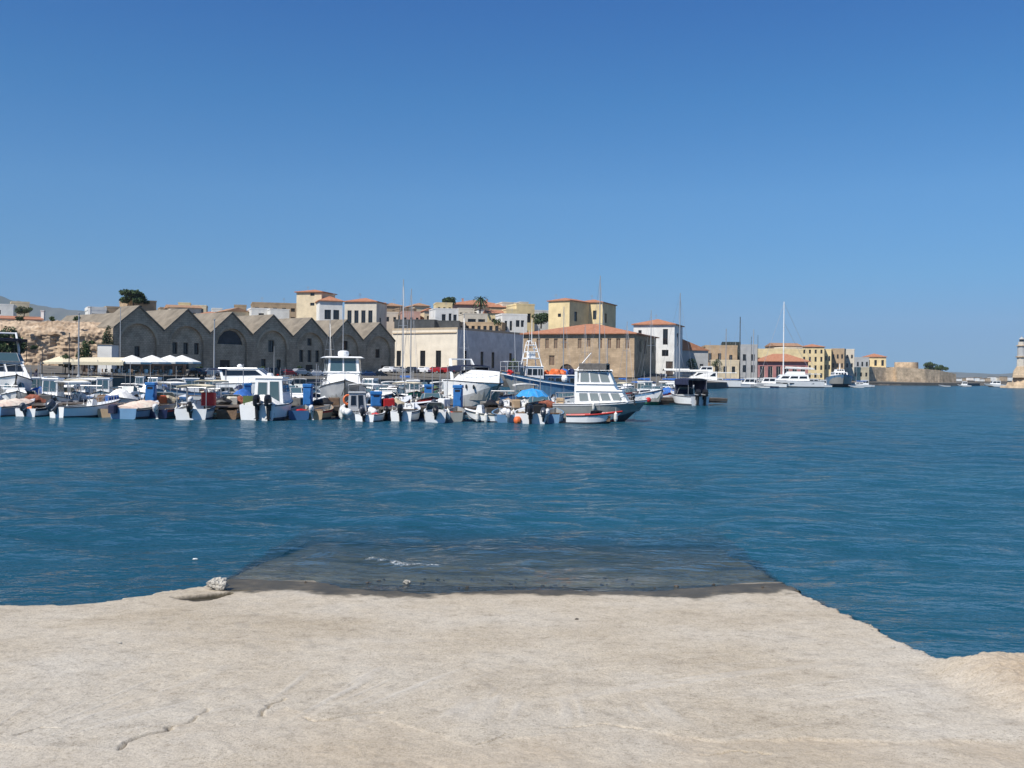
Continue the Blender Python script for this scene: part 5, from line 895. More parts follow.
# blue service cabinets
def cabinet(label, px, D, z0, w_, h_, rz=0, extra=False):
    w_, h_ = w_ * .88, h_ * .88
    t = thing('service_cabinet', label, 'cabinet', P(px, D, z0), rz, 'blue service cabinets on the pontoons'); MB().rbox((0, 0, h_ / 2), (w_, .5, h_), .04).build('body', 'cabinet_blue', t)
    MB().rbox((0, 0, .08), (w_ + .06, .56, .16), .03).build('lid', 'cabinet_blue', t, loc=(0, 0, h_)); MB().box((0, -.262, h_ * .45), (w_ * .8, .03, h_ * .74)).box((w_ * .3, -.29, h_ * .5), (.04, .04, .14)).build('door', 'cabinet_blue', t)
    if extra: MB().box((0, -.262, h_ * .86), (w_ * .55, .05, h_ * .12)).build('panel', 'black', t)
cabinet('blue service cabinet with dark panel behind the pink covered boat', 151, 52.7, .58, .55, 1.12, .1, True); cabinet('blue service cabinet left of the big grey hulled cruiser', 308, 52.7, .58, .5, 1.12)
cabinet('short blue service box right of the inflatable boat', 376, 52.6, .58, .62, .72, .2, True); cabinet('blue service cabinet far back between the red boat and the sport cruiser', 429, 74.6, .58, .75, .95, 0, True)
cabinet('blue service cabinet under the bow of the big sport cruiser', 458, 52.7, .58, .52, 1.15, -.1, True); cabinet('blue bundle shaped cabinet beside the silver white sedan boat', 247, 73.0, .58, .6, .9, .5); cabinet('blue cabinet on the second pontoon at the far left', 57, 73.5, .58, .9, .9)

# ------------------------------------------------------------------ front row, left to right (sterns towards the slip)
small('small blue and white boat at the left edge with its grey outboard tilted up', 13, 49.6, 78, 4.0, 1.75, .6, 'cover', 'gel_sky', 'motor_grey', -.95, seed=1, canv='cover_pink', ms=1.0)
small('white open motor boat with big dark outboard and red tank, bow pointing right', 89, 49.4, 54, 4.2, 1.8, .62, 'open', 'gel_white', 'motor_grey', -.75, seed=2, extra=('rail',), ms=1.1)
t, h = small('blue and white boat under a pink and cream cover', 141, 49.5, 80, 4.0, 1.95, .58, 'cover', 'gel_sky', None, seed=3, canv='cover_pink', stripe='gel_navy')
MB().rbox((0, 0, .1), (.4, .5, .5), .08).build('motor_cover', 'canvas_navy', t, loc=(-2.1, .6, .45))
t, h = small('white boat with a cream canopy and red box, stern to the camera', 199, 49.2, 96, 4.8, 2.05, .62, 'canopy', 'gel_white', 'motor_black', -.55, seed=4, canv='canvas_cream', bottom='antifoul_blue', stripe='gel_sky')
MB().rbox((0, 0, .38), (.6, .8, .76), .05).build('storage_box', 'red', t, loc=(-.4, -.65, .75))
t, h = boat('cabin_boat', 'white cabin boat with twin black outboards and an olive door', 'boat', 273, 49.9, 84, 5.9, 2.55, .85, 'gel_white', rise=.45); h.deck(t, .5, 'gel_white'); t.scale = (.76, .76, .86)
cabin(t, -.9, 1.4, 2.0, .7, 2.35, .55, .0, .88, 'gel_white', 2, 'glass_tint', 2, True, v0=.52, v1=.9); h.rail(t, .55, .5)
for y in (-.05, -.78): outboard(t, -3.05, y, .85, 1.2, 'motor_black', -.12)
MB().box((0, 0, 0), (.06, .75, 1.0)).box((-.04, .28, .05), (.04, .05, .14)).build('door', 'leaf_light', t, loc=(-2.72, .62, .86)); MB().lathe([(.02, .2), (.18, .18), (.2, .05), (.16, 0)], 10).build('radar_dome', 'gel_white', t, loc=(.2, .3, 2.45)); mast_part(t, .1, 2.4, 4.2, .02, name='antenna')
boat_cover(t, h, .03, .32, .55, 'canvas_white'); cleats(t, h)
t, h = small('white inflatable boat with orange lifebuoy on its windscreen frame', 356, 49.8, 108, 3.9, 1.75, .5, 'wind', 'gel_silver', 'motor_grey', -.6, seed=6, td=.62, name='inflatable_boat')
rb = MB()
for sd in (1, -1):
    pts_ = [Vector((-2.1, sd * .74, .5))] + [Vector((h.X(q), sd * (h.hb(q) + .02), .5 + .3 * q * q)) for q in (.1, .3, .5, .7, .85, .95, 1.0)]; 
    for a, b_ in zip(pts_[:-1], pts_[1:]): rb.tube(a, b_, .2, .2, 10)
rb.build('buoyancy_tube', 'gel_white', t, smooth=True)
lb = MB(); lb.path([(0, .26 * math.cos(a), .26 * math.sin(a)) for a in np.linspace(0, 6.284, 15)], .07, 6); lb.build('lifebuoy', 'orange', t, loc=(-.25, .55, 1.15)); cabin(t, -.5, .5, 1.15, .5, 1.55, .3, .2, .85, 'gel_silver', 1, 'glass_dark', 2, True, v0=.3)
small('small dinghy with green bag and dark motor beside the inflatable boat', 374, 48.2, 75, 2.9, 1.35, .42, 'row', 'gel_white', 'motor_black', -.3, seed=7, ms=.8, name='dinghy')
small('white and blue open boat with a dark outboard, stern left of its pair', 409, 49.2, 82, 4.0, 1.45, .58, 'open', 'gel_white', 'motor_black', -.25, seed=8, bottom='antifoul_blue', stripe='gel_sky')
small('white boat with its foredeck closed, right of the dark outboard pair', 435, 49.0, 95, 3.8, 1.4, .58, 'wind', 'gel_white', 'motor_black', -.7, seed=9, td=.34, stripe='gel_sky')
small('low white open boat with two dark fenders in front of the sport cruiser', 482, 48.6, 166, 2.2, 1.2, .46, 'open', 'gel_white', 'motor_white', -.8, seed=10, stripe='gel_cream')
small('little blue and white tender squeezed beside the umbrella boat', 503, 48.9, 100, 3.4, 1.5, .48, 'row', 'gel_sky', 'motor_white', -.6, seed=11, ms=.8, name='dinghy')
t, h = small('white boat under a large blue umbrella, stern to the camera', 531, 48.7, 88, 4.7, 2.05, .58, 'open', 'gel_white', 'motor_black', -.15, seed=12, ms=1.1)
fb2 = MB(); fb2.sphere((0, 0, 0), .24); fb2.build('float_ball', 'orange', t, loc=(-2.35, .75, .2)); MB().rbox((0, 0, .4), (.9, 1.3, .8), .1).build('engine_box', 'black', t, loc=(-.9, -.3, .3)); outboard(t, -2.5, -.75, .55, .9, 'motor_grey', -.7)
u = thing('umbrella', 'large bright blue umbrella opened over the stern of a small boat', 'umbrella', P(532, 48.2, .42)); u.scale = (.62, .62, .70); MB().tube((0, 0, 0), (0, 0, 1.75), .022, n=6).build('pole', 'steel', u)
cb = MB(); n_ = 10; top = (0, 0, 1.78); ring = []; mid = []
for k in range(n_ * 2):
    a = math.pi * k / n_; rr_ = 1.36 * (1 if k % 2 == 0 else .93); ring.append((rr_ * math.cos(a), rr_ * math.sin(a), 1.18 + (.0 if k % 2 == 0 else .08))); rr_ *= .6; mid.append((rr_ * math.cos(a), rr_ * math.sin(a), 1.60 + (.02 if k % 2 == 0 else -.01)))
m2 = len(ring); cb.add([top] + mid + ring, [(0, 1 + k, 1 + (k + 1) % m2) for k in range(m2)] + [(1 + k, 1 + m2 + k, 1 + m2 + (k + 1) % m2, 1 + (k + 1) % m2) for k in range(m2)]); cn = cb.build('canopy', 'umbrella_blue', u); so = cn.modifiers.new('s', 'SOLIDIFY'); so.thickness = .012
rbm = MB(); [rbm.path([(0, 0, 1.75), mid[k], ring[k]], .01, 4) for k in range(0, m2, 2)]; rbm.build('ribs', 'steel', u)
small('small pale boat with white outboard left of the big cabin cruiser', 552, 49.4, 80, 3.8, 1.6, .5, 'row', 'gel_sky', 'motor_white', -.5, seed=13, ms=.8, name='dinghy')
# the white cabin cruiser, side on
t, h = boat('cabin_cruiser', 'white cabin cruiser with two rows of windows, side on, grey canvas top', 'boat', 601, 51.6, -12, 8.4, 2.9, 1.18, 'gel_grey', rise=.3, stern=.94, full=2.6, bottom='antifoul', stripe='gel_grey', floor=.7); h.deck(t, .02, 'gel_white', .04); t.scale = (.56, .8, .72)
b_ = MB(); [b_.hexa([h.pt(i / 16, sd, -.13, -.012), h.pt((i + 1) / 16, sd, -.13, -.012), h.pt((i + 1) / 16, sd, -.13, .05), h.pt(i / 16, sd, -.13, .05), h.pt(i / 16, sd, .03, -.02), h.pt((i + 1) / 16, sd, .03, -.02), h.pt((i + 1) / 16, sd, .03, .05), h.pt(i / 16, sd, .03, .05)]) for i in range(16) for sd in (1, -1)]; b_.build('bulwark', 'gel_white', t)
cabin(t, -2.0, 2.6, 2.4, 1.2, 2.12, .62, -.1, .9, 'gel_white', 4, 'glass_pale', 2, v0=.22, v1=.82, zf=1.36); cabin(t, -2.05, 1.55, 2.1, 2.2, 2.62, .35, 0, .95, 'gel_white', 0, 'glass_dark', 0, name='coaming')
cabin(t, -1.95, 1.25, 1.9, 2.7, 3.5, .45, .05, .92, 'gel_white', 3, 'glass_pale', 2, name='wheelhouse', v0=.08, v1=.9, roofm='canvas_grey'); canopy(t, -1.9, .6, 1.95, 3.5, 4.05, 'canvas_grey', None, .06, .42)
MB().hexa([(-2.3, -1.0, 1.2), (-1.95, -1.0, 1.2), (-1.95, 1.0, 1.2), (-2.3, 1.0, 1.2), (-2.3, -.95, 3.5), (-2.05, -.95, 3.5), (-2.05, .95, 3.5), (-2.3, .95, 3.5)]).build('aft_bulkhead', 'gel_white', t)
b_ = MB(); [b_.path([h.pt(.03, sd, .45, .1), h.pt(.24, sd, .5, .1)], .02, 4) for sd in (1, -1)]; [b_.tube(h.pt(q, sd, 0, .1), h.pt(q, sd, .48, .1), .02, n=4) for sd in (1, -1) for q in (.03, .13, .24)]; b_.build('stern_rail', 'steel', t); h.rail(t, .72, .5); outboard(t, 3.1, -.95, 1.75, .6, 'motor_black', -.4)
fenders(t, h, (.45,), 'fender', -1); cleats(t, h); clutter(t, h, 77, .04, .2, 6); MB().rbox((0, 0, .2), (.7, .6, .4), .05).build('storage_box', 'gel_tan', t, loc=(-3.6, -.8, 1.2))
t, h = small('small wooden rowing boat with a red gunwale alongside the cabin cruiser', 594, 47.9, -3, 3.35, 1.35, .46, 'row', 'gel_white', None, seed=14, name='rowing_boat', stripe='gel_white', inner='gel_red', rise=.5, stern=.7)
b_ = MB(); [b_.tube(h.pt(i / 12, sd, .02, 0), h.pt((i + 1) / 12, sd, .02, 0), .045, n=5) for i in range(12) for sd in (1, -1)]; b_.build('gunwale', 'gel_red', t); fenders(t, h, (.88,), 'fender', -1); mast_part(t, .3, .4, 1.7, .02); b_ = stone_mb(.3, 5, (1.4, .8, .7), 1); b_.build('net_heap', 'black', t, loc=(.1, 0, .62))
# ------------------------------------------------------------------ left block, behind the first pontoon
t, h = boat('motor_yacht', 'big white motor yacht cut by the left edge, navy flybridge canopy', 'boat', 2, 61, -55, 10.5, 3.5, 1.5, 'gel_white', rise=.35); h.deck(t, .1, 'gel_white', .08); cabin(t, -3.8, 2.6, 2.9, 1.55, 2.75, 1.7, 0, .86, 'gel_white', 3, 'glass_dark', 2, zf=1.8); canopy(t, -4.2, .3, 2.7, 2.8, 4.2, 'canvas_navy', None, .06, .16, 'black'); windscreen(t, 1.1, 2.84, 2.2, .5); h.rail(t, .45, .6)
b_ = MB(); [b_.tube((-1.8, y * 1.3, 2.8), (-3.0, y * 1.2, 4.7), .09, .06, 6) for y in (-1, 1)]; b_.tube((-3.0, -1.2, 4.66), (-3.0, 1.2, 4.66), .06, n=6); b_.build('radar_arch', 'gel_white', t)
small('white cruiser with a big sloping windscreen near the left edge', 14, 57.8, -60, 6.0, 2.3, .85, 'cuddy', 'gel_white', None, seed=15); small('white boat with a boxy windscreen cabin beyond the left finger pontoon', 53, 57.5, -80, 5.0, 2.1, .75, 'pilot', 'gel_white', None, seed=16)
small('white boat under a white tarpaulin hung high over its bow', 120, 56.4, -82, 4.6, 2.3, .7, 'tarp', 'gel_white', None, seed=17, canv='canvas_white'); small('dark hulled open boat with a blue bag behind the left outboard', 76, 58.5, 80, 4.6, 1.9, .65, 'canopy', 'gel_navy', 'motor_black', seed=18, canv='canvas_white')
small('grey open boat with a thin tubular arch behind the pink covered boat', 135, 60.5, 95, 4.8, 2.0, .65, 'open', 'gel_silver', 'motor_black', seed=19, extra=('arch', 'pole')); small('white launch with a cream awning left of the cabin boat', 172, 60, 85, 5.0, 2.1, .65, 'canopy', 'gel_white', 'motor_grey', seed=20, canv='canvas_white')
small('dark open boat with grey tarp just behind the red box boat', 232, 56.8, 100, 4.6, 1.9, .62, 'wind', 'gel_grey', 'motor_black', seed=21, extra=('pole',)); small('open boat with fishing rods and white motor behind the finger pontoon', 224, 58.8, 75, 4.4, 1.8, .62, 'open', 'gel_cream', 'motor_white', seed=22, extra=('pole', 'arch'))
# the grey hulled cruiser, bow to the camera
t, h = boat('cabin_cruiser', 'white topped cruiser with dark grey hull, bow facing the camera', 'boat', 343, 60.5, -79, 7.2, 2.8, 1.35, 'gel_silver', rise=.42, full=2.5, stripe='gel_silver'); h.deck(t, .34, 'gel_white', .1); cabin(t, -1.8, 1.3, 2.5, 1.4, 2.35, .5, 0, .9, 'gel_white', 1, 'glass_dark', 0, zf=1.6); cabin(t, -1.6, .8, 2.3, 2.35, 3.25, .35, .0, .94, 'gel_white', 2, 'glass_tint', 2, v0=.08, v1=.92, roof_ov=.3)
MB().lathe([(.3, 0), (.34, .1), (.33, .28), (.2, .34), (.01, .35)], 14).build('radar_dome', 'gel_white', t, loc=(-.3, 0, 3.35)); mast_part(t, -1.4, 3.3, 6.4, .03, name='antenna'); h.rail(t, .4, .5)
for sd in (1, -1): b_ = MB(); b_.tube((-1.3, sd * 1.12, 2.3), (-1.7, sd * 1.02, 3.3), .05, n=5); b_.build('roof_strut', 'steel', t)
# the big sport cruiser
t, h = boat('sport_cruiser', 'large white sport cruiser with swept radar arch, bow pointing to the right', 'boat', 478, 66, -66, 8.8, 3.1, 2.0, 'gel_white', rise=-.08, full=3.2, rake=.3, bottom='gel_silver', stripe='gel_white', boot=.42); h.deck(t, .3, 'gel_white', .75); t.scale = (.82, .82, .98); windscreen(t, -.1, 1.95, 2.4, .75, .8, .9, 'glass_dark')
cabin(t, -.6, 2.5, 2.1, 1.7, 2.15, 1.9, .1, .75, 'gel_white', 2, 'glass_dark', 0, zf=1.95, v0=.3, v1=.6); b_ = MB(); [b_.hexa([(-2.4, y * 1.42, 1.5), (-1.9, y * 1.42, 1.5), (-1.9, y * 1.32, 1.5), (-2.4, y * 1.32, 1.5), (-4.3, y * .95, 3.5), (-3.9, y * .95, 3.5), (-3.9, y * .85, 3.5), (-4.3, y * .85, 3.5)]) for y in (-1, 1)]; b_.box((-4.1, 0, 3.46), (.34, 1.75, .09)); b_.build('radar_arch', 'gel_white', t)
canopy(t, -3.6, -.7, 2.5, 1.6, 2.95, 'canvas_navy', None, .1, .3); h.rail(t, .55, .5); b_ = MB(); b_.sphere((0, 0, 0), .22, 0, 10, (1.4, .6, .5)); b_.build('anchor', 'steel', t, loc=h.pt(.97, 1, -.15, 0)); 
for k in range(3): MB().tube((0, -.03, 0), (0, .03, 0), .14, n=12).build('porthole', 'glass_dark', t, loc=h.pt(.5 + .12 * k, -1, -.35, .0))
small('white speedboat with a blue lower edge behind the dark finger pontoon', 408, 56.8, 15, 4.6, 1.9, .62, 'wind', 'gel_white', None, seed=23, td=.3, stripe='gel_navy', bottom='gel_navy', boot=.5)
small('grey centre console boat beyond the pontoon near the short blue box', 392, 59.5, 60, 4.4, 1.8, .6, 'open', 'gel_silver', 'motor_black', seed=24)
small('cream hulled open boat behind the blue umbrella', 522, 57.5, 85, 4.8, 2.0, .65, 'open', 'gel_cream', 'motor_grey', seed=25, canv='canvas_white', extra=('pole',)); small('white open boat with arch tucked behind the cabin cruiser stern', 560, 57.5, 100, 4.6, 1.9, .62, 'open', 'gel_white', 'motor_black', seed=26, extra=('arch',))
# ------------------------------------------------------------------ middle rows
MID = [
 ('white topped launch with a low cream awning left of the pole', 82, 70, -80, 'canopy', 'gel_white', 'canvas_white'), ('blue hulled open boat among the left middle row', 66, 71.5, 85, 'wind', 'gel_blue', None), ('small brown wooden boat with white wheelhouse at the far left', 38, 72, -70, 'pilot', 'wood', None),
 ('white pilot boat with dark windows under the long awning', 104, 70.5, -75, 'pilot', 'gel_white', None), ('open boat with upright rods in front of the parasols', 118, 79.5, 90, 'open', 'gel_cream', None), ('white cuddy boat in front of the second parasol', 150, 70, -95, 'cuddy', 'gel_white', None),
 ('white wheelhouse fishing boat with a bent antenna in front of the third gable', 193, 82, -150, 'pilot', 'gel_white', None), ('boat with a flat cream sun awning right of the slim mast', 216, 71.5, 80, 'canopy', 'gel_silver', 'canvas_cream'), ('dark boat with a white seat behind the cream awning', 226, 80.5, 80, 'wind', 'gel_navy', None),
 ('small white boat moored behind the twin outboard boat', 292, 69.5, -90, 'cuddy', 'gel_white', None), ('white cuddy boat left of the grey hulled cruiser', 300, 80, -100, 'cuddy', 'gel_white', None), ('navy canopied boat tucked against the grey hulled cruiser', 318, 70, -85, 'canopy', 'gel_navy', 'canvas_navy'),
 ('white cuddy boat with blue hull side right of the grey cruiser', 381, 70.5, -60, 'cuddy', 'gel_blue', None), ('pale boat with a low windscreen behind the short blue box', 365, 79.5, -80, 'wind', 'gel_sky', None), ('red decked boat under a cream hard top', 405, 70, -100, 'canopy', 'gel_red', 'canvas_cream'),
 ('white dinghy shaped boat with white motor under the cream hard top boat', 421, 65.5, 35, 'open', 'gel_white', None), ('green boat with fishing gear near the far blue cabinet', 441, 80, -80, 'canopy', 'gel_green', 'canvas_white'), ('teal fishing boat with a red buoy between cabinet and sport cruiser', 440, 71.5, 95, 'open', 'gel_teal', None),
 ('white boat with tubular frame left of the trawler bow', 526, 66.5, -85, 'canopy', 'gel_white', 'canvas_white'), ('white open boat moored between trawler and cabin cruiser', 566, 73, -70, 'wind', 'gel_white', None), ('low white boat with blue tarp right behind the trawler stern', 592, 80, -60, 'tarp', 'gel_white', 'canvas_blue'),
]
for i, (lab, px, D, hd, st, hu, cv) in enumerate(MID): small(lab, px, D, hd, random.Random(i).uniform(4.8, 5.8), random.Random(i + 9).uniform(2.0, 2.3), .72, st, hu, random.Random(i).choice(['motor_black', 'motor_grey', None, 'motor_white']), seed=40 + i, canv=cv or 'canvas_cream', extra=(('pole',) if i % 3 == 0 else ('rail',) if i % 3 == 1 else ('mast',)))
BACK = [
 ('small white boat in the back row left of the second parasol', 30, 97, -80, 'cuddy', 'gel_white', None), ('small boat with cream awning in the back row under the long awning', 90, 99, -80, 'canopy', 'gel_white', 'canvas_cream'), ('blue tarped boat in the back row behind the parasols', 160, 98, -70, 'tarp', 'gel_blue', 'canvas_blue'),
 ('tiny white boat in front of the fourth gable', 285, 98, -70, 'cuddy', 'gel_white', None), ('small white cuddy in front of the fifth gable', 308, 100, -80, 'wind', 'gel_white', None), ('white pilot boat in front of the last gable', 371, 97, -100, 'pilot', 'gel_white', None), ('white open boat right of the twin tall masts', 396, 98, -80, 'open', 'gel_white', None), ('blue hulled launch with white cabin in front of the cream building', 384, 110, -40, 'cuddy', 'gel_blue', None),
 ('small boat with green cover in front of the cream building', 432, 98, -70, 'tarp', 'gel_green', 'leaf_light'), ('white launch moored in front of the parked cars', 350, 112, -140, 'pilot', 'gel_white', None), ('white runabout in the last row before the quay, near the last gable', 362, 126, -60, 'cuddy', 'gel_white', None), ('teal runabout in the last row in front of the quay', 330, 126, -70, 'wind', 'gel_teal', None),
 ('small cream boat in the back row behind the red decked boat', 412, 112, -90, 'canopy', 'gel_cream', 'canvas_white'), ('white sedan cruiser with dark side windows in front of the third gable', 254, 99, -8, 'sedan', 'gel_white', None), ('white cruiser with curved cabin behind the trawler stern', 600, 98, -60, 'cuddy', 'gel_white', None),
 ('white pilot boat with flag in front of the dark stone side wall', 644, 102, -70, 'pilot', 'gel_white', None), ('blue topped launch near the right end of the stone warehouse', 648, 118, -50, 'canopy', 'gel_blue', 'canvas_blue'), ('white runabout right of the cabin cruiser bow', 630, 98, -60, 'wind', 'gel_white', None), ('red and wood boat behind the cabin cruiser bow', 634, 90, -70, 'open', 'gel_red', None),
 ('blue canvas covered boat beside the boat with the navy canopy', 668, 91, -80, 'tarp', 'gel_white', 'canvas_blue'), ('white cuddy boat in front of the white building', 662, 128, -60, 'cuddy', 'gel_white', None), ('long white launch in front of the grey shed', 676, 140, -20, 'canopy', 'gel_white', 'canvas_white'), ('white motor launch moored before the stone warehouse gateway', 616, 122, -50, 'cuddy', 'gel_white', None)]
for i, (lab, px, D, hd, st, hu, cv) in enumerate(BACK):
    if st == 'sedan':
        t, h = boat('sedan_cruiser', lab, 'boat', px, D, hd, 8.2, 2.9, 1.25, 'gel_white', rise=.4); h.deck(t, .05, 'gel_white', .06); cabin(t, -2.8, 2.6, 2.5, 1.3, 2.75, 2.0, -.4, .82, 'gel_white', 1, 'glass_dark', 2, v0=.5, v1=.88, zf=1.5); canopy(t, -4.0, -2.4, 2.4, 1.3, 2.7, 'canvas_navy'); b_ = MB(); b_.lathe([(.25, 0), (.28, .15), (.1, .3)], 10); b_.build('radar_dome', 'gel_white', t, loc=(-1.5, 0, 2.9)); h.rail(t, .5); continue
    small(lab, px, D, hd, random.Random(i + 5).uniform(5.2, 6.6), random.Random(i + 19).uniform(2.1, 2.5), .8, st, hu, random.Random(i + 2).choice(['motor_black', 'motor_grey', None]), seed=80 + i, canv=cv or 'canvas_cream', extra=(('mast',) if i % 3 == 0 else ('rail',)))
# right hand pair beside the pontoon end
t, h = small('white boat with green lower bow and a red fender right of the cabin cruiser', 650, 84, -72, 5.6, 2.4, .95, 'cuddy', 'gel_white', None, seed=120, td=.4, bottom='gel_green', rise=.6); MB().sphere((0, 0, 0), .28).build('float_ball', 'red', t, loc=(2.1, -1.2, .5)); h.rail(t, .6)
t, h = boat('canopy_boat', 'white motor boat with navy canopy and twin black outboards, near the pontoon end', 'boat', 685, 84.5, 112, 5.8, 2.4, .85, 'gel_white', rise=.5); t.scale = (.8, .82, .88); h.deck(t, .45, 'gel_white'); canopy(t, -2.4, .3, 2.2, .85, 2.45, 'canvas_navy', 'canvas_navy', .12, .5); windscreen(t, .5, 1.0, 2.0, .7)
MB().hexa([(-2.3, -1.05, .9), (-.2, -1.08, .9), (-.2, -1.02, .9), (-2.3, -1.0, .9), (-2.2, -1.05, 2.0), (-.1, -1.08, 2.0), (-.1, -1.02, 2.0), (-2.2, -1.0, 2.0)]).build('side_curtain', 'canvas_navy', t)
for y in (-.42, .42): outboard(t, -3.05, y, .9, 1.35, 'motor_black', -.1)
h.rail(t, .5); cleats(t, h)
# ------------------------------------------------------------------ blue trawler
t, h = boat('fishing_trawler', 'blue wooden fishing trawler with a white gantry full of aerials and orange nets', 'boat', 547, 97, 202, 15.5, 4.4, 2.0, 'trawler_blue', rise=.75, full=2.4, stripe='trawler_blue', floor=1.2, bottom='antifoul_red', stern=.8); h.deck(t, .7, 'gel_tan', .05); t.scale = (.62, .75, .8)
b_ = MB(); [b_.tube(h.pt(i / 16, sd, -.35, -.02), h.pt((i + 1) / 16, sd, -.35, -.02), .07, n=5) for i in range(16) for sd in (1, -1)]; b_.build('rubbing_strake', 'gel_white', t)
cabin(t, 1.2, 4.4, 2.6, 1.5, 4.0, .35, .1, .9, 'gel_white', 3, 'glass_dark', 3, v0=.6, v1=.9, name='wheelhouse'); cabin(t, -4.5, 1.0, 2.9, 1.4, 3.0, .1, .1, .97, 'gel_blue', 4, 'glass_dark', 0, v0=.4, v1=.8, roofm='gel_white', name='deckhouse')
gt = MB(); 
for x in (1.4, 4.0):
    for y in (-1.0, 1.0): gt.tube((x, y, 4.0), (x + (.9 if x < 2 else -.6), y * .35, 7.0), .09, .06, 6)
for z_, r_ in ((5.0, 1.1), (5.8, .85), (6.6, .6)): gt.path([(2.8 - r_, -r_ * .7, z_), (2.8 + r_, -r_ * .7, z_), (2.8 + r_, r_ * .7, z_), (2.8 - r_, r_ * .7, z_), (2.8 - r_, -r_ * .7, z_)], .06, 5)
gt.box((2.8, 0, 5.05), (2.0, 1.6, .08)); gt.box((2.8, 0, 5.4), (1.0, .9, .7)); gt.build('gantry', 'gel_white', t)
MB().tube((2.7, 0, 6.8), (2.7, 0, 9.8), .07, .03, 6).build('mast', 'gel_white', t); b_ = MB(); [b_.tube((x, y, z_), (x + dx, y, z2), .025, n=4) for x, y, z_, z2, dx in ((1.6, .6, 5.0, 8.8, .3), (4.0, -.5, 4.5, 9.4, -.2), (5.6, .4, 3.6, 8.6, .2), (3.2, .4, 6.8, 8.4, .1))]; b_.build('antennas', 'gel_white', t)
for k, (x, z_) in enumerate(((3.2, 7.1), (2.2, 6.2))): MB().box((0, 0, 0), (.12, 1.1, .14)).tube((0, 0, -.3), (0, 0, 0), .08, n=6).build('radar_bar', 'gel_white', t, loc=(x, 0, z_))
b_ = MB(); [b_.tube((4.6 + k * .9, sd * 1.2, 3.4), (4.6 + k * .9, sd * 1.2, 4.6), .03, n=4) for k in range(4) for sd in (1, -1)]; [b_.tube((4.6, sd * 1.2, z_), (7.3, sd * 1.2, z_), .03, n=4) for sd in (1, -1) for z_ in (4.0, 4.6)]; b_.box((5.6, 0, 4.6), (2.6, 2.3, .06)); b_.build('fore_platform', 'gel_white', t)
for k, (x, y, mm, s_) in enumerate(((-1.2, 0, 'orange', .8), (-2.4, .2, 'orange', .65), (-3.1, -.4, 'canvas_blue', .7), (-4.4, 0, 'gel_navy', .7), (-.2, -.5, 'orange', .5))): stone_mb(s_, 60 + k, (1.1, 1, .75), 2).build('net_heap', mm, t, loc=(x, y, 3.25))
for x, y in ((5.9, -.4), (6.4, .2)): stone_mb(.5, int(x * 9), (1.1, 1, .8), 2).build('net_heap', 'red', t, loc=(x, y, 3.2))
MB().sphere((0, 0, 0), .5).build('float_ball', 'gel_white', t, loc=(-2.0, 1.75, 2.6)); canopy(t, -7.3, -4.6, 3.4, 2.0, 3.6, 'canvas_white'); b_ = MB(); b_.tube((-4.2, 0, 3.0), (-7.6, 0, 5.8), .06, n=5); b_.build('derrick', 'gel_white', t)
# ------------------------------------------------------------------ far yachts
t, h = boat('motor_yacht', 'long white motor yacht moored at the far quay in front of the shed', 'boat', 706, 256, 178, 17, 4.6, 1.9, 'gel_white', rise=.45); h.deck(t, .05, 'gel_white', .05); cabin(t, -2.5, 4.5, 3.6, 2.0, 4.0, 2.2, 0, .85, 'gel_white', 3, 'glass_dark', 2, zf=2.3); cabin(t, -1.5, 2.2, 2.8, 4.1, 5.4, .9, .1, .85, 'gel_white', 2, 'glass_dark', 2); mast_part(t, 0, 5.4, 7.6, .06); h.rail(t, .5, .8); canopy(t, -7.5, -2.6, 3.6, 2.0, 3.9, 'canvas_white'); MB().box((0, 0, 0), (6.5, .06, .5)).build('red_stripe', 'gel_red', t, loc=(1.0, 2.26, .9))
t, h = boat('sailing_catamaran', 'large white sailing yacht with the tallest mast, at the far quay', 'sailboat', 790, 292, 178, 18.5, 6.0, 1.9, 'gel_white', rise=.2, rake=.08, stripe='gel_white'); h.deck(t, .03, 'gel_white', .05); cabin(t, -5.0, 4.6, 4.8, 2.0, 3.7, 1.8, .3, .86, 'gel_white', 3, 'glass_dark', 2, v0=.35, v1=.75); b_ = MB(); [b_.box((-5.6 + k * 1.9, sd * 2.7, 1.2), (1.3, .12, .28)) for k in range(6) for sd in (1, -1)]; b_.build('hull_windows', 'glass_dark', t)
cabin(t, -4.0, 1.5, 3.6, 3.8, 4.6, .8, .2, .9, 'gel_white', 0, 'glass_dark', 0, name='flybridge'); b_ = MB(); mast_part(t, 2.0, 3.7, 25.0, .2, 'gel_white'); b_.path([(2.0, 0, 24.6), (-8.6, 0, 2.2)], .05, 3); b_.path([(2.0, 0, 19), (-6.6, 0, 3.2)], .05, 3); b_.path([(2.0, 0, 24.5), (9.0, 0, 2.6)], .05, 3); [b_.tube((2.0, -1.2, z_), (2.0, 1.2, z_), .06, n=4) for z_ in (10.5, 17.5)]; b_.build('rigging', 'steel', t)
MB().tube((1.6, 0, 5.6), (-7.0, 0, 5.4), .14, n=6).build('boom', 'gel_white', t); MB().tube((1.4, 0, 5.85), (-6.6, 0, 5.65), .26, .18, 8).build('sail_cover', 'canvas_white', t); h.rail(t, .4, .7); canopy(t, -8.4, -4.8, 4.4, 2.0, 4.0, 'canvas_white')
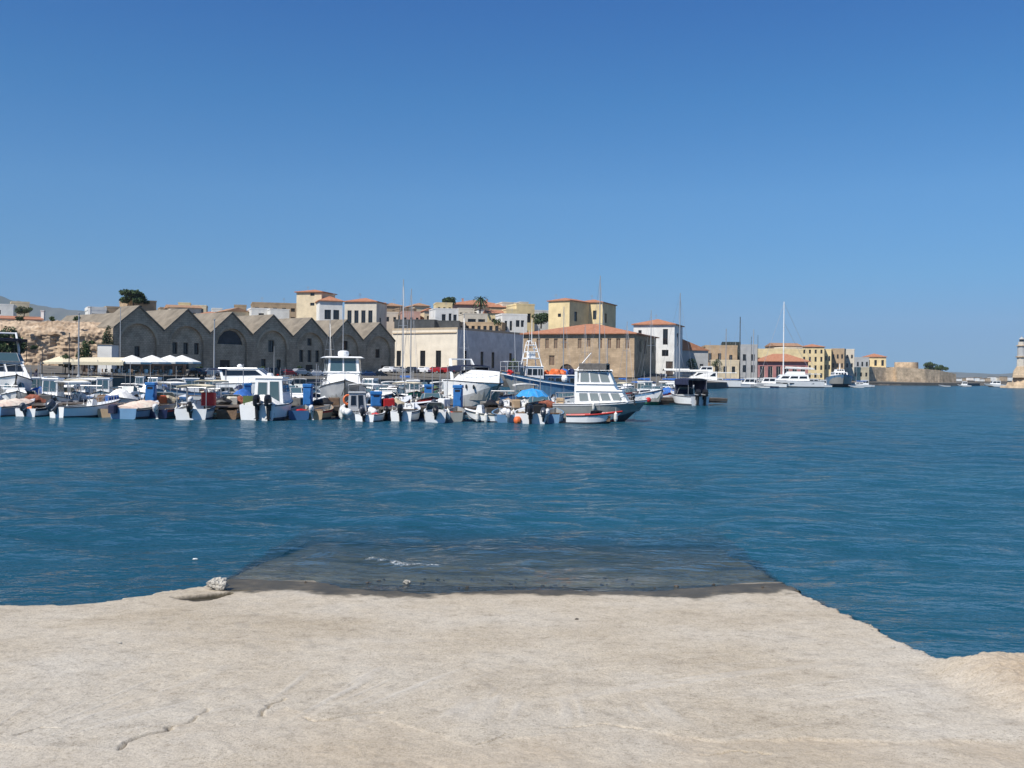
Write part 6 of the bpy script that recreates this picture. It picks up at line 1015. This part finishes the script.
t, h = boat('navy_ship', 'stubby blue grey ship seen bow on at the far waterfront', 'ship', 840, 330, -97, 16, 8.0, 4.6, 'gel_sky', rise=.35, full=2.8, stripe='gel_sky', bottom='antifoul'); t.scale = (.8, 1, .68); h.deck(t, .05, 'gel_silver', .05); cabin(t, -3.5, 2.5, 5.4, 4.8, 7.2, .5, 0, .9, 'gel_white', 3, 'glass_dark', 4, v0=.55, v1=.85); cabin(t, -2.5, .8, 3.4, 7.3, 8.6, .4, 0, .85, 'gel_white', 0, 'glass_dark', 3); mast_part(t, -1, 8.6, 11.5, .15, 'gel_white'); h.rail(t, .5, .9); fenders(t, h, (.55, .8), 'rubber', -1); fenders(t, h, (.55,), 'rubber', 1)
FAR = [('small white cruiser between the far motor yacht and the tall masted yacht', 733, 262, -165, 9, 'gel_white', 8.5), ('white sailing boat with bare mast behind the far motor yacht', 728, 283, 200, 10, 'gel_white', 16.5), ('dark masted ketch with the two dark masts', 743, 300, 170, 13, 'gel_navy', 21), ('grey sailing boat with a white mast left of the tallest mast', 756, 305, 175, 11, 'gel_white', 17.5), ('white cruiser with a sloping front just left of the tall masted yacht', 768, 280, 170, 10, 'gel_white', 0), ('small grey working boat at the far quay between the masts', 748, 270, 185, 8, 'gel_silver', 0), ('dark dinghy floating by the bow of the tall masted yacht', 771, 268, 175, 4, 'gel_navy', 0), ('white dinghy at the far quay edge', 762, 262, 160, 4, 'gel_white', 0),
       ('tiny white sailing boat right of the blue grey ship', 858, 330, 185, 8, 'gel_white', 9.5), ('small white launch moored right of the blue grey ship', 864, 345, 190, 7, 'gel_white', 0), ('white dinghy in front of the blue grey ship', 856, 305, 175, 4.5, 'gel_white', 0), ('tiny white boat on the water below the fort trees', 944, 420, 185, 5, 'gel_white', 0), ('tiny white boat on open water left of the breakwater end', 964, 450, 180, 6, 'gel_white', 0), ('tiny long white boat near the lighthouse rocks', 995, 440, 180, 10, 'gel_white', 0)]
FAR += [('white cruiser with dark windows at the far quay below the stone house', 716, 266, 188, 8, 'gel_white', 0), ('small white sailing boat with a thin mast under the netted tower', 722, 276, 175, 8, 'gel_white', 12.0), ('pale launch at the far quay before the grey house', 744, 280, 190, 7, 'gel_cream', 0), ('white sailing boat with a short mast behind the ketch', 737, 310, 172, 8, 'gel_white', 14.0), ('blue hulled launch left of the tall masted yacht', 752, 274, 186, 6, 'gel_blue', 0),
 ('little white cruiser behind the bow of the tall masted yacht', 764, 304, 176, 9, 'gel_white', 0), ('white launch with a cabin behind the stern of the tall masted yacht', 812, 325, 184, 9, 'gel_white', 0), ('small white boat between the tall masted yacht and the blue grey ship', 822, 318, 178, 6, 'gel_white', 0), ('sailing boat with a thin mast left of the netted tower', 712, 274, 172, 8, 'gel_white', 12.5), ('grey sailing boat behind the grey house masts', 748, 322, 180, 9, 'gel_silver', 13.0), ('white cruiser at the quay in front of the yellow hotel', 806, 345, 182, 8, 'gel_white', 0), ('red hulled launch on the far quay near the ruin', 698, 250, 178, 6, 'gel_red', 0)]
for i, (lab, px, D, hd, L_, hu, mh) in enumerate(FAR):
    t, h = boat('sailing_boat' if mh else 'dinghy' if 'dinghy' in lab else 'launch', lab, 'sailboat' if mh else 'boat', px, D, hd, L_, L_ * .3, L_ * .11, hu, rise=.4); h.deck(t, .15 if L_ > 5 else .6, 'gel_white')
    if L_ > 5: cabin(t, -L_ * .2, L_ * .2, L_ * .2, L_ * .11, L_ * .11 + (.7 if mh else 1.6), L_ * .08, 0, .85, 'gel_white', 2, 'glass_dark', 2)
    if mh: sailrig(t, h, mh, 'plaster_dark' if 'dark' in lab else 'alu')
    if 'ketch' in lab: mast_part(t, -4.2, 1.3, 15.5, .1, 'plaster_dark', 'mizzen_mast')
# sailing boats among the near rows
for lab, px, D, hd, L_, mh, hu in (('sailing boat with a tall pale mast in front of the fifth gable', 329, 116, -75, 8, 8.6, 'gel_white'), ('sailing boat with twin masts in front of the cream building, left one', 402, 118, -80, 8.5, 13.5, 'gel_white'), ('sailing boat with twin masts in front of the cream building, right one', 409, 120, -70, 8.5, 12.6, 'gel_blue'),
      ('sailing boat with a tall mast at the corner of the cream building', 463, 96, -85, 7.5, 8.2, 'gel_white'), ('sailing boat with a slim mast at the left half of the stone warehouse', 561, 125, -70, 8, 11.0, 'gel_white'), ('sailing boat whose tall mast crosses the yellow building', 597, 132, -75, 9.5, 15.6, 'gel_white'), ('sailing boat with slim mast before the stone warehouse front', 583, 140, -75, 8, 9.6, 'gel_navy'), ('sailing boat with slim mast near the stone warehouse corner', 625, 135, -80, 8, 9.8, 'gel_white'),
      ('sailing boat with mast standing before the dark stone side wall', 648, 112, -75, 8, 9.8, 'gel_white'), ('sailing boat with mast at the corner of the white building', 676, 150, -60, 9, 15, 'gel_white'), ('sailing boat with mast in front of the grey shed', 674, 128, -70, 8, 7.5, 'gel_blue')):
    t, h = boat('sailing_boat', lab, 'sailboat', px, D, hd, L_, L_ * .31, .95, hu, rise=.3); h.deck(t, .3, 'gel_white'); cabin(t, -L_ * .12, L_ * .22, L_ * .2, .95, 1.5, L_ * .12, 0, .85, 'gel_white', 3, 'glass_dark', 0); sailrig(t, h, mh); h.rail(t, .6)
# poles on the quay
def pole(label, px, D, ytop, r_=.09, m='alu', lamp=False):
    z = 1.5; zt = zat(px, ytop, D); t = thing('mast_pole', label, 'pole', P(px, D, z)); MB().tube((0, 0, 0), (0, 0, zt - z), r_, r_ * .7, 8).build('shaft', m, t); MB().lathe([(r_ * 2.4, 0), (r_ * 2.4, .12), (r_ * 1.3, .4)], 8).build('base', 'plaster_grey', t)
    MB().lathe([(r_ * 1.2, 0), (r_ * 1.4, .1), (.02, .2)], 8).build('cap', m, t, loc=(0, 0, zt - z))
    if lamp: MB().tube((0, 0, 0), (.9, -.5, .25), .04, n=5).box((1.15, -.62, .25), (.6, .25, .1), rz=-.5).build('lamp_arm', 'alu', t, loc=(0, 0, zt - z - .2))
pole('tall pale pole standing on the quay in front of the ruin', 78.5, 148, 314, .13); pole('tall slim pale mast in front of the third gable', 214, 168, 320, .14); pole('thin dark post in front of the ruin, left of the tall pale pole', 69, 150, 334, .08, 'plaster_dark'); pole('thin pole at the corner of the first gabled shed', 120, 165, 308, .08, 'alu'); pole('short dark post with a crossbar at the left end of the quay', 42, 147, 352, .08, 'plaster_dark'); pole('slim pole beside the yellow building roof corner', 607, 190, 340, .08)
# parasols, awning, cars, people on the quay
for i, (px, D, lab) in enumerate(((132, 160, 'white parasol, leftmost of the row in front of the first gable'), (152, 163, 'white parasol, second of the row, between the first two gables'), (170, 166, 'white parasol, third of the row, before the second gable'), (182, 168, 'white parasol, rightmost of the row before the second gable'), (63, 158, 'pinkish white parasol alone in front of the ruin'))):
    t = thing('parasol', lab, 'parasol', P(px, D, 1.9), .3 * i, 'white parasols of the quay cafe'); zt = zat(px, 355, D) - 1.9; MB().tube((0, 0, 0), (0, 0, zt), .05, n=6).build('pole', 'wood', t); b_ = MB(); r_ = 3.1; rg = [(r_ * math.cos(a) * (1 if k % 2 == 0 else .95), r_ * math.sin(a) * (1 if k % 2 == 0 else .95), zt - 1.15) for k, a in enumerate(np.linspace(0, 2 * math.pi, 17)[:-1])]; lo = [(x, y, z - .3) for x, y, z in rg]
    b_.add([(0, 0, zt)] + rg + lo, [(0, 1 + k, 1 + (k + 1) % 16) for k in range(16)] + [(1 + k, 17 + k, 17 + (k + 1) % 16, 1 + (k + 1) % 16) for k in range(16)]); o = b_.build('canopy', 'canvas_white' if px > 100 else 'canvas_cream', t); o.modifiers.new('s', 'SOLIDIFY').thickness = .03; MB().lathe([(.5, 0), (.5, .12), (.1, .16)], 10).build('base', 'plaster_grey', t)
t = thing('awning', 'long cream awning roof over the quay cafe left of the parasols', 'awning', P(102, 158, 1.9), .1); za = zat(102, 357, 158) - 1.9; b_ = MB(); b_.hexa([(-3.9, -2.4, za - .9), (3.9, -2.4, za - .9), (3.9, 2.4, za - .2), (-3.9, 2.4, za - .2), (-3.9, -2.4, za - .8), (3.9, -2.4, za - .8), (3.7, 2.4, za), (-3.7, 2.4, za)]); b_.box((0, -2.42, za - 1.05), (7.8, .05, .5)); b_.build('roof', 'canvas_cream', t)
b_ = MB(); [b_.tube((x, y, 0), (x, y, za - .5), .05, n=5) for x in (-3.7, 0, 3.7) for y in (-2.2, 2.2)]; b_.build('posts', 'steel', t)
t = thing('kiosk', 'small white plastered hut behind the cream awning', 'hut', P(108, 170, 2)); hk = zat(108, 345, 170) - 2; MB().box((0, 0, hk / 2), (2.4, 3, hk)).build('wall', 'plaster_white', t); MB().box((0, 0, hk + .06), (2.7, 3.3, .12)).build('roof', 'roof_stone', t)
def car(label, px, D, z, rz, col, first=[]):
    t = thing('parked_car', label, 'car', P(px, D, z), rz, 'cars parked along the quay'); b_ = MB()
    prof = [(-2.05, .35), (-2.05, .85), (-1.5, .98), (-.95, 1.42), (.45, 1.44), (1.05, .98), (1.9, .82), (2.08, .55), (2.05, .3)]; rings = [[(x, y * (.84 if z_ < 1.2 else .68), z_) for x, z_ in prof] for y in (-1, 1)]; n_ = len(prof); b_.loft([rings[1], rings[0]]); b_.build('body', col, t); g_ = MB()
    for y in (-1, 1): g_.hexa([(-1.3, y * .77 - .03, 1.0), (.8, y * .77 - .03, 1.0), (.8, y * .77 + .03, 1.0), (-1.3, y * .77 + .03, 1.0), (-.85, y * .705 - .03, 1.36), (.4, y * .705 - .03, 1.36), (.4, y * .705 + .03, 1.36), (-.85, y * .705 + .03, 1.36)])
    g_.hexa([(.5, -.62, 1.4), (.5, .62, 1.4), (.98, .7, 1.03), (.98, -.7, 1.03), (.53, -.62, 1.42), (.53, .62, 1.42), (1.02, .7, 1.05), (1.02, -.7, 1.05)]); g_.build('windows', 'glass_dark', t)
    for x in (-1.3, 1.3):
        for y in (-.78, .78): w_ = MB(); w_.tube((0, -.11, 0), (0, .11, 0), .32, n=14); wo = w_.build('wheel', 'rubber', t, loc=(x, y, .32)); MB().tube((0, -.12, 0), (0, .12, 0), .18, n=10).build('rim', 'alu', wo)
    for x, m in ((2.05, 'fender'), (-2.06, 'red')):
        for y in (-.6, .6): MB().box((0, 0, 0), (.06, .28, .13)).build('headlight' if x > 0 else 'tail_light', m, t, loc=(x, y, .68))
for i, (px, col, lab) in enumerate(((388, 'car_white', 'white parked car, leftmost on the quay by the last gable'), (399, 'car_silver', 'silver parked car behind the twin masts'), (411, 'car_dark', 'dark parked car in front of the first tall window'), (423, 'car_white', 'white parked van like car in the middle of the quay row'), (435, 'car_red', 'red parked car in front of the cream building'), (447, 'car_red', 'darker red parked car near the cream building corner'), (458, 'car_dark', 'dark parked car at the corner of the cream building'))): car(lab, px, 222 - i * .3, 2.8, R(random.choice([-32, 148]) + random.uniform(-4, 4)), col)
for i, (px, D, col) in enumerate(((272, 186, 'car_dark'), (300, 196, 'car_silver'), (352, 210, 'car_dark'), (240, 178, 'car_white'))): car(['dark parked car before the fourth gable', 'silver parked car before the fifth gable', 'dark parked car before the sixth gable', 'white parked car before the third gable'][i], px, D, 2.0, R(50), col)
def person(label, px, D, z, rz, top, legs):
    t = thing('person', label, 'person', P(px, D, z), rz); me = bpy.data.meshes.new('body')
    V_ = [(0, 0, .95, .15), (0, 0, 1.2, .16), (0, 0, 1.42, .15), (0, 0, 1.55, .065), (.01, 0, 1.68, .1), (.02, 0, 1.76, .085), (.02, .1, .9, .1), (.12, .11, .5, .07), (.0, .11, .08, .05), (.13, .12, .05, .045), (-.02, -.1, .9, .1), (-.1, -.11, .5, .07), (-.24, -.11, .1, .05), (-.12, -.12, .05, .045), (0, .2, 1.4, .065), (.0, .25, 1.12, .05), (.12, .24, .88, .04), (0, -.2, 1.4, .065), (-.02, -.25, 1.12, .05), (.08, -.25, .88, .04)]
    E_ = [(0, 1), (1, 2), (2, 3), (3, 4), (4, 5), (0, 6), (6, 7), (7, 8), (8, 9), (0, 10), (10, 11), (11, 12), (12, 13), (2, 14), (14, 15), (15, 16), (2, 17), (17, 18), (18, 19)]
    me.from_pydata([v[:3] for v in V_], E_, []); o_ = bpy.data.objects.new('body', me); COL.objects.link(o_); o_.parent = t; me.materials.append(M[top]); o_.modifiers.new('k', 'SKIN'); sv = me.skin_vertices[0].data
    for k, v in enumerate(V_): sv[k].radius = (v[3], v[3])
    sv[0].use_root = True; o_.modifiers.new('s', 'SUBSURF').levels = 1; o_.modifiers['s'].render_levels = 1
    MB().sphere((.015, 0, 1.72), .112, 0, 10, (1.05, .9, 1.15)).build('hair', 'wood', t)
    b_ = MB(); b_.lathe([(.17, .78), (.19, .86), (.18, 1.0)], 10); b_.build('trousers', legs, t)
person('person in dark clothes walking on the quay before the white building', 661, 215, 1.6, .4, 'clothes_dark', 'black'); person('person in a white top walking on the quay before the white building', 666, 216, 1.6, 2.6, 'clothes_white', 'clothes_dark'); person('person in dark clothes standing on the quay at the far left boats', 36, 73.8, .6, 1.0, 'clothes_dark', 'clothes_dark')
person('person in a white shirt standing under the cafe awning', 92, 156, 1.9, 2.0, 'clothes_white', 'clothes_dark')
# kiosk row and hedges under the stone warehouse
for lab, px, D, y, w_, m in (('white awning in front of the white building at the quay', 676, 236, 370, 6, 'canvas_white'), ('long white canvas shelter on the quay before the grey shed', 690, 244, 371, 8, 'canvas_white'), ('pale awning beside the warehouse gateway', 590, 206, 371, 9, 'canvas_white')):
    t = thing('awning', lab, 'awning', P(px, D, 1.7)); hh_ = zat(px, y, D) - 1.7; canopy(t, -w_ / 2, w_ / 2, 3.2, 0, hh_, m, None, .35, .2)
# mooring lines from the front boats to the pontoon lie slack over the water
for k, (px0, D0, px1, D1, lab) in enumerate(((178, 51.6, 168, 52.3, 'slack mooring line of the red box boat'), (254, 52.6, 244, 52.3, 'slack mooring line of the twin outboard boat'), (625, 51.0, 640, 84.0, 'long mooring line from the cabin cruiser bow'))):
    a, b2 = P(px0, D0, .9), P(px1, D1, .6); pts_ = [a.lerp(b2, q) - Vector((0, 0, .35 * math.sin(math.pi * q))) for q in np.linspace(0, 1, 9)]; tag(MB().path(pts_, .018, 4).build('mooring_line', 'rope'), lab, 'rope')
# ------------------------------------------------------------------ more craft filling the basin between the rows
FILL = [
 ('white runabout in the gap left of the second pontoon cabinet', 46, 80, -70, 'wind', 'gel_white', None), ('white cuddy boat in the middle row under the tall pale pole', 74, 84, -95, 'cuddy', 'gel_white', None), ('navy boat with white canopy in the middle row under the awning left end', 88, 83, 85, 'canopy', 'gel_navy', 'canvas_white'),
 ('wooden brown boat in the middle row near the white tarpaulin boat', 106, 84, -75, 'open', 'wood', None), ('small grey hulled boat behind the tubular arch boat', 136, 73, 95, 'wind', 'gel_grey', None), ('white canopied launch in front of the second gable', 176, 86, -80, 'canopy', 'gel_white', 'canvas_white'),
 ('blue hulled boat with rods behind the cream canopy boat', 206, 83, 85, 'open', 'gel_blue', None), ('white boat with navy canvas behind the grey tarp boat', 240, 84, -85, 'tarp', 'gel_white', 'canvas_navy'), ('white runabout in the middle row behind the twin outboard boat roof', 268, 83, -75, 'wind', 'gel_white', None),
 ('tan wooden boat moored right of the grey hulled cruiser', 372, 84, -95, 'open', 'gel_tan', None), ('white canopy boat left of the red decked boat', 391, 81, -80, 'canopy', 'gel_white', 'canvas_white'), ('dark green wooden boat behind the red decked boat', 413, 86, -75, 'pilot', 'gel_green', None),
 ('red open boat in front of the red parked cars', 452, 92, -80, 'open', 'gel_red', None), ('white pilot boat left of the sport cruiser arch', 447, 88, -95, 'pilot', 'gel_white', None), ('black inflatable tender beside the foot of the sport cruiser', 447, 57, 75, 'row', 'gel_navy', None),
 ('white cuddy boat in the back row, before the second gable', 188, 112, -75, 'cuddy', 'gel_white', None), ('navy canopy boat in the back row, before the third gable', 236, 116, -80, 'canopy', 'gel_navy', 'canvas_navy'), ('white runabout in the back row, before the fourth gable', 270, 120, -95, 'wind', 'gel_white', None), ('teal canopied boat in the back row, before the fifth gable', 300, 124, -80, 'canopy', 'gel_teal', 'canvas_white'),
 ('white pilot boat in the back row, under the first gable', 140, 110, -75, 'pilot', 'gel_white', None), ('blue tarped boat in the back row, below the tall pale pole', 72, 110, -85, 'tarp', 'gel_blue', 'canvas_blue'), ('white canopied boat in the back row, left of the tall pale pole', 50, 112, -75, 'canopy', 'gel_white', 'canvas_white'),
 ('dark wooden boat in the back row, at the far left', 20, 112, -80, 'open', 'wood', None), ('white cuddy boat beside the twin masted sailing boats', 424, 126, -75, 'cuddy', 'gel_white', None), ('cream boat in the last row below the cream building corner', 446, 130, -70, 'pilot', 'gel_cream', None), ('white runabout in the last row below the shaded side wall', 490, 128, -75, 'wind', 'gel_white', None),
 ('small blue boat under the trawler bow', 514, 84, -70, 'wind', 'gel_blue', None), ('white cuddy boat between the trawler stern and cruiser roof', 592, 90, -65, 'cuddy', 'gel_white', None), ('white and blue runabout near the pontoon end cabin boats', 664, 100, -70, 'wind', 'gel_blue', None), ('small white cuddy boat before the dark stone side wall corner', 656, 95, -75, 'cuddy', 'gel_white', None), ('cream canopied boat right of the cabin cruiser, further back', 628, 110, -75, 'canopy', 'gel_cream', 'canvas_cream'),
]
FILL += [
 ('white runabout with raised motor just behind the blue and white boat at the left edge', 26, 57.2, 80, 'wind', 'gel_white', None), ('grey inflatable looking boat with a blue tarp behind the left finger pontoon', 40, 60.5, 95, 'tarp', 'gel_silver', 'canvas_blue'), ('white boat with cream canopy behind the big dark outboard', 68, 62.5, -85, 'canopy', 'gel_white', 'canvas_cream'),
 ('brown wooden boat with nets behind the white tarpaulin boat', 104, 61, 85, 'open', 'gel_tan', None), ('white boat with thin mast between tarpaulin boat and blue cabinet', 130, 57.5, -95, 'cuddy', 'gel_white', None), ('dark grey boat with a tubular arch right of the blue panelled cabinet', 163, 57.2, 90, 'wind', 'gel_grey', None),
 ('white open boat with black motor between the red box and the finger pontoon', 208, 57.6, 80, 'open', 'gel_white', None), ('blue tarped boat left of the twin outboard boat', 243, 61.5, 95, 'tarp', 'gel_white', 'canvas_blue'), ('dark boat with white windscreen behind the twin outboard boat', 262, 60.5, -85, 'wind', 'gel_navy', None),
 ('white cuddy boat between twin outboard boat and blue cabinet', 296, 58.5, -80, 'cuddy', 'gel_white', None), ('dark open boat beneath the grey hulled cruiser, left side', 316, 57, 85, 'open', 'gel_grey', None), ('white open boat right beside the grey hulled cruiser', 368, 58, 85, 'canopy', 'gel_white', 'canvas_white'),
 ('white dinghy with upright motor behind the dark finger pontoon', 398, 62, 75, 'open', 'gel_white', None), ('red hulled small boat under the green boat', 432, 64, -85, 'wind', 'gel_red', None), ('dark boat with tubular frame left of the sport cruiser', 446, 66, 90, 'open', 'gel_navy', None),
 ('white open boat with rods between sport cruiser and umbrella', 505, 56.8, 85, 'open', 'gel_white', None), ('blue hulled small boat behind the umbrella boat', 540, 57.8, -85, 'wind', 'gel_blue', None), ('white boat with low arch behind the cruiser stern', 555, 62, 90, 'open', 'gel_cream', None),
 ('white launch with hard top in the middle row left of the third gable', 210, 92, -80, 'pilot', 'gel_white', None), ('white pilot boat in the middle row before the fourth gable', 280, 92, -85, 'pilot', 'gel_white', None), ('white pilot boat in the middle row before the sixth gable', 358, 92, -80, 'pilot', 'gel_white', None), ('white wheelhouse boat in the middle row under the parasols', 155, 92, -90, 'pilot', 'gel_white', None)]
for i, (lab, px, D, hd, st, hu, cv) in enumerate(FILL): small(lab, px, D, hd, random.Random(i + 50).uniform(4.4, 5.8), random.Random(i + 59).uniform(1.8, 2.3), .7, st, hu, random.Random(i + 7).choice(['motor_black', 'motor_grey', None, 'motor_white']), seed=140 + i, canv=cv or 'canvas_cream', extra=(('pole',) if i % 3 == 0 else ('arch',) if i % 3 == 1 else ('mast',)))
# behind the cafe parasols: dark volume added for the shade under the awning
house('shade_pavilion', 'added low dark pavilion standing in for the shade behind the parasols and awning', 'cafe', (84, 168), (186, 176), 362, 5, 'door_wood', 1.9, ('flat', .2), wins=rows(.02, .98, 9, .085, .15, .8))
for k, (px, D) in enumerate(((90, 155.5), (99, 156), (109, 156.5), (124, 158), (134, 158), (146, 160), (156, 161), (166, 163), (178, 165))):
    t = thing('cafe_table', 'white cafe table with four chairs under the parasols and awning', 'table set', P(px, D, 1.85), .4 * k, 'cafe tables on the quay'); MB().lathe([(.5, .72), (.5, .76)], 12).tube((0, 0, 0), (0, 0, .72), .04, n=6).build('table_top', 'gel_white', t)
    for q in range(4):
        a = q * math.pi / 2; c_ = MB(); c_.box((0, 0, .45), (.42, .42, .05)).box((.2, 0, .72), (.05, .42, .5)); [c_.box((x, y, .22), (.04, .04, .44)) for x in (-.18, .18) for y in (-.18, .18)]; c_.build('chair', 'canvas_white' if k % 2 else 'wood', t, loc=(.85 * math.cos(a), .85 * math.sin(a), 0), rz=a)

for i, (px, D, col, lab) in enumerate(((196, 172, 'car_dark', 'dark parked car before the second gable, right of the parasols'), (208, 175, 'car_silver', 'silver parked car by the slim mast'), (222, 178, 'car_white', 'white parked car before the boarded shed doorway'), (256, 184, 'car_blue', 'dark blue parked car between third and fourth gables'), (286, 192, 'car_red', 'dark red parked car between fourth and fifth gables'), (314, 199, 'car_white', 'white parked car before the fifth gable arch'), (328, 203, 'car_dark', 'black parked car behind the grey hulled cruiser'), (340, 206, 'car_silver', 'silver parked car left of the sixth gable'), (366, 214, 'car_blue', 'dark blue parked car before the last gable'), (378, 217, 'car_dark', 'dark parked car nearest the last gable corner'))): car(lab, px, D, 1.75, R(random.choice([50, 230, 140]) + random.uniform(-5, 5)), col)
for i, (px, D, wd, lab) in enumerate(((200, 178, 10, 'dark oleander hedge before the second gable'), (262, 190, 9, 'dark oleander hedge before the fourth gable'), (300, 200, 9, 'dark oleander hedge before the fifth gable'), (350, 213, 10, 'dark oleander hedge before the sixth gable'), (512, 232, 14, 'green bush at the corner between cream building and stone warehouse'), (692, 262, 12, 'green bushes before the grey gabled shed'), (717, 292, 12, 'green bush before the stone house'))):
    tree('green_bush', lab, px, D, 366 if i < 4 else 358, 373.5, wd, 200 + i, 500, cat='bush')

# gear lying on the first pontoon between the boats
GEAR = [('net', 34, 'brown heap of nets on the pontoon behind the left edge boat', 'net'), ('crate', 46, 'grey plastic crate on the pontoon by the left finger', 'interior_grey'), ('net', 104, 'brown heap of nets on the pontoon right of the open motor boat', 'wood'), ('crate', 112, 'blue fish crate on the pontoon left of the pink covered boat', 'canvas_blue'),
 ('crate', 160, 'orange crate on the pontoon right of the panelled blue cabinet', 'orange'), ('net', 168, 'pale rope heap on the pontoon left of the cream canopy boat', 'rope'), ('net', 222, 'dark heap of nets at the root of the finger pontoon', 'black'), ('crate', 232, 'cream cool box on the pontoon right of the red box boat', 'gel_cream'), ('net', 240, 'brown net heap on the pontoon just left of the twin outboard boat', 'net'),
 ('crate', 298, 'grey crate on the pontoon left of the tall blue cabinet', 'interior_grey'), ('net', 322, 'black heap of nets on the pontoon right of the tall blue cabinet', 'black'), ('crate', 334, 'wooden crate on the pontoon under the grey hulled cruiser', 'wood'), ('crate', 388, 'red fuel crate on the pontoon right of the short blue box', 'red'), ('net', 396, 'tan rope heap on the pontoon at the dark finger', 'rope'),
 ('crate', 444, 'white cool box on the pontoon left of the cruiser cabinet', 'gel_white'), ('net', 490, 'dark net heap on the pontoon below the cruiser bow', 'black'), ('crate', 516, 'tan crate on the pontoon left of the umbrella boat', 'gel_tan'), ('net', 548, 'brown net heap at the pontoon end by the cabin cruiser', 'net')]
for i, (k, px, lab, m) in enumerate(GEAR):
    D = 52.8 + .5 * (i % 3)
    if k == 'net': o = stone_mb(.34, 400 + i, (1.5, 1, .75), 2).build('net_heap', m, loc=P(px, D, .74)); tag(o, lab, 'net heap')
    else:
        b_ = MB(); b_.rbox((0, 0, .2), (.62, .42, .4), .03); [b_.box((x, 0, .41), (.03, .36, .03)) for x in (-.24, .24)]; b_.box((0, 0, .39), (.5, .34, .03)); tag(b_.build('crate', m, loc=P(px, D, .585), rz=.3 * i), lab, 'crate')
DINGHY = [('small white dinghy lying between the left edge boat and the open motor boat', 40, 49.6, 85, 'gel_white', 'motor_grey'), ('small tan dinghy between the open motor boat and the pink covered boat', 116, 50.4, 95, 'gel_tan', None), ('small dark dinghy between the pink covered boat and the cream canopy boat', 167, 50.2, 88, 'gel_navy', 'motor_white'), ('small brown dinghy tied beside the finger pontoon left of the twin outboard boat', 236, 50.0, 85, 'wood', None), ('small blue dinghy tied right of the twin outboard boat', 302, 50.6, 95, 'gel_blue', None), ('small tan wooden dinghy tied left of the inflatable boat', 322, 50.8, 80, 'gel_tan', 'motor_white'), ('small dark dinghy left of the two stern on white boats', 390, 50.4, 90, 'gel_navy', 'motor_black'), ('small grey dinghy tied right of the two stern on white boats', 455, 50.4, 88, 'gel_grey', None)]
for i, (lab, px, D, hd, hu, mo) in enumerate(DINGHY): small(lab, px, D, hd, 3.2, 1.45, .5, 'row', hu, mo, -.5, name='dinghy', seed=500 + i, ms=.8)
